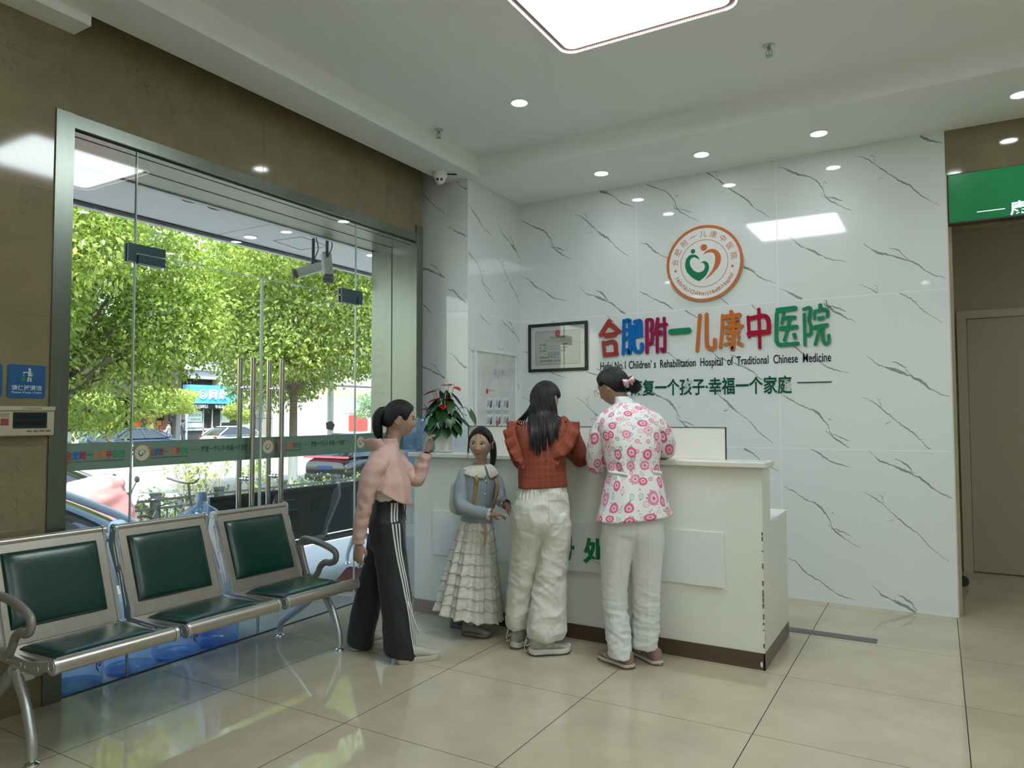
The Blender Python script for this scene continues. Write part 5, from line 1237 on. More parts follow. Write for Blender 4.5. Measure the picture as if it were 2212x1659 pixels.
# bow
b = MB(); C = Vector((.060, .118, 1.568)); ax = Vector((.86, .32, .35)).normalized(); up_ = Vector((-.30, -.1, .95)).normalized(); nn = ax.cross(up_).normalized()
if nn.y > 0: nn = -nn
for s in (-1, 1):
    V = []; F = []
    for i in range(7):
        u = i / 6; w = .006 + .016 * u ** .8; bul = .012 * math.sin(PI * u)
        V += [C + ax * s * (.038 * u) + up_ * (w * 1.0) + nn * bul, C + ax * s * (.038 * u) + nn * (bul * 1.5 + .004), C + ax * s * (.038 * u) - up_ * w + nn * bul]
    for i in range(6): F += [(3 * i, 3 * i + 3, 3 * i + 4, 3 * i + 1), (3 * i + 1, 3 * i + 4, 3 * i + 5, 3 * i + 2)]
    b.add(V, F)
    b.add([C + ax * s * .004 + nn * .006, C + ax * s * .030 - up_ * .030 + nn * .004, C + ax * s * .014 - up_ * .036 + nn * .004, C + ax * s * -.002 - up_ * .004 + nn * .006], [(0, 1, 2, 3)])
b.ell(C + nn * .008, (.007, .007, .008), 12, 8)
solid(b.build('hair_bow', mat('pink_satin', (0.62, 0.42, 0.43), rough=0.35), hair, smooth=60), .0015)
b = MB()
b.prism([(-.034, -.030), (.034, -.030), (.044, .004), (.034, .026), (-.034, .026), (-.044, .004)], -.001, .001, frame(ax, up_, nn, C + nn * .001 - up_ * .006)); b.build('bow_backing', mat('navy_satin', (0.012, 0.016, 0.05), rough=0.4), hair)
# glasses
def glasses(par, M, k, name='glasses'):
    b = MB()
    for s in (-1, 1):
        b.tube([M @ Vector((s * (.031 + .0215 * math.cos(a)) * k, (.104 - .0 + .006 * (1 - abs(math.cos(a)))) * k, (-.001 + .0185 * math.sin(a)) * k)) for a in np.linspace(0, 2 * PI, 26, endpoint=False)], .0009 * k, 6, loop=True)
        b.tube([M @ Vector((s * .0525 * k, .103 * k, .004 * k)), M @ Vector((s * .070 * k, .075 * k, .004 * k)), M @ Vector((s * .0775 * k, .02 * k, .006 * k)), M @ Vector((s * .078 * k, -.015 * k, .002 * k))], .0010 * k, 6, sub=12)
    b.tube([M @ Vector((-.0095 * k, .106 * k, .002 * k)), M @ Vector((0, .110 * k, .005 * k)), M @ Vector((.0095 * k, .106 * k, .002 * k))], .0010 * k, 6, sub=6)
    g = b.build(name, mat('gilt_wire', (0.42, 0.34, 0.22), rough=0.25, metal=0.9), par)
    b = MB()
    for s in (-1, 1):
        V = [M @ Vector((s * (.031 + .021 * math.cos(a)) * k, .1045 * k, (-.001 + .018 * math.sin(a)) * k)) for a in np.linspace(0, 2 * PI, 20, endpoint=False)]; b.add(V, [tuple(range(20))])
    b.build('lens', glass_mat('spectacle_lens', (0.97, 0.98, 0.98), 1.0), g, smooth=0)
glasses(body, HM, hk)
# tunic
b = MB()
loft(b, [(.808, .068, .040, .212, .165), (.88, .070, .046, .188, .150), (1.0, .073, .056, .160, .124), (1.078, .074, .066, .148, .112), (1.17, .071, .083, .158, .116), (1.26, .066, .104, .172, .118), (1.33, .063, .122, .172, .112), (1.382, .060, .137, .146, .094), (1.418, .054, .152, .096, .074), (1.440, .049, .160, .064, .060)], 60, 72, .30, .075, 2.25)
tun = b.build('tunic', M_FLORAL, p, smooth=80)
def wr_tunic(q):
    waist = math.exp(-((q.z - 1.07) / .05) ** 2)
    v = .0045 * ridge(q, (9, 9, 3.2), 1.0) + .003 * ridge(q, (20, 20, 7), 4.0)
    v += waist * .006 * math.sin(q.x * 95 + q.z * 30) - waist * .004
    fl = max(0, (1.0 - q.z) / .2); v += .008 * fl * math.sin(math.atan2(q.y - .05, q.x - .07) * 7 + 1)
    return v
wrinkle(tun, wr_tunic); solid(tun, .003)
def sleeve(par, path, rad, m, sub=34, n=30, amp=.006, sc=(16, 16, 16), seed=2.0, name='sleeve', flat=(1, 1)):
    b = MB().tube(path, rad, n, False, 0, sub, flat=flat, uvw=True); o = b.build(name, m, par, smooth=80)
    wrinkle(o, lambda q: amp * ridge(q, sc, seed) + amp * .4 * ridge(q, [s * 2.2 for s in sc], seed + 3)); return solid(o, .0025)
sleeve(tun, [(.010, .135, 1.345), (-.035, .133, 1.345), (-.083, .140, 1.285), (-.103, .150, 1.190), (-.108, .192, 1.112), (-.085, .285, 1.100), (-.055, .365, 1.128)], [.040, .060, .063, .063, .063, .057, .052], M_FLORAL, amp=.009)
sleeve(tun, [(.110, .138, 1.345), (.162, .138, 1.350), (.222, .150, 1.290), (.266, .188, 1.205), (.282, .245, 1.176), (.252, .300, 1.168), (.215, .335, 1.163)], [.040, .056, .063, .063, .056, .050, .047], M_FLORAL, amp=.009, seed=5)
b = MB(); R = []
for z, r in ((1.428, .066), (1.440, .061), (1.458, .0585), (1.476, .0575)):
    R.append([Vector((.047 + (r) * math.cos(a) - (z - 1.43) * .30, .165 + r * .95 * math.sin(a) + (z - 1.43) * .35, z + .022 * math.sin(a) * -.2)) for a in np.linspace(0, 2 * PI, 40, endpoint=False)])
b.rings(R, False, False); solid(b.build('collar', M_WHITECLOTH, tun, smooth=80), .003)
tb = bvh_of(tun)
def on_torso(tb, c, a, z, off=.003):
    d = Vector((math.cos(a), math.sin(a), 0)); h = tb.ray_cast(Vector((c[0], c[1], z)) + d * .6, -d)
    return h[0] + d * off if h[0] else Vector((c[0], c[1], z)) + d * .15
for a0, a1, nm in ((-2.75, -1.95, 'waist_tie'), (-.75, -.15, 'waist_tie')):
    P = [on_torso(tb, (.074, .066), a, 1.062 - .012 * i / 9, .005) for i, a in enumerate(np.linspace(a0, a1, 10))]
    b = MB(); ribbon(b, P, [Vector((0, 0, 1))] * 10, .020); solid(b.build(nm, M_FLORAL, tun, smooth=60), .002)
# trousers and shoes
b = MB()
loft(b, [(.685, .060, .05, .10, .06), (.735, .062, .05, .166, .112), (.86, .068, .05, .16, .115), (1.0, .07, .06, .13, .10)], 16, 40, .2, cap0=True, cap1=True, uv=False)
loft(b, [(.052, -.012, .040, .058, .066), (.20, -.022, .055, .060, .064), (.383, -.034, .072, .062, .066), (.56, -.030, .062, .078, .083), (.70, -.016, .052, .090, .10), (.80, -.005, .052, .080, .10)], 30, 32, .2, cap0=True, cap1=True, uv=False)
loft(b, [(.085, .130, .105, .069, .072), (.20, .138, .095, .067, .068), (.383, .139, .085, .069, .070), (.56, .140, .065, .082, .085), (.70, .142, .052, .090, .10), (.80, .134, .052, .080, .10)], 30, 32, .2, cap0=True, cap1=True, uv=False)
tr = remesh(b.build('trousers', M_WHITECLOTH, p), .006, 5)
def wr_tr(q):
    low = math.exp(-((q.z - .20) / .17) ** 2); kn = math.exp(-((q.z - .40) / .13) ** 2)
    v = .0035 * ridge(q, (10, 10, 4), 2) + (.0075 * low + .0045 * kn) * ridge((q.x + q.z * .5, q.y, q.z), (9, 9, 24), 6)
    v += .0026 * ridge((q.x + q.z * .6, q.y, q.z - q.x * .4), (26, 26, 30), 1) * (.4 + low + .6 * kn)
    v -= .010 * math.exp(-((q.x - .062) / .010) ** 2) * max(0, min(1, (q.z - .62) / .1))
    v -= .0035 * math.exp(-((q.x + .020) / .006) ** 2) * max(0, q.z - .15) - .0030 * math.exp(-((q.x - .138) / .007) ** 2)
    return v
wrinkle(tr, wr_tr)
M_MAUVE = mat('mauve_suede', (0.27, 0.175, 0.165), rough=0.85, var=.12, vscale=40); M_GUM = mat('gum_sole', (0.20, 0.10, 0.05), rough=0.6); M_SOLEW = mat('offwhite_rubber', (0.60, 0.58, 0.53), rough=0.5); M_STRIPE = mat('cream_leather', (0.55, 0.52, 0.45), rough=0.5)
ST = [([(.40, .05), (.50, .35), (.58, .72)], .022), ([(.52, .05), (.60, .35), (.67, .66)], .022), ([(.66, .05), (.48, .40), (.36, .62)], .020), ([(.24, .50), (.36, .58), (.50, .52)], .022), ([(.30, .1), (.34, .4), (.38, .7)], .014)]
shoe(p, (.047, -.016), (-.104, .202), M_MAUVE, M_SOLEW, (M_STRIPE, ST), tread=M_GUM, wd=1.12, sole_h=.022)
shoe(p, (.206, .038), (.100, .300), M_MAUVE, M_SOLEW, (M_STRIPE, ST), tread=M_GUM, wd=1.08, sole_h=.022)

# ------------------------------------------------------------------ woman in the rust lace blouse
def eyelet():
    m = bpy.data.materials.new('rust_eyelet_lace'); n, l, b = nodes_of(m); b.inputs['Roughness'].default_value = 0.85
    uvn = n.new('ShaderNodeUVMap'); sp = n.new('ShaderNodeSeparateXYZ'); l.new(uvn.outputs[0], sp.inputs[0])
    def mt(op, a, bb=None):
        q = n.new('ShaderNodeMath'); q.operation = op
        for i, v in enumerate((a, bb)):
            if v is None: continue
            if isinstance(v, (int, float)): q.inputs[i].default_value = v
            else: l.new(v, q.inputs[i])
        return q.outputs[0]
    def cell(o, s): f = mt('FRACT', mt('MULTIPLY', o, s)); return mt('SUBTRACT', f, 0.5)
    u, v = cell(sp.outputs[0], 144.0), cell(sp.outputs[1], 144.0)
    d = mt('SQRT', mt('ADD', mt('MULTIPLY', u, u), mt('MULTIPLY', v, v)))
    U2, V2 = cell(sp.outputs[0], 36.0), cell(sp.outputs[1], 36.0)
    d2 = mt('SQRT', mt('ADD', mt('MULTIPLY', U2, U2), mt('MULTIPLY', V2, V2)))
    rad = mt('MULTIPLY_ADD', mt('GREATER_THAN', d2, .30), .14) if False else mt('ADD', mt('MULTIPLY', mt('LESS_THAN', d2, .36), .13), .20)
    hole = mt('LESS_THAN', d, rad)
    mx = n.new('ShaderNodeMix'); mx.data_type = 'RGBA'; mx.inputs[6].default_value = (0.255, 0.052, 0.024, 1); mx.inputs[7].default_value = (0.085, 0.018, 0.010, 1); l.new(hole, mx.inputs[0]); l.new(mx.outputs[2], b.inputs['Base Color'])
    bp = n.new('ShaderNodeBump'); bp.inputs['Strength'].default_value = .5; bp.inputs['Distance'].default_value = .003; bp.invert = True; l.new(hole, bp.inputs['Height']); l.new(bp.outputs[0], b.inputs['Normal'])
    return m
M_RUST = eyelet()
p = person('woman with long black hair in a rust lace blouse at the desk', (1.10, 1.28))
HM = head_frame((.052, .195, 1.470), (.62, .74, -.30), (.18, .22, 1)); hk = .99
b = MB(); add_head(b, HM, hk)
b.tube([(.040, .12, 1.30), (.043, .15, 1.37), (.045, .178, 1.43)], [.056, .050, .050], 20, sub=10)
loft(b, [(.75, .02, .02, .10, .07), (.97, .026, .02, .10, .07), (1.15, .022, .05, .105, .07), (1.28, .035, .095, .12, .07), (1.33, .04, .115, .07, .05)], 20, 24, .45, cap0=True, cap1=True, uv=False)
b.tube([(.165, .150, 1.29), (.235, .16, 1.20), (.262, .165, 1.118), (.235, .23, 1.130), (.165, .335, 1.150)], [.038, .034, .032, .028, .022], 14, sub=24)
add_hand(b, (.165, .335, 1.148), (-.45, .80, -.03), (0, .05, -1), .92, (.25, .45, .4), thumb=1)
b.tube([(-.105, .06, 1.29), (-.13, .075, 1.19), (-.092, .14, 1.09), (-.03, .30, 1.11), (.01, .40, 1.145)], [.038, .034, .032, .028, .022], 14, sub=24)
add_hand(b, (.01, .40, 1.143), (.5, .85, -.02), (0, .05, -1), .92, (.25, .4, .4), thumb=-1)
for hx, hy, kx, ky, ax, ay in ((-.055, .03, -.08, .07, -.118, .105), (.075, .03, .07, .03, .012, -.018)): b.tube([(hx, hy, .90), (hx, hy, .74), (kx, ky, .42), (ax, ay, .07)], [.07, .075, .048, .034], 14, sub=20)
body = remesh(b.build('body', M_SKIN, p), .0050, 5)
fc = Face(body, HM, hk); add_features(fc, body, 0)
def hl_red(a, s): return float(np.interp(a, [0, .5, .9, 1.2, 1.45, 1.75, 2.1, PI], [.062, .058, .035, .012, .026 if s > 0 else .0, .012 if s > 0 else -.03, -.07, -.09]))
hair = hair_cap(HM, hk, hl_red, .017, seed=8).build('hair', M_HAIR, p, smooth=80)
b = MB(); b.tube([HM @ Vector((.078, -.012, .022)), HM @ Vector((.082, -.004, -.004)), HM @ Vector((.075, .030, -.040)), HM @ Vector((.060, .066, -.058))], .0016, 6, sub=14)
V = []; F = []
for i in range(9):
    u = -1 + 2 * i / 8
    for jj in range(7):
        v = -1 + 2 * jj / 6; V.append(fc.pt(.058 * u, -.052 + .034 * v, .004 + .012 * (1 - u * u) * (1 - v * v)))
for i in range(8):
    for jj in range(6): a = i * 7 + jj; F.append((a, a + 7, a + 8, a + 1))
b.add(V, F); solid(b.build('face_mask', mat('mask_white', (0.66, 0.66, 0.64), rough=0.7), body, smooth=70), .0012)
b = MB()
loft(b, [(.955, .026, .022, .150, .108), (1.0, .024, .022, .142, .104), (1.07, .021, .030, .140, .102), (1.15, .022, .048, .150, .104), (1.22, .028, .070, .164, .104), (1.28, .036, .092, .168, .098), (1.325, .042, .110, .132, .082), (1.352, .045, .122, .085, .066), (1.365, .046, .128, .062, .056)], 54, 64, .45, .03, 2.3)
bl = b.build('blouse', M_RUST, p, smooth=80)
wrinkle(bl, lambda q: .004 * ridge(q, (8, 8, 5), 3) + .0025 * ridge(q, (20, 20, 14), 7) + .004 * max(0, (1.02 - q.z) / .06) * math.sin(q.x * 60)); solid(bl, .003)
sleeve(bl, [(.145, .135, 1.312), (.210, .150, 1.235), (.250, .155, 1.150), (.262, .175, 1.108), (.238, .235, 1.128), (.190, .310, 1.150)], [.050, .052, .050, .047, .042, .036], M_RUST, amp=.004, seed=4)
sleeve(bl, [(-.095, .06, 1.312), (-.128, .070, 1.230), (-.120, .095, 1.140), (-.085, .150, 1.090), (-.04, .270, 1.112), (-.012, .345, 1.138)], [.050, .050, .047, .045, .041, .036], M_RUST, amp=.004, seed=6)
tb = bvh_of(bl)
b = MB(); rnd = random.Random(21)
def back_y(x, z):
    h = tb.ray_cast(Vector((x, -.6, z)), Vector((0, 1, 0))); return h[0].y if h[0] else 9
def fall(b, x0, y0, z0, x1, z1, r, off=.010, tip=.12, wave=.004, ph=0.0):
    P = []; n = 22
    for i in range(n):
        u = i / (n - 1); z = z0 + (z1 - z0) * u; k = u * u * (3 - 2 * u); x = x0 + (x1 - x0) * k + wave * math.sin(7 * u + ph)
        ys = back_y(x, z) - off; yf = y0 - .030 * math.sin(PI * min(1, u * 1.2)) - .02 * u
        P.append((x, min(yf, ys) if z < 1.37 else yf, z))
    for _ in range(3): P = [P[0]] + [tuple((P[i - 1][c] + 2 * P[i][c] + P[i + 1][c]) / 4 for c in range(3)) for i in range(1, n - 1)] + [P[-1]]
    R = [(r * f, r * .5 * f) for f in np.interp(np.linspace(0, 1, n), [0, .12, .7, 1], [.75, 1.0, .9, tip])]
    b.tube(P, R, 10, uvw=True, up=(1, 0, 0))
for i in range(34):
    u = i / 33; x0 = -.028 + .120 * u; x1 = -.046 + .158 * u + rnd.uniform(-.012, .012)
    z1 = float(np.interp(u, [0, .15, .4, .7, 1], [1.225, 1.150, 1.145, 1.19, 1.24])) + rnd.uniform(-.010, .030)
    fall(b, x0, .118 + .07 * (u - .42) ** 2, 1.515 + .035 * math.sin(PI * u), x1, z1, .0135, .008 + .008 * (i % 2), .1, rnd.uniform(.001, .006), i * 1.3)
for i in range(46):
    u = rnd.random(); x0 = -.035 + .130 * u; x1 = -.055 + .175 * u + rnd.uniform(-.02, .02)
    fall(b, x0, .108 + .07 * (u - .42) ** 2, 1.50, x1, 1.15 + .09 * abs(u - .3) + rnd.uniform(-.012, .08), rnd.uniform(.0025, .0055), .020 + rnd.uniform(0, .008), .05, rnd.uniform(.002, .008), i * 2.1)
for k in range(5): fall(b, -.030, .15, 1.46, -.080 - .020 * k, 1.300 - .006 * k, .0060, .012, .1, .004, k)
for k in range(4): fall(b, .085 + .004 * k, .150 + .006 * k, 1.40, .128 + .006 * k, 1.285 + .018 * k, .0060, .012, .1, .004, k)
b.build('long_hair', M_HAIR, hair, smooth=80)
def ruffle(par, inner, out, waves, amp, m, rows=5):
    """gathered frill: inner edge sewn along a path, outer edge standing off and waving"""
    I = cr(inner, 60); O = cr(out, 60); V = []; F = []; U = []
    for i in range(60):
        a, c = Vector(I[i]), Vector(O[i]); d = c - a; t = Vector(I[min(59, i + 1)]) - Vector(I[max(0, i - 1)]); nrm = t.cross(d).normalized()
        for r in range(rows):
            u = r / (rows - 1); V.append(a + d * u + nrm * (amp * u ** 1.2 * math.sin(waves * 2 * PI * i / 59 + .5)) + t.normalized() * (amp * .4 * u * math.cos(waves * 2 * PI * i / 59)))
    for i in range(59):
        for r in range(rows - 1):
            q = i * rows + r; F.append((q, q + rows, q + rows + 1, q + 1)); U.append(((i * .008, r * .018), (i * .008 + .008, r * .018), (i * .008 + .008, r * .018 + .018), (i * .008, r * .018 + .018)))
    b = MB().add(V, F, 0, U); return solid(b.build('ruffle', m, par, smooth=80), .002)
# left frill from the shoulder down the back, right frill capping the sleeve and crossing the back
ruffle(bl, [(-.085, .100, 1.340), (-.130, .035, 1.322), (-.135, -.018, 1.275), (-.112, -.045, 1.200), (-.092, -.062, 1.125), (-.082, -.070, 1.085)],
       [(-.120, .110, 1.352), (-.190, .045, 1.300), (-.198, -.020, 1.235), (-.175, -.058, 1.165), (-.125, -.088, 1.105), (-.090, -.088, 1.060)], 5.5, .016, M_RUST)
ruffle(bl, [(.110, .165, 1.350), (.168, .110, 1.338), (.175, .060, 1.300), (.150, .018, 1.250), (.105, -.015, 1.205), (.050, -.040, 1.165)],
       [(.150, .180, 1.362), (.240, .120, 1.330), (.252, .060, 1.272), (.205, .000, 1.190), (.150, -.045, 1.140), (.045, -.068, 1.110)], 5.0, .015, M_RUST)
ruffle(bl, [(.075, -.032, 1.160), (.095, -.030, 1.135), (.085, -.040, 1.105)], [(.130, -.045, 1.150), (.128, -.048, 1.110), (.095, -.055, 1.060)], 1.5, .010, M_RUST)
b = MB(); loft(b, [(.655, .012, .035, .09, .06), (.74, .012, .030, .162, .124), (.84, .015, .026, .160, .124), (.93, .020, .022, .143, .104), (.957, .022, .022, .132, .096)], 20, 44, .35, cap0=True, cap1=True, uv=False)
loft(b, [(.118, -.115, .100, .055, .056), (.150, -.118, .100, .066, .066), (.28, -.104, .092, .074, .072), (.45, -.084, .075, .074, .074), (.60, -.068, .05, .084, .088), (.70, -.064, .035, .092, .110), (.80, -.050, .03, .085, .110)], 34, 36, .35, cap0=True, cap1=True, uv=False)
loft(b, [(.085, .046, -.004, .086, .070), (.115, .043, -.002, .103, .082), (.25, .052, .004, .098, .082), (.45, .070, .018, .082, .080), (.60, .084, .025, .088, .090), (.70, .086, .030, .092, .110), (.80, .076, .03, .085, .110)], 34, 36, .35, cap0=True, cap1=True, uv=False)
tr = remesh(b.build('trousers', M_CREAMCLOTH, p), .006, 4)
def wr_red(q):
    g = max(0, min(1, (q.z - .88) / .03)) * max(0, min(1, (.952 - q.z) / .008)); low = math.exp(-((q.z - .16) / .08) ** 2); kn = math.exp(-((q.z - .42) / .15) ** 2); top = math.exp(-((q.z - .62) / .12) ** 2)
    v = .009 * ridge((q.x + .5 * q.z, q.y, q.z - .4 * q.x), (7, 7, 8), 2) + .0042 * ridge((q.x - .6 * q.z, q.y, q.z), (15, 15, 13), 5) + .0022 * ridge(q, (34, 34, 30), 8) + .006 * kn * ridge((q.x, q.y, q.z + q.x * .6), (8, 8, 16), 9)
    v += .006 * low * ridge(q, (14, 14, 6), 3) + g * .004 * math.sin(math.atan2(q.y - .02, q.x - .02) * 38)
    v -= .016 * top * math.exp(-((q.x + .004) / .018) ** 2)
    return v
wrinkle(tr, wr_red)
b = MB(); tb = bvh_of(tr)
def seam(b, pts, w=.003):
    P = []
    for x, z in pts:
        h = tb.ray_cast(Vector((x, -.5, z)), Vector((0, 1, 0)))
        if h[0]: P.append(h[0] + Vector((0, -.0012, 0)))
    b.tube(P, w / 2, 5)
for pts in ([(.055, .885), (.055, .78), (.062, .762), (.10, .755), (.135, .765), (.14, .80)], [(.055, .885), (.10, .888), (.145, .885)], [(-.055, .88), (-.062, .79), (-.075, .765), (-.11, .765)]): seam(b, [tuple(q) for q in cr(pts, 24)])
b.build('pocket_seam', mat('cream_seam', (0.50, 0.49, 0.43), rough=0.8), tr)
for sx, sy, sz in ((-.172, .07, .135), (-.068, -.05, .115)):
    b = MB().tube([(sx, sy, sz), (sx - .014, sy - .012, sz - .03), (sx - .004, sy - .016, sz - .055), (sx + .012, sy - .01, sz - .04)], .0018, 6, sub=16).tube([(sx, sy, sz - .02), (sx - .018, sy - .01, sz - .05), (sx - .012, sy - .012, sz - .085), (sx + .004, sy - .01, sz - .075)], .0018, 6, sub=16); b.build('drawstring', mat('cream_cord', (0.50, 0.49, 0.42), rough=0.8), tr)
M_GREYSHOE = mat('grey_mesh_shoe', (0.34, 0.34, 0.30), rough=0.7, var=.3, vscale=60); M_DARKSOLE = mat('dark_rubber', (0.055, 0.058, 0.065), rough=0.6); M_SILVER = mat('silver_overlay', (0.42, 0.42, 0.39), rough=0.4)
ST2 = [([(.12, .25), (.25, .55), (.36, .75)], .012), ([(.34, .12), (.42, .5), (.5, .75)], .016), ([(.52, .10), (.60, .45), (.64, .7)], .014), ([(.74, .1), (.8, .5), (.78, .85)], .012), ([(.06, .5), (.14, .7), (.2, .85)], .016)]
shoe(p, (-.062, -.038), (.184, .020), M_GREYSHOE, M_SOLEW, (M_SILVER, ST2), hgt=1.10, wd=1.20, tread=M_DARKSOLE, sole_h=.036)
shoe(p, (-.158, .066), (-.005, .225), M_GREYSHOE, M_SOLEW, (M_SILVER, ST2), hgt=1.10, wd=1.20, tread=M_DARKSOLE, sole_h=.040)

M_SOCK = mat('white_sock', (0.62, 0.62, 0.62), rough=.85)
b = MB()
for ax, ay in ((-.118, .105), (.012, -.018)): b.tube([(ax, ay, .05), (ax, ay, .15)], .040, 16)
b.build('socks', mat('grey_sock', (0.30, 0.30, 0.28), rough=.85), p)
# ------------------------------------------------------------------ little girl in the lace skirt
p = girl = person('little girl in a grey-blue cardigan and long tiered white lace skirt', (0.58, 1.36))
HM = head_frame((.056, -.004, 1.1945), (-.19, -.98, -.02), (.03, -.02, 1)); hk = .955
b = MB(); add_head(b, HM, hk, 84, 110)
b.tube([(.055, .022, 1.02), (.056, .018, 1.08), (.057, .012, 1.13)], [.040, .036, .040], 20, sub=10)
loft(b, [(.62, .02, .02, .075, .06), (.75, .032, .02, .072, .055), (.9, .04, .015, .08, .06), (1.0, .045, .015, .09, .055), (1.045, .05, .015, .06, .045)], 18, 24, .58, cap0=True, cap1=True, uv=False)
b.tube([(-.035, -.03, 1.00), (-.062, -.04, .92), (-.064, -.065, .835), (.0, -.125, .795), (.118, -.160, .772)], [.030, .028, .026, .023, .019], 14, sub=24)
add_hand(b, (.116, -.160, .772), (.92, .12, -.04), (.1, -.15, -.9), .74, (.25, .45, .4), thumb=1, tcurl=.8, rwrist=.023)
b.tube([(.125, .07, 1.00), (.160, .055, .92), (.180, .00, .850), (.200, -.06, .830), (.222, -.105, .822)], [.030, .028, .026, .022, .019], 14, sub=24)
add_hand(b, (.222, -.105, .820), (.62, -.30, -.72), (-.75, .2, -.5), .72, (.25, .35, .35), thumb=-1, tcurl=.3, rwrist=.023)
for hx, hy, ax, ay in ((-.02, .05, -.092, .150), (.05, .0, -.005, .005)): b.tube([(hx, hy, .70), (hx, hy, .60), ((hx + ax) / 2, (hy + ay) / 2, .34), (ax, ay, .07)], [.055, .06, .042, .030], 14, sub=20)
body = remesh(b.build('body', M_SKIN_CHILD, p), .0034, 4)
fc = Face(body, HM, hk); add_features(fc, body, -1.0 if False else 0.85)
def hl_girl(a, s): return float(np.interp(a, [0, .35, .7, .95, 1.15, 1.40, 1.65, 2.0, 2.5, PI], [.070, .066, .052, .030, .006, .018, -.004, -.045, -.055, -.058]))
hair = hair_cap(HM, hk, hl_girl, .012, seed=14, fall=.020).build('hair', M_HAIR, p, smooth=80)
b = MB(); rnd = random.Random(5)
for k in range(9): b.tube([HM @ Vector((.062 + .001 * k, .030 - .004 * k, .045)), HM @ Vector((.076, .024 - .004 * k, .0)), HM @ Vector((.076 + rnd.uniform(-.004, .008), .026 - .005 * k, -.05 - rnd.uniform(0, .06)))], [.0025, .0016, .0004], 5, sub=10, uvw=True)
for k in range(6): b.tube([HM @ Vector((-.060, .034 - .004 * k, .045)), HM @ Vector((-.074, .030 - .003 * k, .008)), HM @ Vector((-.078 - rnd.uniform(0, .006), .020, -.04 - rnd.uniform(0, .04)))], [.0022, .0013, .0004], 5, sub=10, uvw=True)
for k in range(12):
    s = 1 if k % 2 else -1; x = s * rnd.uniform(.002, .05); b.tube([HM @ Vector((x * .5, .080, .076)), HM @ Vector((x * 1.0, .0925, .056)), HM @ Vector((x * 1.25, .0925 - abs(x) * .3, .038 + rnd.uniform(-.008, .010)))], [.0011, .0006, .0002], 5, sub=8, uvw=True)
b.build('loose_strands', M_HAIR, hair, smooth=80)
b = MB().tube([HM @ Vector((-.028, -.085, .035)), HM @ Vector((-.050, -.105, .0)), HM @ Vector((-.062, -.095, -.07)), HM @ Vector((-.060, -.080, -.135)), HM @ Vector((-.050, -.07, -.17))], [.016, .022, .022, .015, .004], 14, True, 0, 24, uvw=True); b.build('ponytail', M_HAIR, hair, smooth=80)
def ribbed(name, col, freq):
    m = bpy.data.materials.new(name); n, l, bb = nodes_of(m); bb.inputs['Base Color'].default_value = (*col, 1); bb.inputs['Roughness'].default_value = .85
    uvn = n.new('ShaderNodeUVMap'); w = n.new('ShaderNodeTexWave'); w.wave_type = 'BANDS'; w.bands_direction = 'X'; w.inputs['Scale'].default_value = freq; w.inputs['Distortion'].default_value = .6; l.new(uvn.outputs[0], w.inputs['Vector'])
    bp = n.new('ShaderNodeBump'); bp.inputs['Strength'].default_value = .22; bp.inputs['Distance'].default_value = .003; l.new(w.outputs[0], bp.inputs['Height']); l.new(bp.outputs[0], bb.inputs['Normal'])
    mx = n.new('ShaderNodeMix'); mx.data_type = 'RGBA'; mx.inputs[6].default_value = (*[c * .92 for c in col], 1); mx.inputs[7].default_value = (*col, 1); l.new(w.outputs[0], mx.inputs[0]); l.new(mx.outputs[2], bb.inputs['Base Color']); return m
M_KNIT = ribbed('grey_blue_ribbed_knit', (0.265, 0.315, 0.345), 60)
M_IVORY = mat('ivory_lace_cotton', (0.60, 0.575, 0.50), rough=0.85, bump=.4, bscale=220)
b = MB()
loft(b, [(.705, .024, .022, .098, .083), (.735, .028, .021, .097, .081), (.80, .033, .018, .097, .079), (.88, .037, .016, .103, .081), (.95, .042, .015, .112, .081), (1.005, .045, .015, .113, .075), (1.040, .050, .016, .086, .060), (1.060, .054, .018, .056, .048)], 44, 56, .58, -.13, 2.25)
cd_ = b.build('cardigan', M_KNIT, p, smooth=80); wrinkle(cd_, lambda q: .0035 * ridge(q, (11, 11, 7), 3) + .002 * ridge(q, (26, 26, 14), 5)); solid(cd_, .003)
sleeve(cd_, [(-.028, -.018, 1.022), (-.060, -.035, .955), (-.070, -.050, .880), (-.062, -.078, .822), (-.010, -.118, .795), (.060, -.142, .782), (.108, -.157, .774)], [.042, .043, .041, .041, .038, .034, .032], M_KNIT, amp=.0045, seed=11)
sleeve(cd_, [(.118, .058, 1.020), (.152, .055, .950), (.172, .030, .880), (.182, -.010, .843), (.198, -.055, .832), (.214, -.088, .826)], [.040, .040, .037, .035, .031, .028], M_KNIT, amp=.004, seed=12)
def lace_cuff(par, c, d, r, L=.022):
    d = Vector(d).normalized(); a = Vector((0, 0, 1)); a = (a - d * a.dot(d)).normalized(); bb = d.cross(a); R = []
    for i in range(4):
        u = i / 3; R.append([Vector(c) + d * (L * u + (.003 * math.cos(9 * 2 * PI * j / 54) if i == 3 else 0)) + (a * math.cos(2 * PI * j / 54) + bb * math.sin(2 * PI * j / 54)) * (r * (1 + .16 * u) + .0025 * u * math.sin(9 * 2 * PI * j / 54)) for j in range(54)])
    o = MB().rings(R, False, False).build('lace_cuff', M_IVORY, par, smooth=80); solid(o, .0016)
lace_cuff(cd_, (.100, -.154, .776), (.92, -.20, -.12), .0335, .026); lace_cuff(cd_, (.208, -.080, .828), (.45, -.85, -.12), .029, .020)
tb = bvh_of(cd_)
def chest(x, z, off=.003):
    d = Vector((-.50, .86, 0)).normalized(); o = Vector((x, 0, z)) - d * .5; h = tb.ray_cast(o, d); return (h[0] - d * off) if h[0] else Vector((x, -.07, z))
fwd = Vector((.50, -.86, 0)).normalized(); rgt = Vector((.86, .50, 0)).normalized()
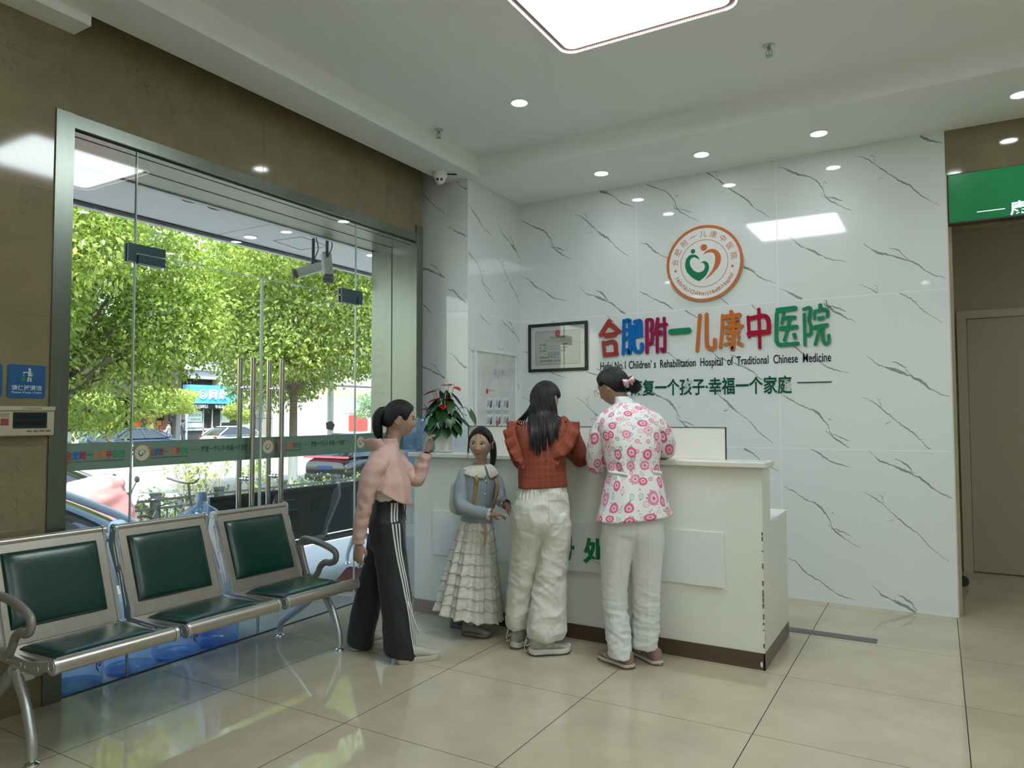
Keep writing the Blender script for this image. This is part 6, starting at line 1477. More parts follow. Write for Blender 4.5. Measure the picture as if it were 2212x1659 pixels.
b = MB()
# wide ruffled collar in two wings
for s_ in (-1, 1):
    V = []; F = []; nI = 40; nR = 8
    for i in range(nI):
        u = i / (nI - 1); a = -PI / 2 + s_ * (0.06 + 2.75 * u) + .58                # from the throat round to the nape
        d = Vector((math.cos(a), math.sin(a), 0)); drop = float(np.interp(u, [0, .08, .3, .6, 1], [.060, .082, .074, .050, .045]))
        for r in range(nR):
            t = r / (nR - 1); z = 1.070 - .012 * (1 - u) - drop * t
            h = tb.ray_cast(Vector((.052, .016, z)) + d * .5, -d); q = (h[0] if h[0] else Vector((.052, .016, z)) + d * .05)
            q = q + d * (.004 + .006 * t) + Vector((0, 0, .004)) + (d + Vector((0, 0, .8))) * (.0042 * t * math.sin(u * 70 + s_) + .002 * t * math.sin(u * 143))
            if t == 0: q = Vector((.054, .017, z + .006)) + d * .047
            V.append(q)
    for i in range(nI - 1):
        for r in range(nR - 1): q = i * nR + r; F.append((q, q + nR, q + nR + 1, q + 1))
    b.add(V, F)
solid(b.build('ruffled_collar', M_IVORY, cd_, smooth=80), .002)
M_PEARL = mat('pearl_button', (0.62, 0.60, 0.58), rough=0.15, coat=.5)
for z in (1.030, .965, .885, .805): q = chest(.052 if z > .9 else .050, z, .002); MB().ell(q, (.0055, .0055, .0055), 14, 10).build('button', M_PEARL, cd_)
b = MB(); P = [chest(.066, z, .0016) for z in np.linspace(1.03, .73, 14)]; b.tube(P, .0011, 5); b.build('placket', mat('placket_edge', (0.17, 0.22, 0.255), rough=.85), cd_)
# tiered lace skirt
def lace_mat():
    m = bpy.data.materials.new('white_lace'); n, l, bb = nodes_of(m); bb.inputs['Roughness'].default_value = .85
    uvn = n.new('ShaderNodeUVMap'); v = n.new('ShaderNodeTexVoronoi'); v.feature = 'SMOOTH_F1'; v.inputs['Scale'].default_value = 62; l.new(uvn.outputs[0], v.inputs['Vector'])
    nz = n.new('ShaderNodeTexNoise'); nz.inputs['Scale'].default_value = 90; nz.inputs['Detail'].default_value = 4; l.new(uvn.outputs[0], nz.inputs['Vector'])
    ad = n.new('ShaderNodeMath'); ad.operation = 'MULTIPLY'; l.new(v.outputs[0], ad.inputs[0]); l.new(nz.outputs[0], ad.inputs[1])
    rp = n.new('ShaderNodeValToRGB'); rp.color_ramp.elements[0].position = .05; rp.color_ramp.elements[0].color = (0.72, 0.71, 0.655, 1); rp.color_ramp.elements[1].position = .42; rp.color_ramp.elements[1].color = (0.53, 0.52, 0.47, 1); l.new(ad.outputs[0], rp.inputs[0]); l.new(rp.outputs[0], bb.inputs['Base Color'])
    bp = n.new('ShaderNodeBump'); bp.inputs['Strength'].default_value = .7; bp.inputs['Distance'].default_value = .004; bp.invert = True; l.new(ad.outputs[0], bp.inputs['Height']); l.new(bp.outputs[0], bb.inputs['Normal']); return m
M_LACE = lace_mat()
tiers = 9; top, bot = .735, .128
sk = MB(); nn_ = 120
def sk_ring(z, extra=0.0, sc=0.0, ph=0):
    u = (top - z) / (top - bot); cx = .026 - .045 * u; cy = .022 + .018 * u; rx = .087 + .107 * u ** .85; ry = .070 + .092 * u ** .85; r = []
    for j in range(nn_):
        a = 2 * PI * j / nn_; pl = (.004 + .016 * u) * (math.sin(11 * a + .8 * math.sin(2 * a)) + .5 * math.sin(23 * a + 1.3))
        q = 1 + (pl + extra) / ((rx + ry) / 2); x, y = rx * q * math.cos(a), ry * q * math.sin(a); c_, s_ = math.cos(.35), math.sin(.35)
        xx = x * c_ - y * s_
        r.append(Vector((cx + xx, cy + x * s_ + y * c_, z - .19 * u * xx + sc * (.5 - .5 * math.cos(18 * a + ph)))))
    return r
base_b = MB().rings([sk_ring(z, -.004) for z in np.linspace(top, bot + .01, 30)], False, False, True, 0, (.85, 0, .62)); skirt = base_b.build('skirt', M_LACE, p, smooth=80)
for k in range(tiers):
    z0 = top - (top - bot) * k / tiers; z1 = top - (top - bot) * (k + 1) / tiers - .016
    R = [sk_ring(z0 + (z1 - z0) * t, .001 + .0065 * t, .011 * max(0, t - .75) * 4 if t > .75 else 0, k * 1.9) for t in np.linspace(0, 1, 9)]
    o = MB().rings(R, False, False, True, 0, (.85, k * .3, .085)).build('lace_tier', M_LACE, skirt, smooth=80); solid(o, .0015)
M_GREYTR = mat('taupe_trainer', (0.185, 0.165, 0.155), rough=0.75, var=.15, vscale=40); M_GREYSOLE = mat('taupe_sole', (0.15, 0.14, 0.135), rough=0.6)
for h, t_ in (((-.064, .026), (.122, -.048)), ((-.152, .206), (.030, .120))): shoe(p, h, t_, M_GREYTR, M_GREYSOLE, (mat('pale_trainer_patch', (0.34, 0.32, 0.30), rough=.5), [([(.10, .2), (.2, .4), (.30, .35)], .03), ([(.34, .75), (.44, .85), (.54, .9)], .05)]), hgt=.92, wd=1.28, tread=M_DARKSOLE, sole_h=.024)
MB().tube([(-.005, .005, .05), (-.005, .005, .14)], .027, 16, uvw=True).tube([(-.092, .150, .05), (-.092, .150, .16)], .027, 16, uvw=True).build('socks', mat('white_sock', (0.62, 0.62, 0.62), rough=.85), p)
# backpack
bk = thing('backpack', 'small cream backpack with tan straps on the little girl', 'backpack', (0.58, 1.36, 0), VIEW)
B = frame(Vector((.80, .50, 0)).normalized(), (0, 0, 1), Vector((-.50, .86, 0)).normalized(), (-.075, .110, .845))
b = MB(); R = []
for t, s in ((-.045, .90), (-.040, .97), (-.02, 1), (.02, 1), (.040, .96), (.046, .88)):
    R.append([B @ Vector((x * s, z * s, t)) for x, z in [(q[0] * (1 - .18 * max(0, q[1] / .11)), q[1]) for q in rrect(.150, .215, .05, 6)]])
b.rings(R); o = b.build('bag', mat('cream_leather_bag', (0.50, 0.455, 0.35), rough=.5), bk, smooth=60); wrinkle(o, lambda q: .004 * fbm(q, 14))
b = MB()
P1 = [chest(-.034, .800, .008), chest(-.028, .865, .008), chest(-.020, .93, .008), chest(-.020, .995, .010), Vector((-.022, .0, 1.048)), Vector((-.050, .06, 1.020)), Vector((-.075, .085, .94))]
P2 = [chest(.090, .800, .010) + Vector((.02, 0, -.005)), Vector((.150, -.035, .855)), Vector((.162, -.020, .920)), Vector((.150, .015, .985)), Vector((.128, .048, 1.040)), Vector((.075, .105, 1.02)), Vector((-.01, .125, .94))]
for P in (P1, P2):
    b.tube(P, [(.004, .0125)] * len(P), 10, sub=34, up=(.2, -1, .1) if P is P1 else (.5, -.86, .2))
b.build('strap', mat('tan_strap', (0.27, 0.165, 0.075), rough=.55), bk)

# ------------------------------------------------------------------ teenager in the pink sun jacket
p = person('teenage girl in a pale pink hooded jacket and black striped wide trousers', (0.30, 0.88))
HM = head_frame((.066, .010, 1.352), (.975, .16, -.06), (.06, .0, 1)); hk = 1.02
b = MB(); add_head(b, HM, hk)
b.tube([(.012, .0, 1.14), (.022, .0, 1.20), (.040, .004, 1.285)], [.050, .046, .050], 20, sub=10)
loft(b, [(.75, .0, 0, .06, .08), (.9, .005, 0, .056, .080), (1.05, .0, 0, .07, .10), (1.13, -.005, 0, .058, .10), (1.17, .005, 0, .045, .06)], 18, 24, 0, cap0=True, cap1=True, uv=False)
b.tube([(-.03, -.115, 1.10), (-.075, -.145, .98), (-.103, -.150, .88), (-.132, -.145, .74), (-.140, -.140, .64)], [.036, .032, .029, .025, .020], 14, sub=24)
add_hand(b, (-.140, -.140, .640), (-.06, .0, -1), (.35, .95, .0), .88, (.25, .35, .3), thumb=1, tcurl=.3)
b.tube([(.02, .12, 1.10), (.09, .145, 1.03), (.150, .150, .985), (.190, .145, 1.07), (.217, .140, 1.150)], [.036, .033, .030, .025, .020], 14, sub=24)
add_hand(b, (.217, .140, 1.152), (.12, -.05, 1), (.92, -.15, -.12), .86, (.35, .55, .45), thumb=1, tcurl=.2, spread=.10)
for pts in ([(.005, -.045, .84), (.0, -.055, .74), (.06, -.11, .42), (.105, -.205, .07)], [(.005, .045, .84), (.0, .055, .74), (-.10, .05, .40), (-.150, .055, .07)]): b.tube(pts, [.052, .062, .045, .032], 14, sub=20)
body = remesh(b.build('body', M_SKIN, p), .0046, 4)
fc = Face(body, HM, hk); add_features(fc, body, 0); glasses(body, HM, hk)
def hl_pink(a, s): return float(np.interp(a, [0, .5, .85, 1.1, 1.3, 1.45, 1.7, 2.1, 2.6, PI], [.058, .052, .032, -.004, -.002, .022, .004, -.040, -.050, -.050]))
hair = hair_cap(HM, hk, hl_pink, .013, seed=31).build('hair', M_HAIR, p, smooth=80)
b = MB()
for k in range(7):
    o = (k - 3) * .006; b.tube([(-.012, .006 + o * .5, 1.408), (-.040, .004 + o, 1.404 - .003 * abs(k - 3)), (-.058 - .002 * k, o * 1.3, 1.365), (-.062, o * 1.5, 1.310), (-.058 + .003 * (k % 3), o * 1.2, 1.265), (-.050 + .002 * k, o, 1.238 - .006 * (k % 3))], [.015, .023, .028, .027, .020, .004], 12, True, 0, 30, uvw=True)
b.build('ponytail', M_HAIR, hair, smooth=80)
MB().tube([(-.022 + .0 * math.cos(a), .006 + .021 * math.sin(a), 1.405 + .021 * math.cos(a)) for a in np.linspace(0, 2 * PI, 16, endpoint=False)], .006, 8, loop=True).build('hair_tie', M_BLACK, hair)
MB().tube([HM @ Vector((.080, -.028, .022)), HM @ Vector((.0815, -.006, .028))], .0022, 6).build('hair_clip', M_WHITE_PLASTIC, hair)
M_PINK = mat('pale_pink_knit', (0.56, 0.365, 0.325), rough=.7, var=.05, vscale=20)
n = 64; R = []; K = cr([(.900, -.015, 0, .148, .168), (.945, -.010, 0, .140, .160), (.995, -.002, 0, .128, .150), (1.06, -.008, 0, .108, .143), (1.11, -.013, 0, .096, .136), (1.145, -.012, 0, .082, .118), (1.175, -.002, 0, .066, .088), (1.205, .010, 0, .053, .060), (1.238, .018, 0, .047, .050)], 50)
for i, k in enumerate(K):
    ring = []; f = (1 - i / 49) ** 2
    for j in range(n):
        a = 2 * PI * j / n; c, s = math.cos(a), math.sin(a); fold = .007 * f * (math.sin(9 * a + 1) + .6 * math.sin(17 * a))
        ring.append(Vector((k[1] + (k[3] + fold) * c, (k[4] + fold) * s, k[0] - .17 * f * k[3] * c / .148 * .15 * 1.0 + .030 * f * max(0, -s) * (1 - abs(c)) * 1.4 - .026 * f * c)))
    R.append(ring)
jk = MB().rings(R, False, False, True, 0, (.85, 0, .35)).build('jacket', M_PINK, p, smooth=80); wrinkle(jk, lambda q: .005 * ridge((q.x + q.z * .4, q.y, q.z), (9, 9, 6), 3) + .0025 * ridge(q, (24, 24, 15), 8)); solid(jk, .003)
sleeve(jk, [(-.005, -.055, 1.118), (-.022, -.098, 1.112), (-.060, -.138, 1.045), (-.085, -.150, .960), (-.103, -.152, .875), (-.122, -.148, .780), (-.135, -.143, .700), (-.140, -.140, .645)], [.034, .056, .057, .050, .043, .037, .032, .029], M_PINK, 48, amp=.0075, seed=21)
sleeve(jk, [(.0, .065, 1.118), (.020, .110, 1.110), (.075, .142, 1.045), (.128, .152, .995), (.158, .150, .990), (.180, .147, 1.045), (.202, .143, 1.105), (.214, .141, 1.145)], [.034, .054, .052, .046, .043, .038, .033, .030], M_PINK, 48, amp=.0065, seed=22)
# hood lying open behind the neck, and the cape flap with a grey edge
R = []
for t in np.linspace(0, 1, 9):
    ring = []
    for j in range(33):
        a = math.radians(58 + (302 - 58) * j / 32); r = .066 + .018 * t
        back = max(0, -math.cos(a)); cx = -.020 - .052 * t
        ring.append(Vector((cx + r * math.cos(a) * (1 + .02 * back * t), r * (.95 + .12 * t) * math.sin(a), 1.150 + .092 * t - .014 * t * t * back + .004 * math.sin(6 * a) * t)))
    R.append(ring)
o = MB().rings(R, False, False, False).build('hood', M_PINK, jk, smooth=80); wrinkle(o, lambda q: .002 * fbm(q, 20)); solid(o, .0035)
def flap(z0, z1, r0, r1, a0, a1, lift=0):
    R = []
    for t in np.linspace(0, 1, 8):
        R.append([Vector((-.012 - .010 * t + (r0 + (r1 - r0) * t) * .80 * math.cos(a), (r0 + (r1 - r0) * t) * 1.05 * math.sin(a), z0 + (z1 - z0) * t + .006 * t * math.sin(7 * a) - lift * t * max(0, -math.cos(a)))) for a in np.linspace(math.radians(a0), math.radians(a1), 30)])
    o = MB().rings(R, False, False, False).build('cape_flap', M_PINK, jk, smooth=80); solid(o, .002)
    MB().tube(R[-1], .0022, 6).build('grey_binding', mat('grey_binding', (0.20, 0.20, 0.20), rough=.7), jk)
flap(1.150, 1.000, .110, .176, 128, 232); flap(1.03, .918, .140, .196, 140, 215)
b = MB(); loft(b, [(.855, .009, 0, .072, .102), (.882, .009, 0, .084, .116), (.905, .008, 0, .094, .126), (.94, .006, 0, .100, .126), (.985, .004, 0, .095, .118)], 16, 48, 0, 0, 2.2); o = b.build('shirt', M_IVORY, p, smooth=80); wrinkle(o, lambda q: .005 * ridge(q, (10, 10, 14), 3)); solid(o, .002)
MB().tube([Vector((.217 + .0245 * math.cos(a), .140 + .021 * math.sin(a), 1.150 + .003 * math.cos(a))) for a in np.linspace(0, 2 * PI, 20, endpoint=False)], [(.0045, .008)] * 20, 8, loop=True, up=(0, 0, 1)).build('wristband', M_BLACK, p)
M_BLACKCLOTH = mat('black_jersey', (0.0085, 0.009, 0.014), rough=.75, sheen=.15)
b = MB()
loft(b, [(.60, .0, 0, .100, .128), (.74, -.003, 0, .101, .136), (.83, .005, 0, .088, .122), (.892, .010, 0, .081, .112)], 18, 44, 0, cap0=True, cap1=True, uv=False)
loft(b, [(.030, .108, -.190, .092, .074), (.10, .103, -.178, .090, .076), (.25, .085, -.148, .086, .078), (.42, .058, -.112, .086, .080), (.60, .026, -.076, .092, .082), (.76, .004, -.062, .095, .080)], 34, 36, -.3, -.22, cap0=True, cap1=True, uv=False)
loft(b, [(.020, -.163, .032, .070, .082), (.10, -.157, .040, .074, .078), (.25, -.128, .052, .078, .073), (.42, -.088, .050, .083, .078), (.60, -.04, .056, .090, .080), (.76, -.006, .062, .094, .080)], 34, 36, .5, -.12, cap0=True, cap1=True, uv=False)
tr = remesh(b.build('trousers', M_BLACKCLOTH, p), .008, 5); wrinkle(tr, lambda q: .006 * ridge((q.x + .3 * q.z, q.y, q.z), (9, 9, 3), 2) + .003 * ridge(q, (20, 20, 8), 5))
tb = bvh_of(tr); M_WSTR = mat('white_stripe', (0.62, 0.62, 0.60), rough=.7)
LEGC = cr([(.030, .108, -.190), (.10, .103, -.178), (.25, .085, -.148), (.42, .058, -.112), (.60, .026, -.076), (.76, .008, -.045), (.87, .012, -.02)], 40)
for q in (-1, 0, 1):
    P = []; N = []
    for i in range(2, 40):
        z, cx, cy = LEGC[i]; u = (z - .03) / .84; ph = math.radians(14 + 46 * u + q * 11)
        d = Vector((math.cos(ph), -math.sin(ph), 0)); h = tb.ray_cast(Vector((cx, cy, z)) + d * .4, -d)
        if h[0] is None: continue
        P.append(h[0] + d * .0018); N.append(Vector((math.sin(ph), math.cos(ph), 0)))
    b = MB(); ribbon(b, P, N, .0105); solid(b.build('stripe', M_WSTR, tr, smooth=80), .0012, 0)
for k in (0, 1): MB().tube([(.098, -.012 + .014 * k, .870), (.108, -.016 + .016 * k, .835), (.104, -.012 + .018 * k, .800), (.110, -.014 + .016 * k, .775 - .02 * k)], .0022, 6, sub=14).build('drawstring', M_BLACK, tr)
b = MB(); K = cr([(.150, -.22, .335), (.178, -.225, .27), (.198, -.222, .21), (.214, -.220, .165)], 12); ribbon(b, [Vector(k) for k in K], [Vector((.95, 0, .3))] * 12, .009); solid(b.build('loose_tape', M_WSTR, tr), .0012, 0)
M_BEIGESHOE = mat('beige_knit_trainer', (0.44, 0.41, 0.35), rough=.7, var=.1, vscale=50); M_BSOLE = mat('beige_sole', (0.50, 0.465, 0.39), rough=.55)
shoe(p, (.096, -.236), (.325, -.130), M_BEIGESHOE, M_BSOLE, (M_SOLEW, [([(.45, .85), (.55, .9), (.62, .92)], .04)]), wd=1.15, sole_h=.032)
shoe(p, (-.208, -.012), (-.045, .176), M_BEIGESHOE, M_BSOLE, (M_SOLEW, [([(.45, .85), (.55, .9), (.62, .92)], .04)]), wd=1.15, sole_h=.032)
# ------------------------------------------------------------------ outside: ground
ZG = -0.55
M_PAVE = mat('pale_granite_paving', (0.42, 0.42, 0.41), rough=0.7, var=.12, vscale=30)
M_ASPH = mat('grey_asphalt', (0.20, 0.20, 0.196), rough=0.9, var=.10, vscale=3)  # even grey asphalt, tone varying at random
struct(MB().box((-2.75, -7, -.62), (-0.60, 16, -0.02)).build('terrace', M_PAVE, smooth=0))
struct(MB().box((-7.4, -12, -.80), (-2.75, 40, ZG)).build('pavement', mat('grey_block_paving', (0.33, 0.325, 0.31), rough=.9, var=.15, vscale=6), smooth=0))
struct(MB().box((-36, -30, -.80), (-7.4, 120, ZG - .10)).build('road', M_ASPH, smooth=0))
struct(MB().box((-46, -30, -.80), (-36, 120, ZG)).build('pavement_far', M_PAVE, smooth=0))
b = MB()
for X in (-14.2, -19.0, -26.0, -30.0):
    for Y in range(-4, 80, 6): b.box((X - .07, Y, ZG - .0995), (X + .07, Y + 2.6, ZG - .098))
struct(b.build('road_markings', mat('road_paint', (0.62, 0.62, 0.60), rough=.8), smooth=0))

# ------------------------------------------------------------------ leaves, trees, hedge
def leaf_mat(name, c1, c2, trans=.35):
    m = bpy.data.materials.new(name); m.use_nodes = True; n = m.node_tree.nodes; l = m.node_tree.links; b = n['Principled BSDF']; out = n['Material Output']
    g = n.new('ShaderNodeNewGeometry'); rp = n.new('ShaderNodeMix'); rp.data_type = 'RGBA'; rp.inputs[6].default_value = (*c1, 1); rp.inputs[7].default_value = (*c2, 1)
    l.new(g.outputs['Random Per Island'], rp.inputs[0]); l.new(rp.outputs[2], b.inputs['Base Color']); b.inputs['Roughness'].default_value = .38; b.inputs['Specular IOR Level'].default_value = .6
    tl = n.new('ShaderNodeBsdfTranslucent'); hs = n.new('ShaderNodeHueSaturation'); hs.inputs['Value'].default_value = 1.5; hs.inputs['Saturation'].default_value = 1.1; l.new(rp.outputs[2], hs.inputs['Color']); l.new(hs.outputs[0], tl.inputs[0])
    mx = n.new('ShaderNodeMixShader'); mx.inputs[0].default_value = trans; l.new(b.outputs[0], mx.inputs[1]); l.new(tl.outputs[0], mx.inputs[2]); l.new(mx.outputs[0], out.inputs[0]); return m
M_LEAF1 = leaf_mat('street_tree_leaf', (0.13, 0.215, 0.035), (0.42, 0.50, 0.13), .45); M_LEAF2 = leaf_mat('young_tree_leaf', (0.24, 0.33, 0.08), (0.44, 0.50, 0.15), .42); M_LEAFP = leaf_mat('pale_tree_leaf', (0.14, 0.26, 0.13), (0.27, 0.38, 0.22)); M_HEDGE = leaf_mat('hedge_leaf', (0.045, 0.09, 0.022), (0.14, 0.21, 0.05), .25)
M_BARK = mat('tree_bark', (0.12, 0.095, 0.065), rough=.95, var=.3, vscale=14, bump=.6, bscale=40); M_LIME = mat('limewashed_bark', (0.52, 0.52, 0.47), rough=.9, var=.12, vscale=10)
def leaf_cloud(name, centers, radii, n, size, m, parent, seed, shell=.55, droop=.5):
    """n leaf blades spread through soft blobs, more of them near the outside"""
    rg = np.random.default_rng(seed); C = np.array(centers, float); Rr = np.array(radii, float)
    wgt = (Rr[:, 0] * Rr[:, 1] * Rr[:, 2]) ** .8; idx = rg.choice(len(C), n, p=wgt / wgt.sum())
    d = rg.normal(size=(n, 3)); d /= np.linalg.norm(d, axis=1)[:, None]; r = (shell + (1 - shell) * rg.random(n)) ** .6
    r *= 1 + .10 * np.sin(d[:, 0] * 9 + idx) * np.sin(d[:, 2] * 8 + idx * 2)
    P = C[idx] + d * Rr[idx] * r[:, None]
    ax = d * .6 + rg.normal(size=(n, 3)) * .7; ax[:, 2] -= droop; ax /= np.linalg.norm(ax, axis=1)[:, None]
    q = rg.normal(size=(n, 3)); q[:, 2] += .9; s = np.cross(ax, q); s /= np.linalg.norm(s, axis=1)[:, None] + 1e-9; nn = np.cross(s, ax)
    L = size * (.65 + .7 * rg.random(n)); Wd = L * .27
    V = np.empty((n, 6, 3)); V[:, 0] = P; V[:, 1] = P + ax * (L * .42)[:, None] + s * Wd[:, None] + nn * (L * .07)[:, None]; V[:, 2] = P + ax * L[:, None] - nn * (L * .10)[:, None]; V[:, 3] = P + ax * (L * .42)[:, None] - s * Wd[:, None] + nn * (L * .07)[:, None]
    V = V[:, :4]
    base = np.arange(n)[:, None] * 4; F = np.concatenate([base + np.array([[0, 1, 2]]), base + np.array([[0, 2, 3]])], 1).reshape(-1, 3)
    me = bpy.data.meshes.new(name); me.vertices.add(n * 4); me.vertices.foreach_set('co', V.reshape(-1).astype(np.float32))
    me.loops.add(len(F) * 3); me.loops.foreach_set('vertex_index', F.reshape(-1).astype(np.int32)); me.polygons.add(len(F)); me.polygons.foreach_set('loop_start', np.arange(0, len(F) * 3, 3, dtype=np.int32))
    me.update(calc_edges=True); me.validate(); me.materials.append(m); o = bpy.data.objects.new(name, me); COL.objects.link(o)
    if parent: o.parent = parent
    return o
def tree(label, x, y, trunk_h, trunk_r, crown, nleaf, size, m, seed, lime=1.1, lean=(0, 0), spread=.6, nb=22, group='roadside trees'):
    """crown = (center z, radius xy, radius z)"""
    t = thing('street_tree', label, 'tree', (x, y, ZG), 0); rnd = random.Random(seed); cz, rxy, rz = crown
    top = (lean[0], lean[1], trunk_h)
    MB().tube([(0, 0, -.1), (lean[0] * .3, lean[1] * .3, trunk_h * .4), top, (lean[0] * 1.1, lean[1] * 1.1, cz - ZG)], [trunk_r * 1.15, trunk_r, trunk_r * .85, trunk_r * .4], 14, sub=16).build('trunk', M_BARK, t)
    if lime: MB().tube([(0, 0, -.09), (lean[0] * .3 * lime / (trunk_h * .4), lean[1] * .3 * lime / (trunk_h * .4), lime)], [trunk_r * 1.17, trunk_r * 1.06], 14).build('limewash', M_LIME, t)
    C = []; R = []
    for k in range(nb):
        a = rnd.uniform(0, 2 * PI); e = rnd.uniform(-.95, .95); rr = rnd.uniform(.35, .85); ce = math.sqrt(1 - e * e)
        C.append((lean[0] + rxy * rr * ce * math.cos(a), lean[1] + rxy * rr * ce * math.sin(a), cz - ZG + rz * rr * e)); q = rnd.uniform(.28, .46); R.append((rxy * q, rxy * q, rz * q * .72))
    b = MB()
    for k in range(0, nb, 2): c = C[k]; b.tube([top, ((top[0] + c[0]) / 2, (top[1] + c[1]) / 2, (top[2] + c[2]) / 2 + .15), c], [trunk_r * .5, trunk_r * .32, trunk_r * .10], 8, sub=8)
    b.build('branch', M_BARK, t)
    leaf_cloud('crown', C, R, nleaf, size, m, t, seed)
    return t
tree('large leafy street tree beyond the fence, filling the left panes', -10.9, 4.55, 1.9, .12, (4.55, 3.1, 3.7), 78000, .108, M_LEAF1, 3, nb=46)
tree('large leafy street tree beyond the right door leaf with limewashed trunk', -11.12, 10.68, 2.5, .105, (4.35, 3.4, 3.45), 84000, .108, M_LEAF1, 8, nb=50)
tree('street tree farther along the road behind the right pane', -11.6, 17.3, 2.3, .12, (4.5, 3.3, 3.4), 40000, .12, M_LEAF1, 12)
tree('street tree left of the doorway mostly hidden by the beige pier', -10.7, -1.9, 1.9, .12, (4.9, 3.0, 3.4), 9000, .17, M_LEAF1, 15)
tree('small street tree across the road in front of the fruit stall', -38.4, 20.0, 1.9, .16, (2.05, 1.85, 1.05), 9000, .15, M_LEAF2, 21, nb=14)
tree('small yellowish tree across the road before the shop with orange boxes', -38.4, 25.5, 2.0, .15, (2.35, 2.3, 1.05), 10000, .15, M_LEAF2, 22, nb=16)
tree('small tree across the road at the right end of the blue shop sign', -38.4, 31.0, 1.9, .14, (1.75, 1.2, 1.0), 3000, .20, M_LEAF2, 23, nb=10)
tree('pale green tree across the road seen through the right pane', -37.5, 45.5, 1.9, .15, (2.0, 2.4, 1.6), 5200, .22, M_LEAFP, 24, nb=16)
tree('taller tree across the road behind the left street tree', -38.6, 14.5, 2.2, .2, (4.2, 3.0, 2.6), 4000, .26, M_LEAF1, 25, nb=14)
# hedge and low iron fence along the parking strip
rg = random.Random(4)
hed = thing('hedge', 'clipped green hedge behind the low dark iron fence', 'hedge', (-7.0, 8.0, ZG), 0)
Cs = [(rg.uniform(-.18, .18), y, .40 + rg.uniform(-.06, .10)) for y in np.arange(-7.5, 9.5, .28)]
leaf_cloud('foliage', Cs, [(.26, .30, .42)] * len(Cs), 15000, .065, M_HEDGE, hed, 31, .35, .0)['kind'] = 'stuff'
b = MB()
for y in np.arange(-7.5, 9.5, .5): b.tube([(0, y, -.05), (rg.uniform(-.1, .1), y, .35)], .012, 6)
b.build('stem', M_BARK, hed)
for k, (y, s) in enumerate(((-3.1, 1.0), (-2.2, .6), (-3.4, .7))):
    t = thing('leggy_shrub', ['bare twiggy shrub rising above the hedge', 'young leafy shoot above the hedge right of the bare twigs', 'small leafy shoot above the hedge left of the bare twigs'][k], 'shrub', (-6.75, 8 + y, ZG), 0); b = MB(); tips = []
    for i in range(9):
        a = rg.uniform(0, 2 * PI); r = rg.uniform(.1, .42) * s; h = rg.uniform(.95, 1.45) * (.75 + .25 * s); q = (r * math.cos(a), r * math.sin(a), h); b.tube([(0, 0, .1), (q[0] * .3, q[1] * .3, h * .55), q], [.010, .007, .003], 6, sub=7); tips.append(q)
        for jj in range(3): f = rg.uniform(.6, .95); c = (q[0] * f, q[1] * f, h * f); e = (c[0] + rg.uniform(-.12, .12), c[1] + rg.uniform(-.12, .12), c[2] + rg.uniform(.05, .2)); b.tube([c, e], [.004, .0015], 5); tips.append(e)
    b.build('twigs', mat('pale_twig', (0.30, 0.25, 0.20), rough=.9), t)
    leaf_cloud('leaves', tips, [(.05, .05, .05)] * len(tips), 40 if k == 0 else 170, .075, M_LEAF1, t, 40 + k, .2, .1)['kind'] = 'stuff'
M_IRON = mat('dark_painted_iron', (0.035, 0.042, 0.045), rough=.5, metal=.3)
fe = thing('iron_fence', 'low dark iron fence with square posts in front of the hedge', 'fence', (-6.45, 8.0, ZG), 0)
b = MB()
for z in (.14, .62, .74): b.box((-.018, -7.4, z - .016), (.018, 9.2, z + .016))
for y in np.arange(-7.35, 9.2, .13): b.box((-.008, y - .008, .14), (.008, y + .008, .62))
b.build('panel', M_IRON, fe, smooth=0)
for y in (-7.0, -5.6, -4.15, -3.1, -1.85, -.6, .65, 1.9, 3.2, 4.5, 5.8, 7.1, 8.4): MB().box((-.05, y - .05, -.05), (.05, y + .05, .80)).box((-.06, y - .06, .80), (.06, y + .06, .84)).build('post', M_IRON, fe, smooth=0)
# white lamp post
t = thing('lamp_post', 'white steel post between the trees behind the right pane', 'post', (-12.95, 13.85, ZG), 0)
MB().cyl((0, 0, -.1), (0, 0, 6.5), .105, .08, 18).build('pole', mat('white_post_paint', (0.55, 0.57, 0.56), rough=.6, var=.12, vscale=4), t); MB().prism([(x * .16, y * .16) for x, y in ((-.7, -.6), (.5, -.9), (.9, .2), (.2, .9), (-.8, .6))], 0, .004, frame((.75, .66, 0), (0, 0, 1), (.66, -.75, 0), (.075, -.085, 1.63))).build('graffiti', M_BLACK, t)

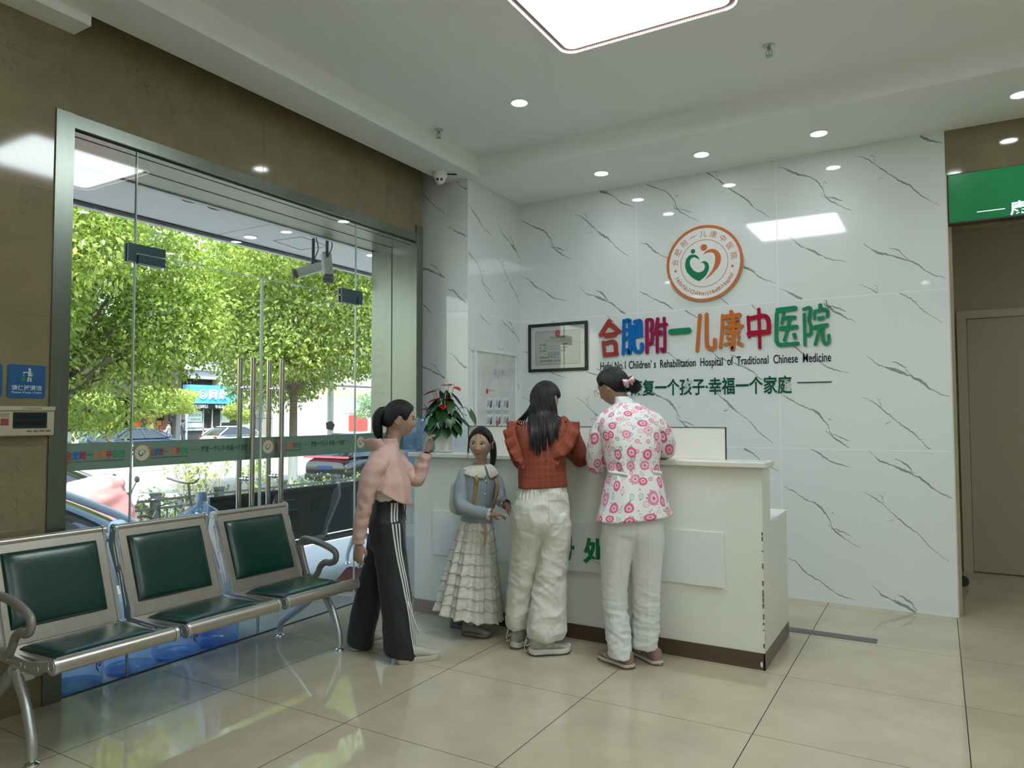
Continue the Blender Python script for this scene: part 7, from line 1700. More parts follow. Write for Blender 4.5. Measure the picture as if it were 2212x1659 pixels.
# ------------------------------------------------------------------ vehicles
M_CARGLASS = mat('car_window_glass', (0.018, 0.024, 0.027), rough=.04, spec=.8, coat=.5); M_TYRE = mat('tyre', (0.015, 0.015, 0.015), rough=.85)
def car(label, x, y, rz, paint, L=4.5, belt=.90, roof=1.45, W=1.78, bar=None, lights=True, z=ZG, hatch=0.0):
    t = thing('car', label, 'car', (x, y, z), rz); h = L / 2
    S = [(-h, .50, .62, .72), (-h + .08, .30, .80, .86), (-h + .55, .22, .93, .94), (-h + 1.2, .20, .93, .98), (-.2, .19, .92, 1.0), (.7, .20, .90, 1.0), (1.1, .21, .88, .99), (h - .55, .24, .76, .93), (h - .15, .30, .66, .84), (h, .44, .56, .68)]
    K = cr([(a, b_, c * belt / .9, d * W / 2) for a, b_, c, d in S], 44); R = []
    for a, zb, zt, w in K:
        ring = []
        for j in range(28):
            q = 2 * PI * j / 28; c_, s_ = math.cos(q), math.sin(q)
            ring.append(Vector((a, w * math.copysign(abs(c_) ** .35, c_) * (1 - .06 * max(0, s_)), (zb + zt) / 2 + (zt - zb) / 2 * math.copysign(abs(s_) ** .55, s_))))
        R.append(ring)
    MB().rings(R).build('body', paint, t, smooth=50)
    def oval(z_, x0, x1, w):
        return [Vector(((x0 + x1) / 2 + (x1 - x0) / 2 * math.copysign(abs(math.cos(q)) ** .45, math.cos(q)), w * math.copysign(abs(math.sin(q)) ** .35, math.sin(q)), z_)) for q in np.linspace(0, 2 * PI, 40, endpoint=False)]
    gl = cr([(belt - .04, -h + .25 - hatch, 1.28, W / 2 * .93), (belt + .18, -h + .55 - hatch, .92, W / 2 * .87), (roof - .13, -h + .95 - hatch, .40, W / 2 * .76), (roof - .045, -h + 1.15 - hatch, .12, W / 2 * .70)], 14)
    MB().rings([oval(a, b_, c, d) for a, b_, c, d in gl]).build('windows', M_CARGLASS, t, smooth=50)
    rf = cr([(roof - .075, -h + 1.0 - hatch, .30, W / 2 * .765), (roof - .02, -h + 1.15 - hatch, .14, W / 2 * .70), (roof, -h + 1.5 - hatch, -.2, W / 2 * .50)], 8)
    MB().rings([oval(a, b_, c, d) for a, b_, c, d in rf]).build('roof', paint, t, smooth=60)
    b = MB()
    for s in (-1, 1):
        b.tube([(1.22, s * W / 2 * .90, belt - .02), (.92, s * W / 2 * .875, belt + .17), (.42, s * W / 2 * .775, roof - .13), (.20, s * W / 2 * .72, roof - .05)], [(.035, .03)] * 4, 10, sub=14)
        b.tube([(-h + .30 - hatch, s * W / 2 * .91, belt), (-h + .58 - hatch, s * W / 2 * .865, belt + .18), (-h + 1.0 - hatch, s * W / 2 * .76, roof - .12)], [(.06, .03)] * 3, 10, sub=12)
        b.tube([(-.35, s * W / 2 * .945, belt - .03), (-.42, s * W / 2 * .87, belt + .25), (-.48, s * W / 2 * .765, roof - .09)], [(.035, .02)] * 3, 8, sub=8)
        b.tube([(-h + .3 - hatch, s * W / 2 * .945, belt - .02), (1.2, s * W / 2 * .945, belt - .03)], [(.012, .02)] * 2, 8)
    b.build('pillars', paint, t, smooth=60)
    for s in (-1, 1):
        MB().ell((.83, s * (W / 2 + .10), belt + .06), (.075, .11, .085), 18, 12).cyl((.80, s * (W / 2 - .06), belt - .01), (.82, s * (W / 2 + .05), belt + .02), .022).build('mirror', paint, t)
        for xw in (-h + .80, h - .86):
            wl = MB().lathe([(.20, -.10), (.29, -.105), (.32, -.07), (.32, .07), (.29, .105), (.20, .10)], 32, M=Matrix.Translation((xw, s * (W / 2 - .09), .32)) @ Matrix.Rotation(PI / 2, 4, 'X')).build('wheel', M_TYRE, t); MB().lathe([(.02, -.108), (.20, -.10), (.20, .10), (.02, .108)], 20, M=Matrix.Translation((xw, s * (W / 2 - .09), .32)) @ Matrix.Rotation(PI / 2, 4, 'X')).build('rim', M_ALU, wl)
        MB().ell((h - .22, s * W / 2 * .72, .665), (.24, .20, .065), 16, 10).build('headlight', mat('headlight_glass', (0.30, 0.33, 0.36), rough=.06, coat=.6), t)
        if not bar: MB().ell((-h + .10, s * W / 2 * .76, .78), (.07, .17, .06), 16, 10).build('tail_light', mat('tail_light_red', (0.35, 0.01, 0.012), rough=.1), t)
    if bar:
        MB().rbox((-h - .015, -W / 2 * .88, .845), (-h + .12, W / 2 * .88, .895), .02, 2).build('tail_light_bar', emat('lit_tail_bar', (1.0, 0.10, 0.13), 1.2), t); MB().rbox((-h - .02, -.27, .52), (-h + .05, .27, .63), .01, 1).build('number_plate', mat('plate_blue', (0.03, 0.07, 0.25), rough=.4), t); MB().rbox((-h - .06, -W / 2 * .8, .22), (-h + .2, W / 2 * .8, .42), .05, 2).build('bumper', M_BLACK, t)
    return t
M_PALEBLUE = mat('pale_blue_car_paint', (0.36, 0.46, 0.56), rough=.22, coat=.8); M_PEARL2 = mat('pearl_white_car_paint', (0.50, 0.55, 0.54), rough=.2, coat=.8); M_DARKCAR = mat('black_car_paint', (0.010, 0.011, 0.013), rough=.12, coat=.9)
M_SILV = mat('silver_car_paint', (0.40, 0.42, 0.44), rough=.25, coat=.6, metal=.3); M_DKBLUE = mat('dark_blue_car_paint', (0.03, 0.045, 0.09), rough=.2, coat=.7)
car('pale blue car parked nearest the glass, its windscreen pillar and mirror behind the bench', -3.95, .38, PI / 2, M_PALEBLUE, z=ZG + .0)
car('pearl white car parked behind the hedge, its bonnet pointing right', -8.75, 3.05, PI / 2, M_PEARL2, L=4.6, z=ZG - .1)
car('black car with a glowing red tail bar behind the white post', -11.85, 14.75, PI / 2 + .05, M_DARKCAR, L=4.7, bar=True, roof=1.55, z=ZG - .1, hatch=.2)
car('black car parked behind the pink dustpan handle, beyond the red tail bar', -9.45, 16.1, PI / 2, M_DARKCAR, L=4.6, z=ZG - .1)
car('dark blue saloon on the far side of the road before the orange drinks fridge', -34.2, 21.3, PI / 2, M_DKBLUE, L=4.7, z=ZG - .1)
car('silver car on the far side of the road before the blue shop sign', -34.5, 27.7, PI / 2, M_SILV, L=4.4, z=ZG - .1)
# scooter under a pink rain cover
t = thing('scooter', 'white electric scooter wrapped in a pink rain cover before the fence', 'scooter', (-5.75, 2.55, ZG), PI / 2 - .1)
M_SCW = mat('scooter_white', (0.62, 0.62, 0.60), rough=.3)
for x in (-.55, .55): wl = MB().tube([(x + .19 * math.cos(a), 0, .22 + .19 * math.sin(a)) for a in np.linspace(0, 2 * PI, 28, endpoint=False)], .045, 10, loop=True).build('wheel', M_TYRE, t); MB().cyl((x, -.03, .22), (x, .03, .22), .12, n=20).build('rim', M_ALU, wl)
MB().rbox((-.70, -.13, .35), (-.05, .13, .68), .08, 3).rbox((-.05, -.13, .25), (.35, .13, .33), .03, 2).rbox((.32, -.16, .28), (.44, .16, .85), .05, 3).rbox((-.72, -.15, .68), (.02, .15, .78), .05, 3).build('fairing', M_SCW, t)
MB().rbox((.40, -.08, .80), (.52, .08, .93), .03, 2).build('headlamp', mat('lamp_white', (0.72, 0.72, 0.70), rough=.15), t)
MB().tube([(.30, -.36, 1.02), (.38, -.18, .97), (.40, 0, .96), (.38, .18, .97), (.30, .36, 1.02)], .014, 8, sub=18).cyl((.40, 0, .5), (.40, 0, .96), .025).build('handlebar', M_BLACK, t)
for s in (-1, 1): MB().tube([(.36, s * .22, .98), (.40, s * .28, 1.12)], .006, 6).ell((.40, s * .29, 1.15), (.015, .06, .04), 14, 8).build('mirror', M_BLACK, t)
b = MB(); loft(b, [(.55, -.1, 0, .62, .30), (.75, -.12, 0, .60, .32), (.90, -.10, .02, .50, .30), (1.02, -.02, .04, .34, .26), (1.10, .10, .05, .22, .2), (1.13, .14, .05, .10, .10)], 30, 50, 0, cap1=True); o = b.build('rain_cover', mat('pink_rain_cover', (0.42, 0.18, 0.175), rough=.6, var=.25, vscale=6), t, smooth=80); wrinkle(o, lambda q: .055 * ridge(q, (3.2, 3.2, 3.2), 2) + .018 * ridge(q, (9, 9, 9), 5)); solid(o, .004)
t = thing('bicycle', 'dark bicycle with raised handlebar standing at the fence beside the scooter', 'bicycle', (-5.95, 3.75, ZG), PI / 2 + .2)
b = MB()
for x in (-.5, .5):
    b.tube([(x + .31 * math.cos(a), 0, .32 + .31 * math.sin(a)) for a in np.linspace(0, 2 * PI, 36, endpoint=False)], .017, 8, loop=True)
b.build('wheels', M_TYRE, t); MB().tube([(-.5, 0, .32), (-.12, 0, .30), (.34, 0, .78), (-.22, 0, .72), (-.12, 0, .30)], .016, 8).tube([(-.5, 0, .32), (-.22, 0, .72)], .012, 8).tube([(.5, 0, .32), (.34, 0, .80), (.31, 0, .98)], .016, 8).build('bicycle_frame', M_IRON, t); MB().tube([(.20, -.28, 1.06), (.30, -.10, .99), (.30, .10, .99), (.20, .28, 1.06)], .012, 8, sub=12).build('handlebar', M_BLACK, t); MB().ell((-.25, 0, .82), (.13, .08, .04), 16, 8).build('saddle', M_BLACK, t); MB().tube([(.50, -.02, .2), (.44, -.03, .55)], [(.02, .06), (.02, .05)], 8).build('mudguard', M_SCW, t)

# ------------------------------------------------------------------ things on the terrace
M_MESH = mat('black_perforated_steel', (0.040, 0.045, 0.048), rough=.45, metal=.4); M_PALEALU = mat('pale_cast_aluminium', (0.60, 0.63, 0.65), rough=.35, metal=.6)
_keep = M_ALU; M_ALU = M_PALEALU
ob = waiting_bench('waiting_bench', 'black perforated bench outside the glass, seen from behind with pale frames', -1.68, 1.74, PI, 0.632, 0.604, 3, pads=False, sheet=M_MESH)
ob.location.z = -.02; M_ALU = _keep
b = MB()
for k in (-1, 0, 1):
    for i in range(7): b.box((-.004, k * .632 - .18, .62 + .0 * i + .016 * i), (.004, k * .632 - .08, .628 + .016 * i))
o = b.build('back_slots', mat('slot_dark', (0.02, 0.022, 0.024), rough=.6), ob, smooth=0)
o.data.transform(Matrix.Translation((-.372 - .008, 0, 0)) @ Matrix.Translation((0, 0, .66)) @ Matrix.Rotation(-.36, 4, 'Y') @ Matrix.Translation((0, 0, -.66)))
M_JUG = glass_mat('water_jug_plastic', (0.70, 0.83, 0.97), 1.0, .03, (0.42, 0.60, 0.90), .20); M_JUGTHICK = glass_mat('water_jug_base', (0.60, 0.76, 0.97), 1.0, .05, (0.30, 0.50, 0.90), .35)
SWIRL = [(.000, .050), (.016, .046), (.026, .034), (.026, .020), (.016, .008), (.004, .006), (-.004, .012), (-.004, .022), (.004, .028), (.010, .024), (.006, .020), (.002, .020), (.002, .016), (.008, .014), (.015, .020), (.014, .030), (.005, .036), (-.008, .032), (-.014, .020), (-.012, .006), (-.002, -.008), (.008, -.030), (.000, -.020), (-.014, -.004), (-.022, .012), (-.020, .030), (-.012, .044)]
def jug():
    t = thing('water_jug', 'x', 'water jug', (0, 0, 0), 0, None)
    prof = [(.030, .012), (.070, .004), (.118, 0.0), (.131, .012), (.1335, .030), (.1335, .135), (.128, .142), (.128, .150), (.1335, .157), (.1335, .255), (.128, .262), (.128, .270), (.1335, .277), (.1335, .335), (.125, .365), (.085, .400), (.040, .425), (.030, .440), (.030, .485), (.027, .490)]
    MB().lathe(prof, 44, caps=True).build('shell', M_JUG, t, smooth=50); MB().lathe([(.02, .014), (.07, .006), (.117, .003), (.128, .014), (.129, .022), (.05, .022), (.02, .030)], 36).build('base', M_JUGTHICK, t)
    MB().tube([(.10, .0, .33), (.122, 0, .30), (.124, 0, .22), (.105, 0, .19)], [(.012, .012)] * 4, 10, sub=14).build('grip', M_JUGTHICK, t)
    b = MB(); P = [(x * .95, z * .95) for x, z in SWIRL]
    for off in (0.35,):
        V = []; 
        for x, z in P: a = off + x / .1345; V.append(Vector((.1350 * math.cos(a), .1350 * math.sin(a), .105 + z)))
        c = Vector((.1352 * math.cos(off), .1352 * math.sin(off), .115))
        b.add(V, [tuple(range(len(V)))])
    for k in range(10): a = .35 + (k - 5) * .045; b.add([Vector((.1350 * math.cos(q), .1350 * math.sin(q), z)) for q, z in ((a, .168), (a + .03, .168), (a + .03, .186), (a, .186))], [(0, 1, 2, 3)])
    b.build('label_print', mat('crimson_print', (0.22, 0.008, 0.05), rough=.4), t, smooth=0)
    return t
JG = [(-.745, -.345, -.02, .1, 'empty blue water jug outside the glass, leftmost of the row under the bench'), (-.750, -.035, -.02, 2.4, 'empty blue water jug second from the left behind the bench'), (-.745, .240, -.02, -.1, 'empty blue water jug with crimson swirl third from the left behind the bench'), (-.750, .512, -.02, 2.9, 'empty blue water jug at the right end of the row on the ground'), (-.95, .535, .375, 1.6, 'blue water jug stacked on the row, its capped neck showing above the benches')]
j0 = jug()
for i, (x, y, z, r, lb) in enumerate(JG):
    o = j0 if i == 0 else dup(j0); o.location = (x, y, z); o.rotation_euler = (0, 0, r); o['label'] = lb; o['group'] = 'blue water jugs outside the glass'
    if i == 4: MB().lathe([(.031, .445), (.0345, .447), (.0345, .500), (.031, .505)], 28).build('cap', mat('pale_blue_cap', (0.30, 0.42, 0.62), rough=.4), o)
o = dup(j0); o.location = (-1.03, .60, -.02); o.rotation_euler = (0, 0, 3.6); o['label'] = 'blue water jug on the ground behind the row, carrying the stacked jug'
bpy.data.objects[[q for q in COL.objects if q.get('label', '').startswith('blue water jug stacked')][0].name].location = (-1.03, .60, .375)
# lock through the two pull handles
t = thing('door_lock', 'red and black clamp lock hooked through the long pull handles', 'lock', (-.60, .76, .78), 0)
MB().rbox((-.022, -.26, -.014), (.022, .10, .014), .006, 2).build('bar', mat('red_lock_paint', (0.42, 0.035, 0.03), rough=.3), t)
MB().prism([(.095, .045), (.125, .045), (.165, -.050), (.120, -.055)], -.028, .028, frame((0, 1, 0), (0, 0, 1), (1, 0, 0))).build('lock_case', MATS['red_lock_paint'], t, smooth=0)
MB().prism([(.112, .030), (.128, .025), (.142, -.020), (.124, -.028)], .0282, .031, frame((0, 1, 0), (0, 0, 1), (1, 0, 0))).build('key_plate', M_BLACK, t, smooth=0)
for z, y in ((.030, .0), (-.035, .03)): MB().cyl((0, .12 + y, z), (0, .235 + y, z + .002), .006, n=10).build('prong', M_BLACK, t)
# dustpan
t = thing('dustpan', 'red-brown long-handled dustpan standing outside behind the right pane', 'dustpan', (-.98, 1.99, -.02), .3)
M_DP = mat('dusty_red_plastic', (0.27, 0.085, 0.075), rough=.5)
b = MB(); R = []
for x, w, h in ((-.16, .15, .015), (-.05, .155, .10), (.06, .15, .145), (.10, .14, .15)): R.append([Vector((w, x, 0)), Vector((w, x, h * .6)), Vector((w * .7, x, h)), Vector((-w * .7, x, h)), Vector((-w, x, h * .6)), Vector((-w, x, 0))])
b.rings(R); b.build('hood', M_DP, t, smooth=30); MB().box((-.16, -.24, 0), (.16, -.10, .014)).build('lip', mat('pale_plastic_lip', (0.62, 0.56, 0.55), rough=.5), t, smooth=0)
MB().cyl((0, .08, .13), (.02, .16, .72), .011, n=12).build('handle', mat('grey_tube', (0.42, 0.42, 0.44), rough=.3, metal=.6), t); MB().cyl((.0155, .142, .58), (.03, .20, 1.02), .016, n=14).build('grip', mat('pink_grip', (0.55, 0.36, 0.40), rough=.5), t)
# cameras under the canopy
def bullet(x, y, label, d, drop):
    t = thing('bullet_camera', label, 'security camera', (x, y, 2.95), 0); d = Vector(d).normalized(); s = d.cross(Vector((0, 0, 1))).normalized(); u = s.cross(d)
    MB().lathe([(.05, 0), (.05, -.008), (.018, -.022), (.016, -.024)], 24).build('mount_plate', M_WHITE_PLASTIC, t); MB().cyl((0, 0, -.02), (0, 0, -drop), .013, n=14).ell((0, 0, -drop), (.020, .020, .020), 14, 10).build('pole', M_IRON, t)
    F = frame(s, u, -d, Vector((0, 0, -drop - .055)) + d * .02)
    b = MB(); b.prism(rrect(.085, .080, .022, 5), -.13, .12, F); b.build('housing', mat('camera_grey', (0.52, 0.53, 0.51), rough=.4), t, smooth=30)
    b = MB(); b.prism(rrect(.092, .086, .025, 5), -.155, -.128, F); b.build('bezel', mat('dark_bezel', (0.06, 0.06, 0.06), rough=.25), t, smooth=30)
    MB().prism(circ(.026, 24), -.158, -.150, F).build('lens', M_BLACK, t, smooth=0); MB().tube([(.03, 0, -.01), (.05, .01, -drop * .5), (.02, .0, -drop + .02), Vector((0, 0, -drop - .04)) - d * .09], .005, 6, sub=14).build('cable', M_BLACK, t)
bullet(-1.555, 2.065, 'grey bullet camera hanging outside, pointing left towards the street', (-.55, -.75, -.35), .235)
bullet(-1.400, 2.075, 'bullet camera hanging outside, pointing towards the glass doors', (.35, -.25, -.80), .205)
for x, y, lb in ((-1.51, .844, 'unlit round canopy light, left of the pair outside'), (-1.512, 1.061, 'unlit round canopy light, right of the pair outside')):
    t = thing('canopy_light', lb, 'downlight', (x, y, 2.95), 0); annulus(MB(), .055, .078, -.006, 0, Matrix.Identity(4)).build('rim', mat('grey_rim', (0.36, 0.37, 0.37), rough=.4), t); MB().prism(circ(.056), -.003, -.001).build('lens', mat('unlit_lens', (0.62, 0.63, 0.62), rough=.3), t, smooth=0)
downlight(-2.05, 1.80, 2.95, 'lit round downlight in the canopy outside, left of the cameras', 14, .05, power=0); downlight(-1.62, 2.9, 2.95, 'lit round downlight in the canopy at its far right end', 14, .05, power=0)

# ------------------------------------------------------------------ across the road
M_BLDG = mat('grey_render', (0.36, 0.37, 0.39), rough=.9, var=.08, vscale=.6); M_WIN = mat('dim_window_glass', (0.05, 0.085, 0.12), rough=.08, spec=.7); M_WFR = mat('white_window_frame', (0.62, 0.64, 0.65), rough=.6)
bd_ = thing('apartment_building', 'grey apartment block across the road, its windows showing between the tree crowns', 'building', (-42, 25, ZG), 0)
MB().box((-10, -22, 4.6), (0, 14.5, 24)).build('wall', M_BLDG, bd_, smooth=0)
for fl in range(6):
    for yy in (-18.0, -14.0, -10.0, -6.0, -2.6, .4, 2.9, 6.0, 9.0, 12.0):
        z = 5.8 + fl * 3.05; w = MB().box((0, yy - .75, z), (.10, yy + .75, z + 1.55)).build('window', M_WFR, bd_, smooth=0); MB().box((.10, yy - .66, z + .09), (.12, yy - .04, z + 1.46)).box((.10, yy + .04, z + .09), (.12, yy + .66, z + 1.46)).build('pane', M_WIN, w, smooth=0)
for fl in range(5): MB().box((0, -22, 5.2 + fl * 3.05), (.18, 14.5, 5.4 + fl * 3.05)).build('cornice', M_WFR, bd_, smooth=0)
for yy, z in ((1.8, 12.2), (1.7, 15.4), (5.0, 13.6)): MB().rbox((.05, yy - .42, z), (.38, yy + .42, z + .6), .03, 1).build('air_conditioner', M_WHITE_PLASTIC, bd_)
def X40(y, z, x=0): return (x, y, z - ZG)
fs = thing('fruit_shop', 'dark fruit shop across the road with yellow price tags and a draped stall', 'shop', (-40, 0, ZG), 0)
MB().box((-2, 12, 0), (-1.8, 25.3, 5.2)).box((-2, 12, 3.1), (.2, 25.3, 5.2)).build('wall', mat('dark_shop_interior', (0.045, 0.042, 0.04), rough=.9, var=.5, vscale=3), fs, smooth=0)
o = MB().rbox(X40(18.0, -.05, .4), X40(22.2, .55, 1.2), .05, 1).build('draped_stall', mat('pale_green_sheet', (0.34, 0.44, 0.36), rough=.9), fs); MB().box(X40(18.0, -.55, .5), X40(24.2, -.06, 1.1)).build('stall_base', mat('grey_stall', (0.26, 0.28, 0.29), rough=.9), fs, smooth=0)
for y in (20.85, 21.75, 22.65): MB().box(X40(y - .24, .70, .3), X40(y + .24, 1.12, .32)).build('price_tag', mat('yellow_card', (0.72, 0.62, 0.05), rough=.6), fs, smooth=0)
rg = random.Random(9)
for k in range(26):
    y = rg.uniform(22.3, 24.1); MB().ell(X40(y, .02 + rg.uniform(0, .35), rg.uniform(.6, 1.1)), (.13, .13, .12), 10, 8).build('fruit', [mat('melon', (0.42, 0.34, 0.12), rough=.6), mat('green_fruit', (0.12, 0.2, 0.05), rough=.6), mat('orange_fruit', (0.5, 0.2, 0.03), rough=.6)][k % 3], fs)
for k in range(16):
    y = 18.6 + (k % 8) * .8; z = .9 + (k // 8) * .8; MB().box(X40(y, z, -1.7), X40(y + rg.uniform(.3, .6), z + rg.uniform(.2, .5), -1.4)).build('goods', mat('goods_%d' % (k % 4), [(0.25, .06, .05), (.3, .25, .2), (.08, .08, .1), (.2, .12, .06)][k % 4], rough=.8), fs, smooth=0)
t = thing('drinks_fridge', 'orange upright drinks fridge beside the fruit shop', 'fridge', (-39.6, 24.85, ZG), 0)
MB().box((-.35, -.46, 0), (.3, .46, 2.0)).build('cabinet', mat('orange_red_fridge', (0.55, 0.095, 0.03), rough=.4), t, smooth=0); MB().box((.30, -.42, .15), (.32, -.02, 1.85)).build('glass_door', M_CARGLASS, t, smooth=0); b = MB().box((.30, .06, .45), (.325, .38, 1.55)); b.build('poster', mat('yellow_poster', (0.66, 0.50, 0.16), rough=.5), t, smooth=0)
sh = thing('corner_shop', 'grey-fronted shop with stacked orange boxes across the road', 'shop', (-40, 26.4, ZG), 0)
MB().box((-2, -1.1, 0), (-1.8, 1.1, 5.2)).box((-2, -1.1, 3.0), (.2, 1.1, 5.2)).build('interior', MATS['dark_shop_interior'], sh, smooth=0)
for y0, y1 in ((-1.10, -.66), (.75, 1.08)): MB().box((-.3, y0, 0), (.2, y1, 3.0)).build('pillar', mat('grey_pillar', (0.24, 0.25, 0.28), rough=.8), sh, smooth=0)
MB().box((-.25, -.66, 2.35), (.1, .75, 2.95)).build('shutter_box', mat('shutter_grey', (0.42, 0.43, 0.44), rough=.5), sh, smooth=0); MB().box((-.6, -.6, 0), (-.1, .7, .75)).build('counter', M_WFR, sh, smooth=0)
for k, (y, z, w, h) in enumerate(((-.55, 1.05, .35, .3), (-.15, 1.0, .5, .32), (.35, 1.0, .28, .6), (-.35, 1.36, .4, .3), (.0, 1.33, .3, .35), (-.6, .78, .4, .26), (-.1, .76, .5, .24), (.42, .76, .26, .24))): MB().box((-.55, y, z), (-.2, y + w, z + h)).build('box', mat('box_colour_%d' % (k % 3), [(0.55, .20, .05), (.45, .12, .09), (.5, .45, .42)][k % 3], rough=.7), sh, smooth=0)
cl = thing('clinic_shop', 'shop with blue sign and black band of white characters across the road', 'shop', (-40, 29.9, ZG), 0)
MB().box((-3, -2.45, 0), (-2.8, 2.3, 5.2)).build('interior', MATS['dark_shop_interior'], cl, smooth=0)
MB().box((-.2, -2.50, 0), (.15, -1.86, 2.45)).build('pillar', M_WFR, cl, smooth=0); v_ = MB().box((.15, -2.32, .55), (.18, -2.06, 2.4)).build('name_board', mat('grey_board', (0.11, 0.115, 0.12), rough=.5), cl, smooth=0)
b = MB()
for k, ch in enumerate('皮肤病研究所'): put_text(b, ch, frame((0, 1, 0), (0, 0, 1), (1, 0, 0), (.182, -2.19, 2.12 - k * .29)), .2, extrude=.001, width=.17, height=.2)
b.build('lettering', mat('pale_gold_letter', (0.45, 0.42, 0.33), rough=.5), v_, smooth=0)
o = MB().box((-.1, -1.86, 0), (-.06, 2.3, 2.42)).build('shop_front', M_CARGLASS, cl, smooth=0); b = MB()
for y in (-1.86, -.55, .15, .85, 2.26): b.box((-.06, y - .03, 0), (0, y + .03, 2.42))
b.box((-.06, -1.86, .98), (.0, 2.3, 1.12)); b.build('mullions', mat('pale_frame', (0.40, 0.45, 0.47), rough=.4), o, smooth=0)
for y0, y1, z0, z1 in ((-1.75, -.62, 1.55, 2.30), (-1.75, -.62, 1.18, 1.50), (.95, 1.6, 1.5, 2.2)): MB().box((-.055, y0, z0), (-.045, y1, z1)).build('poster', mat('white_green_poster', (0.48, 0.58, 0.54), rough=.5), cl, smooth=0)
b = MB(); put_text(b, '看皮肤病', frame((0, 1, 0), (0, 0, 1), (1, 0, 0), (-.043, -1.18, 2.02)), .2, extrude=.001, width=.95, height=.2); put_text(b, '合肥同维', frame((0, 1, 0), (0, 0, 1), (1, 0, 0), (-.043, -1.12, 1.72)), .2, extrude=.001, width=.8, height=.17); b.build('poster_print', mat('teal_print', (0.05, 0.16, 0.15), rough=.5), cl, smooth=0)
o = MB().box((-.3, -1.95, 2.42), (.35, 2.35, 2.80)).build('black_fascia', M_BLACK, cl, smooth=0); b = MB()
put_text(b, '955158921', frame((0, 1, 0), (0, 0, 1), (1, 0, 0), (.352, -1.12, 2.61)), .25, bold=.004, extrude=.002, width=1.25, height=.22); put_text(b, '专业治疗皮肤病', frame((0, 1, 0), (0, 0, 1), (1, 0, 0), (.352, .95, 2.61)), .25, bold=.006, extrude=.002, width=1.75, height=.24); b.build('lettering', mat('white_sign_letter', (0.78, 0.80, 0.82), rough=.4), o, smooth=0)
o = MB().box((-.3, -1.95, 2.80), (.45, 2.35, 4.05)).build('blue_sign', mat('sky_blue_sign', (0.07, 0.34, 0.62), rough=.35), cl, smooth=0); b = MB()
for ch, y in (('同', -.20), ('维', .58)): put_text(b, ch, frame((0, 1, 0), (0, 0, 1), (1, 0, 0), (.50, y, 3.42)), .6, bold=.012, extrude=.05, width=.58, height=.64)
annulus(b, .26, .32, 0, .06, frame((0, 1, 0), (0, 0, 1), (1, 0, 0), (.45, -.98, 3.42))); annulus(b, .10, .16, 0, .06, frame((0, 1, 0), (0, 0, 1), (1, 0, 0), (.45, -.98, 3.42))); b.build('lettering', MATS['white_sign_letter'], o, smooth=0)
wb = thing('white_wall_building', 'sunlit white building with an iron gate right of the blue shop sign', 'building', (-41, 33, ZG), 0)
MB().box((-3, -.9, 0), (.6, .7, 4.6)).box((-3, 3.0, 0), (-.5, 22, 3.6)).box((-3, -.9, 4.6), (.4, 22, 9)).build('wall', mat('white_render', (0.58, 0.58, 0.57), rough=.9), wb, smooth=0); b = MB()
for y in np.arange(.8, 3.0, .14): b.box((.2, y, 0), (.23, y + .03, 2.1))
b.box((.19, .7, .25), (.24, 3.0, .31)).box((.19, .7, 1.75), (.24, 3.0, 1.81)); b.build('gate', M_IRON, wb, smooth=0)
for k in range(4): MB().box((-.5, 4 + k * 3.6, 2.2 - .0), (-.42, 6.6 + k * 3.6, 2.3)).build('ledge', M_WFR, wb, smooth=0)
for k in range(3): MB().box((-.46, 12.0 + 3.4 * k, .6), (-.40, 14.4 + 3.4 * k, 2.0)).build('red_shop_board', mat('red_board', (0.42, 0.06, 0.05), rough=.6), wb, smooth=0)
b = thing('road_barrier', 'white traffic railing along the middle of the road', 'railing', (-22, 20, ZG - .1), 0)
r_ = MB()
for z in (.30, .95): r_.box((-.03, -16, z), (.03, 26, z + .06))
for y in np.arange(-16, 26, .30): r_.box((-.012, y, .3), (.012, y + .03, .98))
r_.build('rails', mat('white_railing', (0.62, 0.63, 0.62), rough=.5), b, smooth=0)
for y in np.arange(-16, 26.1, 3.0): MB().box((-.05, y - .04, 0), (.05, y + .04, 1.05)).prism([(-.35, 0), (.35, 0), (.12, .14), (-.12, .14)], y - .2, y + .2, frame((1, 0, 0), (0, 0, 1), (0, -1, 0), (0, 2 * y, 0))).build('post', MATS['white_railing'], b, smooth=0)
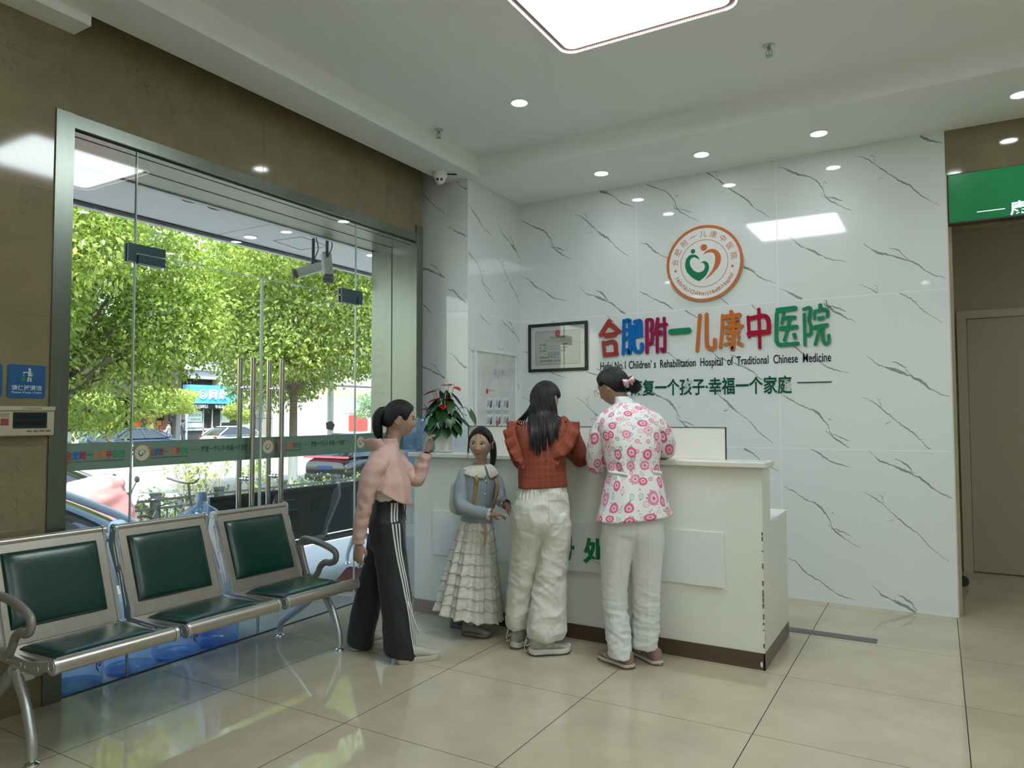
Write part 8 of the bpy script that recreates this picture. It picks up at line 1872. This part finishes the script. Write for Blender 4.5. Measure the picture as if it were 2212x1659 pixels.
def walker(label, x, y, h, top, low, hairc, rz=0, yellow=None, seat=False):
    t = thing('person', label, 'person', (x, y, ZG - (.1 if x > -36 else 0)), rz); k = h / 1.65; b = MB()
    b.ell((0, 0, 1.54 * k), (.075 * k, .085 * k, .11 * k), 14, 10); b.cyl((0, 0, 1.36 * k), (0, 0, 1.48 * k), .05 * k)
    loft(b, [(.85 * k, 0, 0, .16 * k, .10 * k), (1.1 * k, 0, 0, .15 * k, .10 * k), (1.32 * k, 0, 0, .19 * k, .10 * k), (1.38 * k, 0, 0, .10 * k, .07 * k)], 10, 16, 0, cap0=True, cap1=True, uv=False)
    for s in (-1, 1):
        b.tube([(s * .20 * k, 0, 1.32 * k), (s * .25 * k, .05, 1.08 * k), (s * .20 * k, .16, .88 * k)], [.05 * k, .045 * k, .03 * k], 10, sub=8)
        b.tube([(s * .09 * k, 0, .88 * k), (s * .10 * k, .04 + .04 * s, .46 * k), (s * .10 * k, .02 + .10 * s, .02)], [.09 * k, .065 * k, .045 * k], 10, sub=8)
    remesh(b.build('body', M_SKIN, t), .02, 2)
    b = MB(); loft(b, [(.80 * k, 0, 0, .185 * k, .125 * k), (1.1 * k, 0, 0, .175 * k, .12 * k), (1.32 * k, 0, 0, .215 * k, .12 * k), (1.40 * k, 0, 0, .09 * k, .08 * k)], 10, 20, 0, uv=False)
    for s in (-1, 1): b.tube([(s * .17 * k, 0, 1.33 * k), (s * .25 * k, .05, 1.08 * k), (s * .21 * k, .14, .92 * k)], [.068 * k, .06 * k, .05 * k], 12, sub=8)
    b.build('top', top, t); b = MB()
    for s in (-1, 1): b.tube([(s * .085 * k, 0, .92 * k), (s * .10 * k, .04 + .04 * s, .46 * k), (s * .10 * k, .02 + .10 * s, .06)], [.105 * k, .08 * k, .062 * k], 12, sub=8)
    b.build('trousers', low, t); MB().ell((0, -.008, 1.575 * k), (.088 * k, .097 * k, .098 * k), 16, 10).build('headgear' if yellow else 'hair', hairc, t)
    return t
M_NAVYC = mat('dark_jacket', (0.03, 0.032, 0.04), rough=.8); M_BLUEC = mat('blue_shirt_cloth', (0.02, 0.10, 0.42), rough=.8); M_YELH = mat('yellow_helmet', (0.72, 0.50, 0.03), rough=.4)
walker('person in a blue shirt and yellow helmet across the road by the stall', -33.0, 17.8, 1.62, M_BLUEC, M_NAVYC, M_YELH, -1.2, yellow=True)
walker('pedestrian in grey with long dark hair across the road, left of two', -36.8, 24.6, 1.60, mat('grey_shirt', (0.2, 0.2, 0.21), rough=.8), M_NAVYC, M_HAIR, 2.2)
walker('pedestrian in a black jacket and white shirt across the road, right of two', -36.8, 25.55, 1.72, M_NAVYC, M_NAVYC, M_HAIR, -.6)
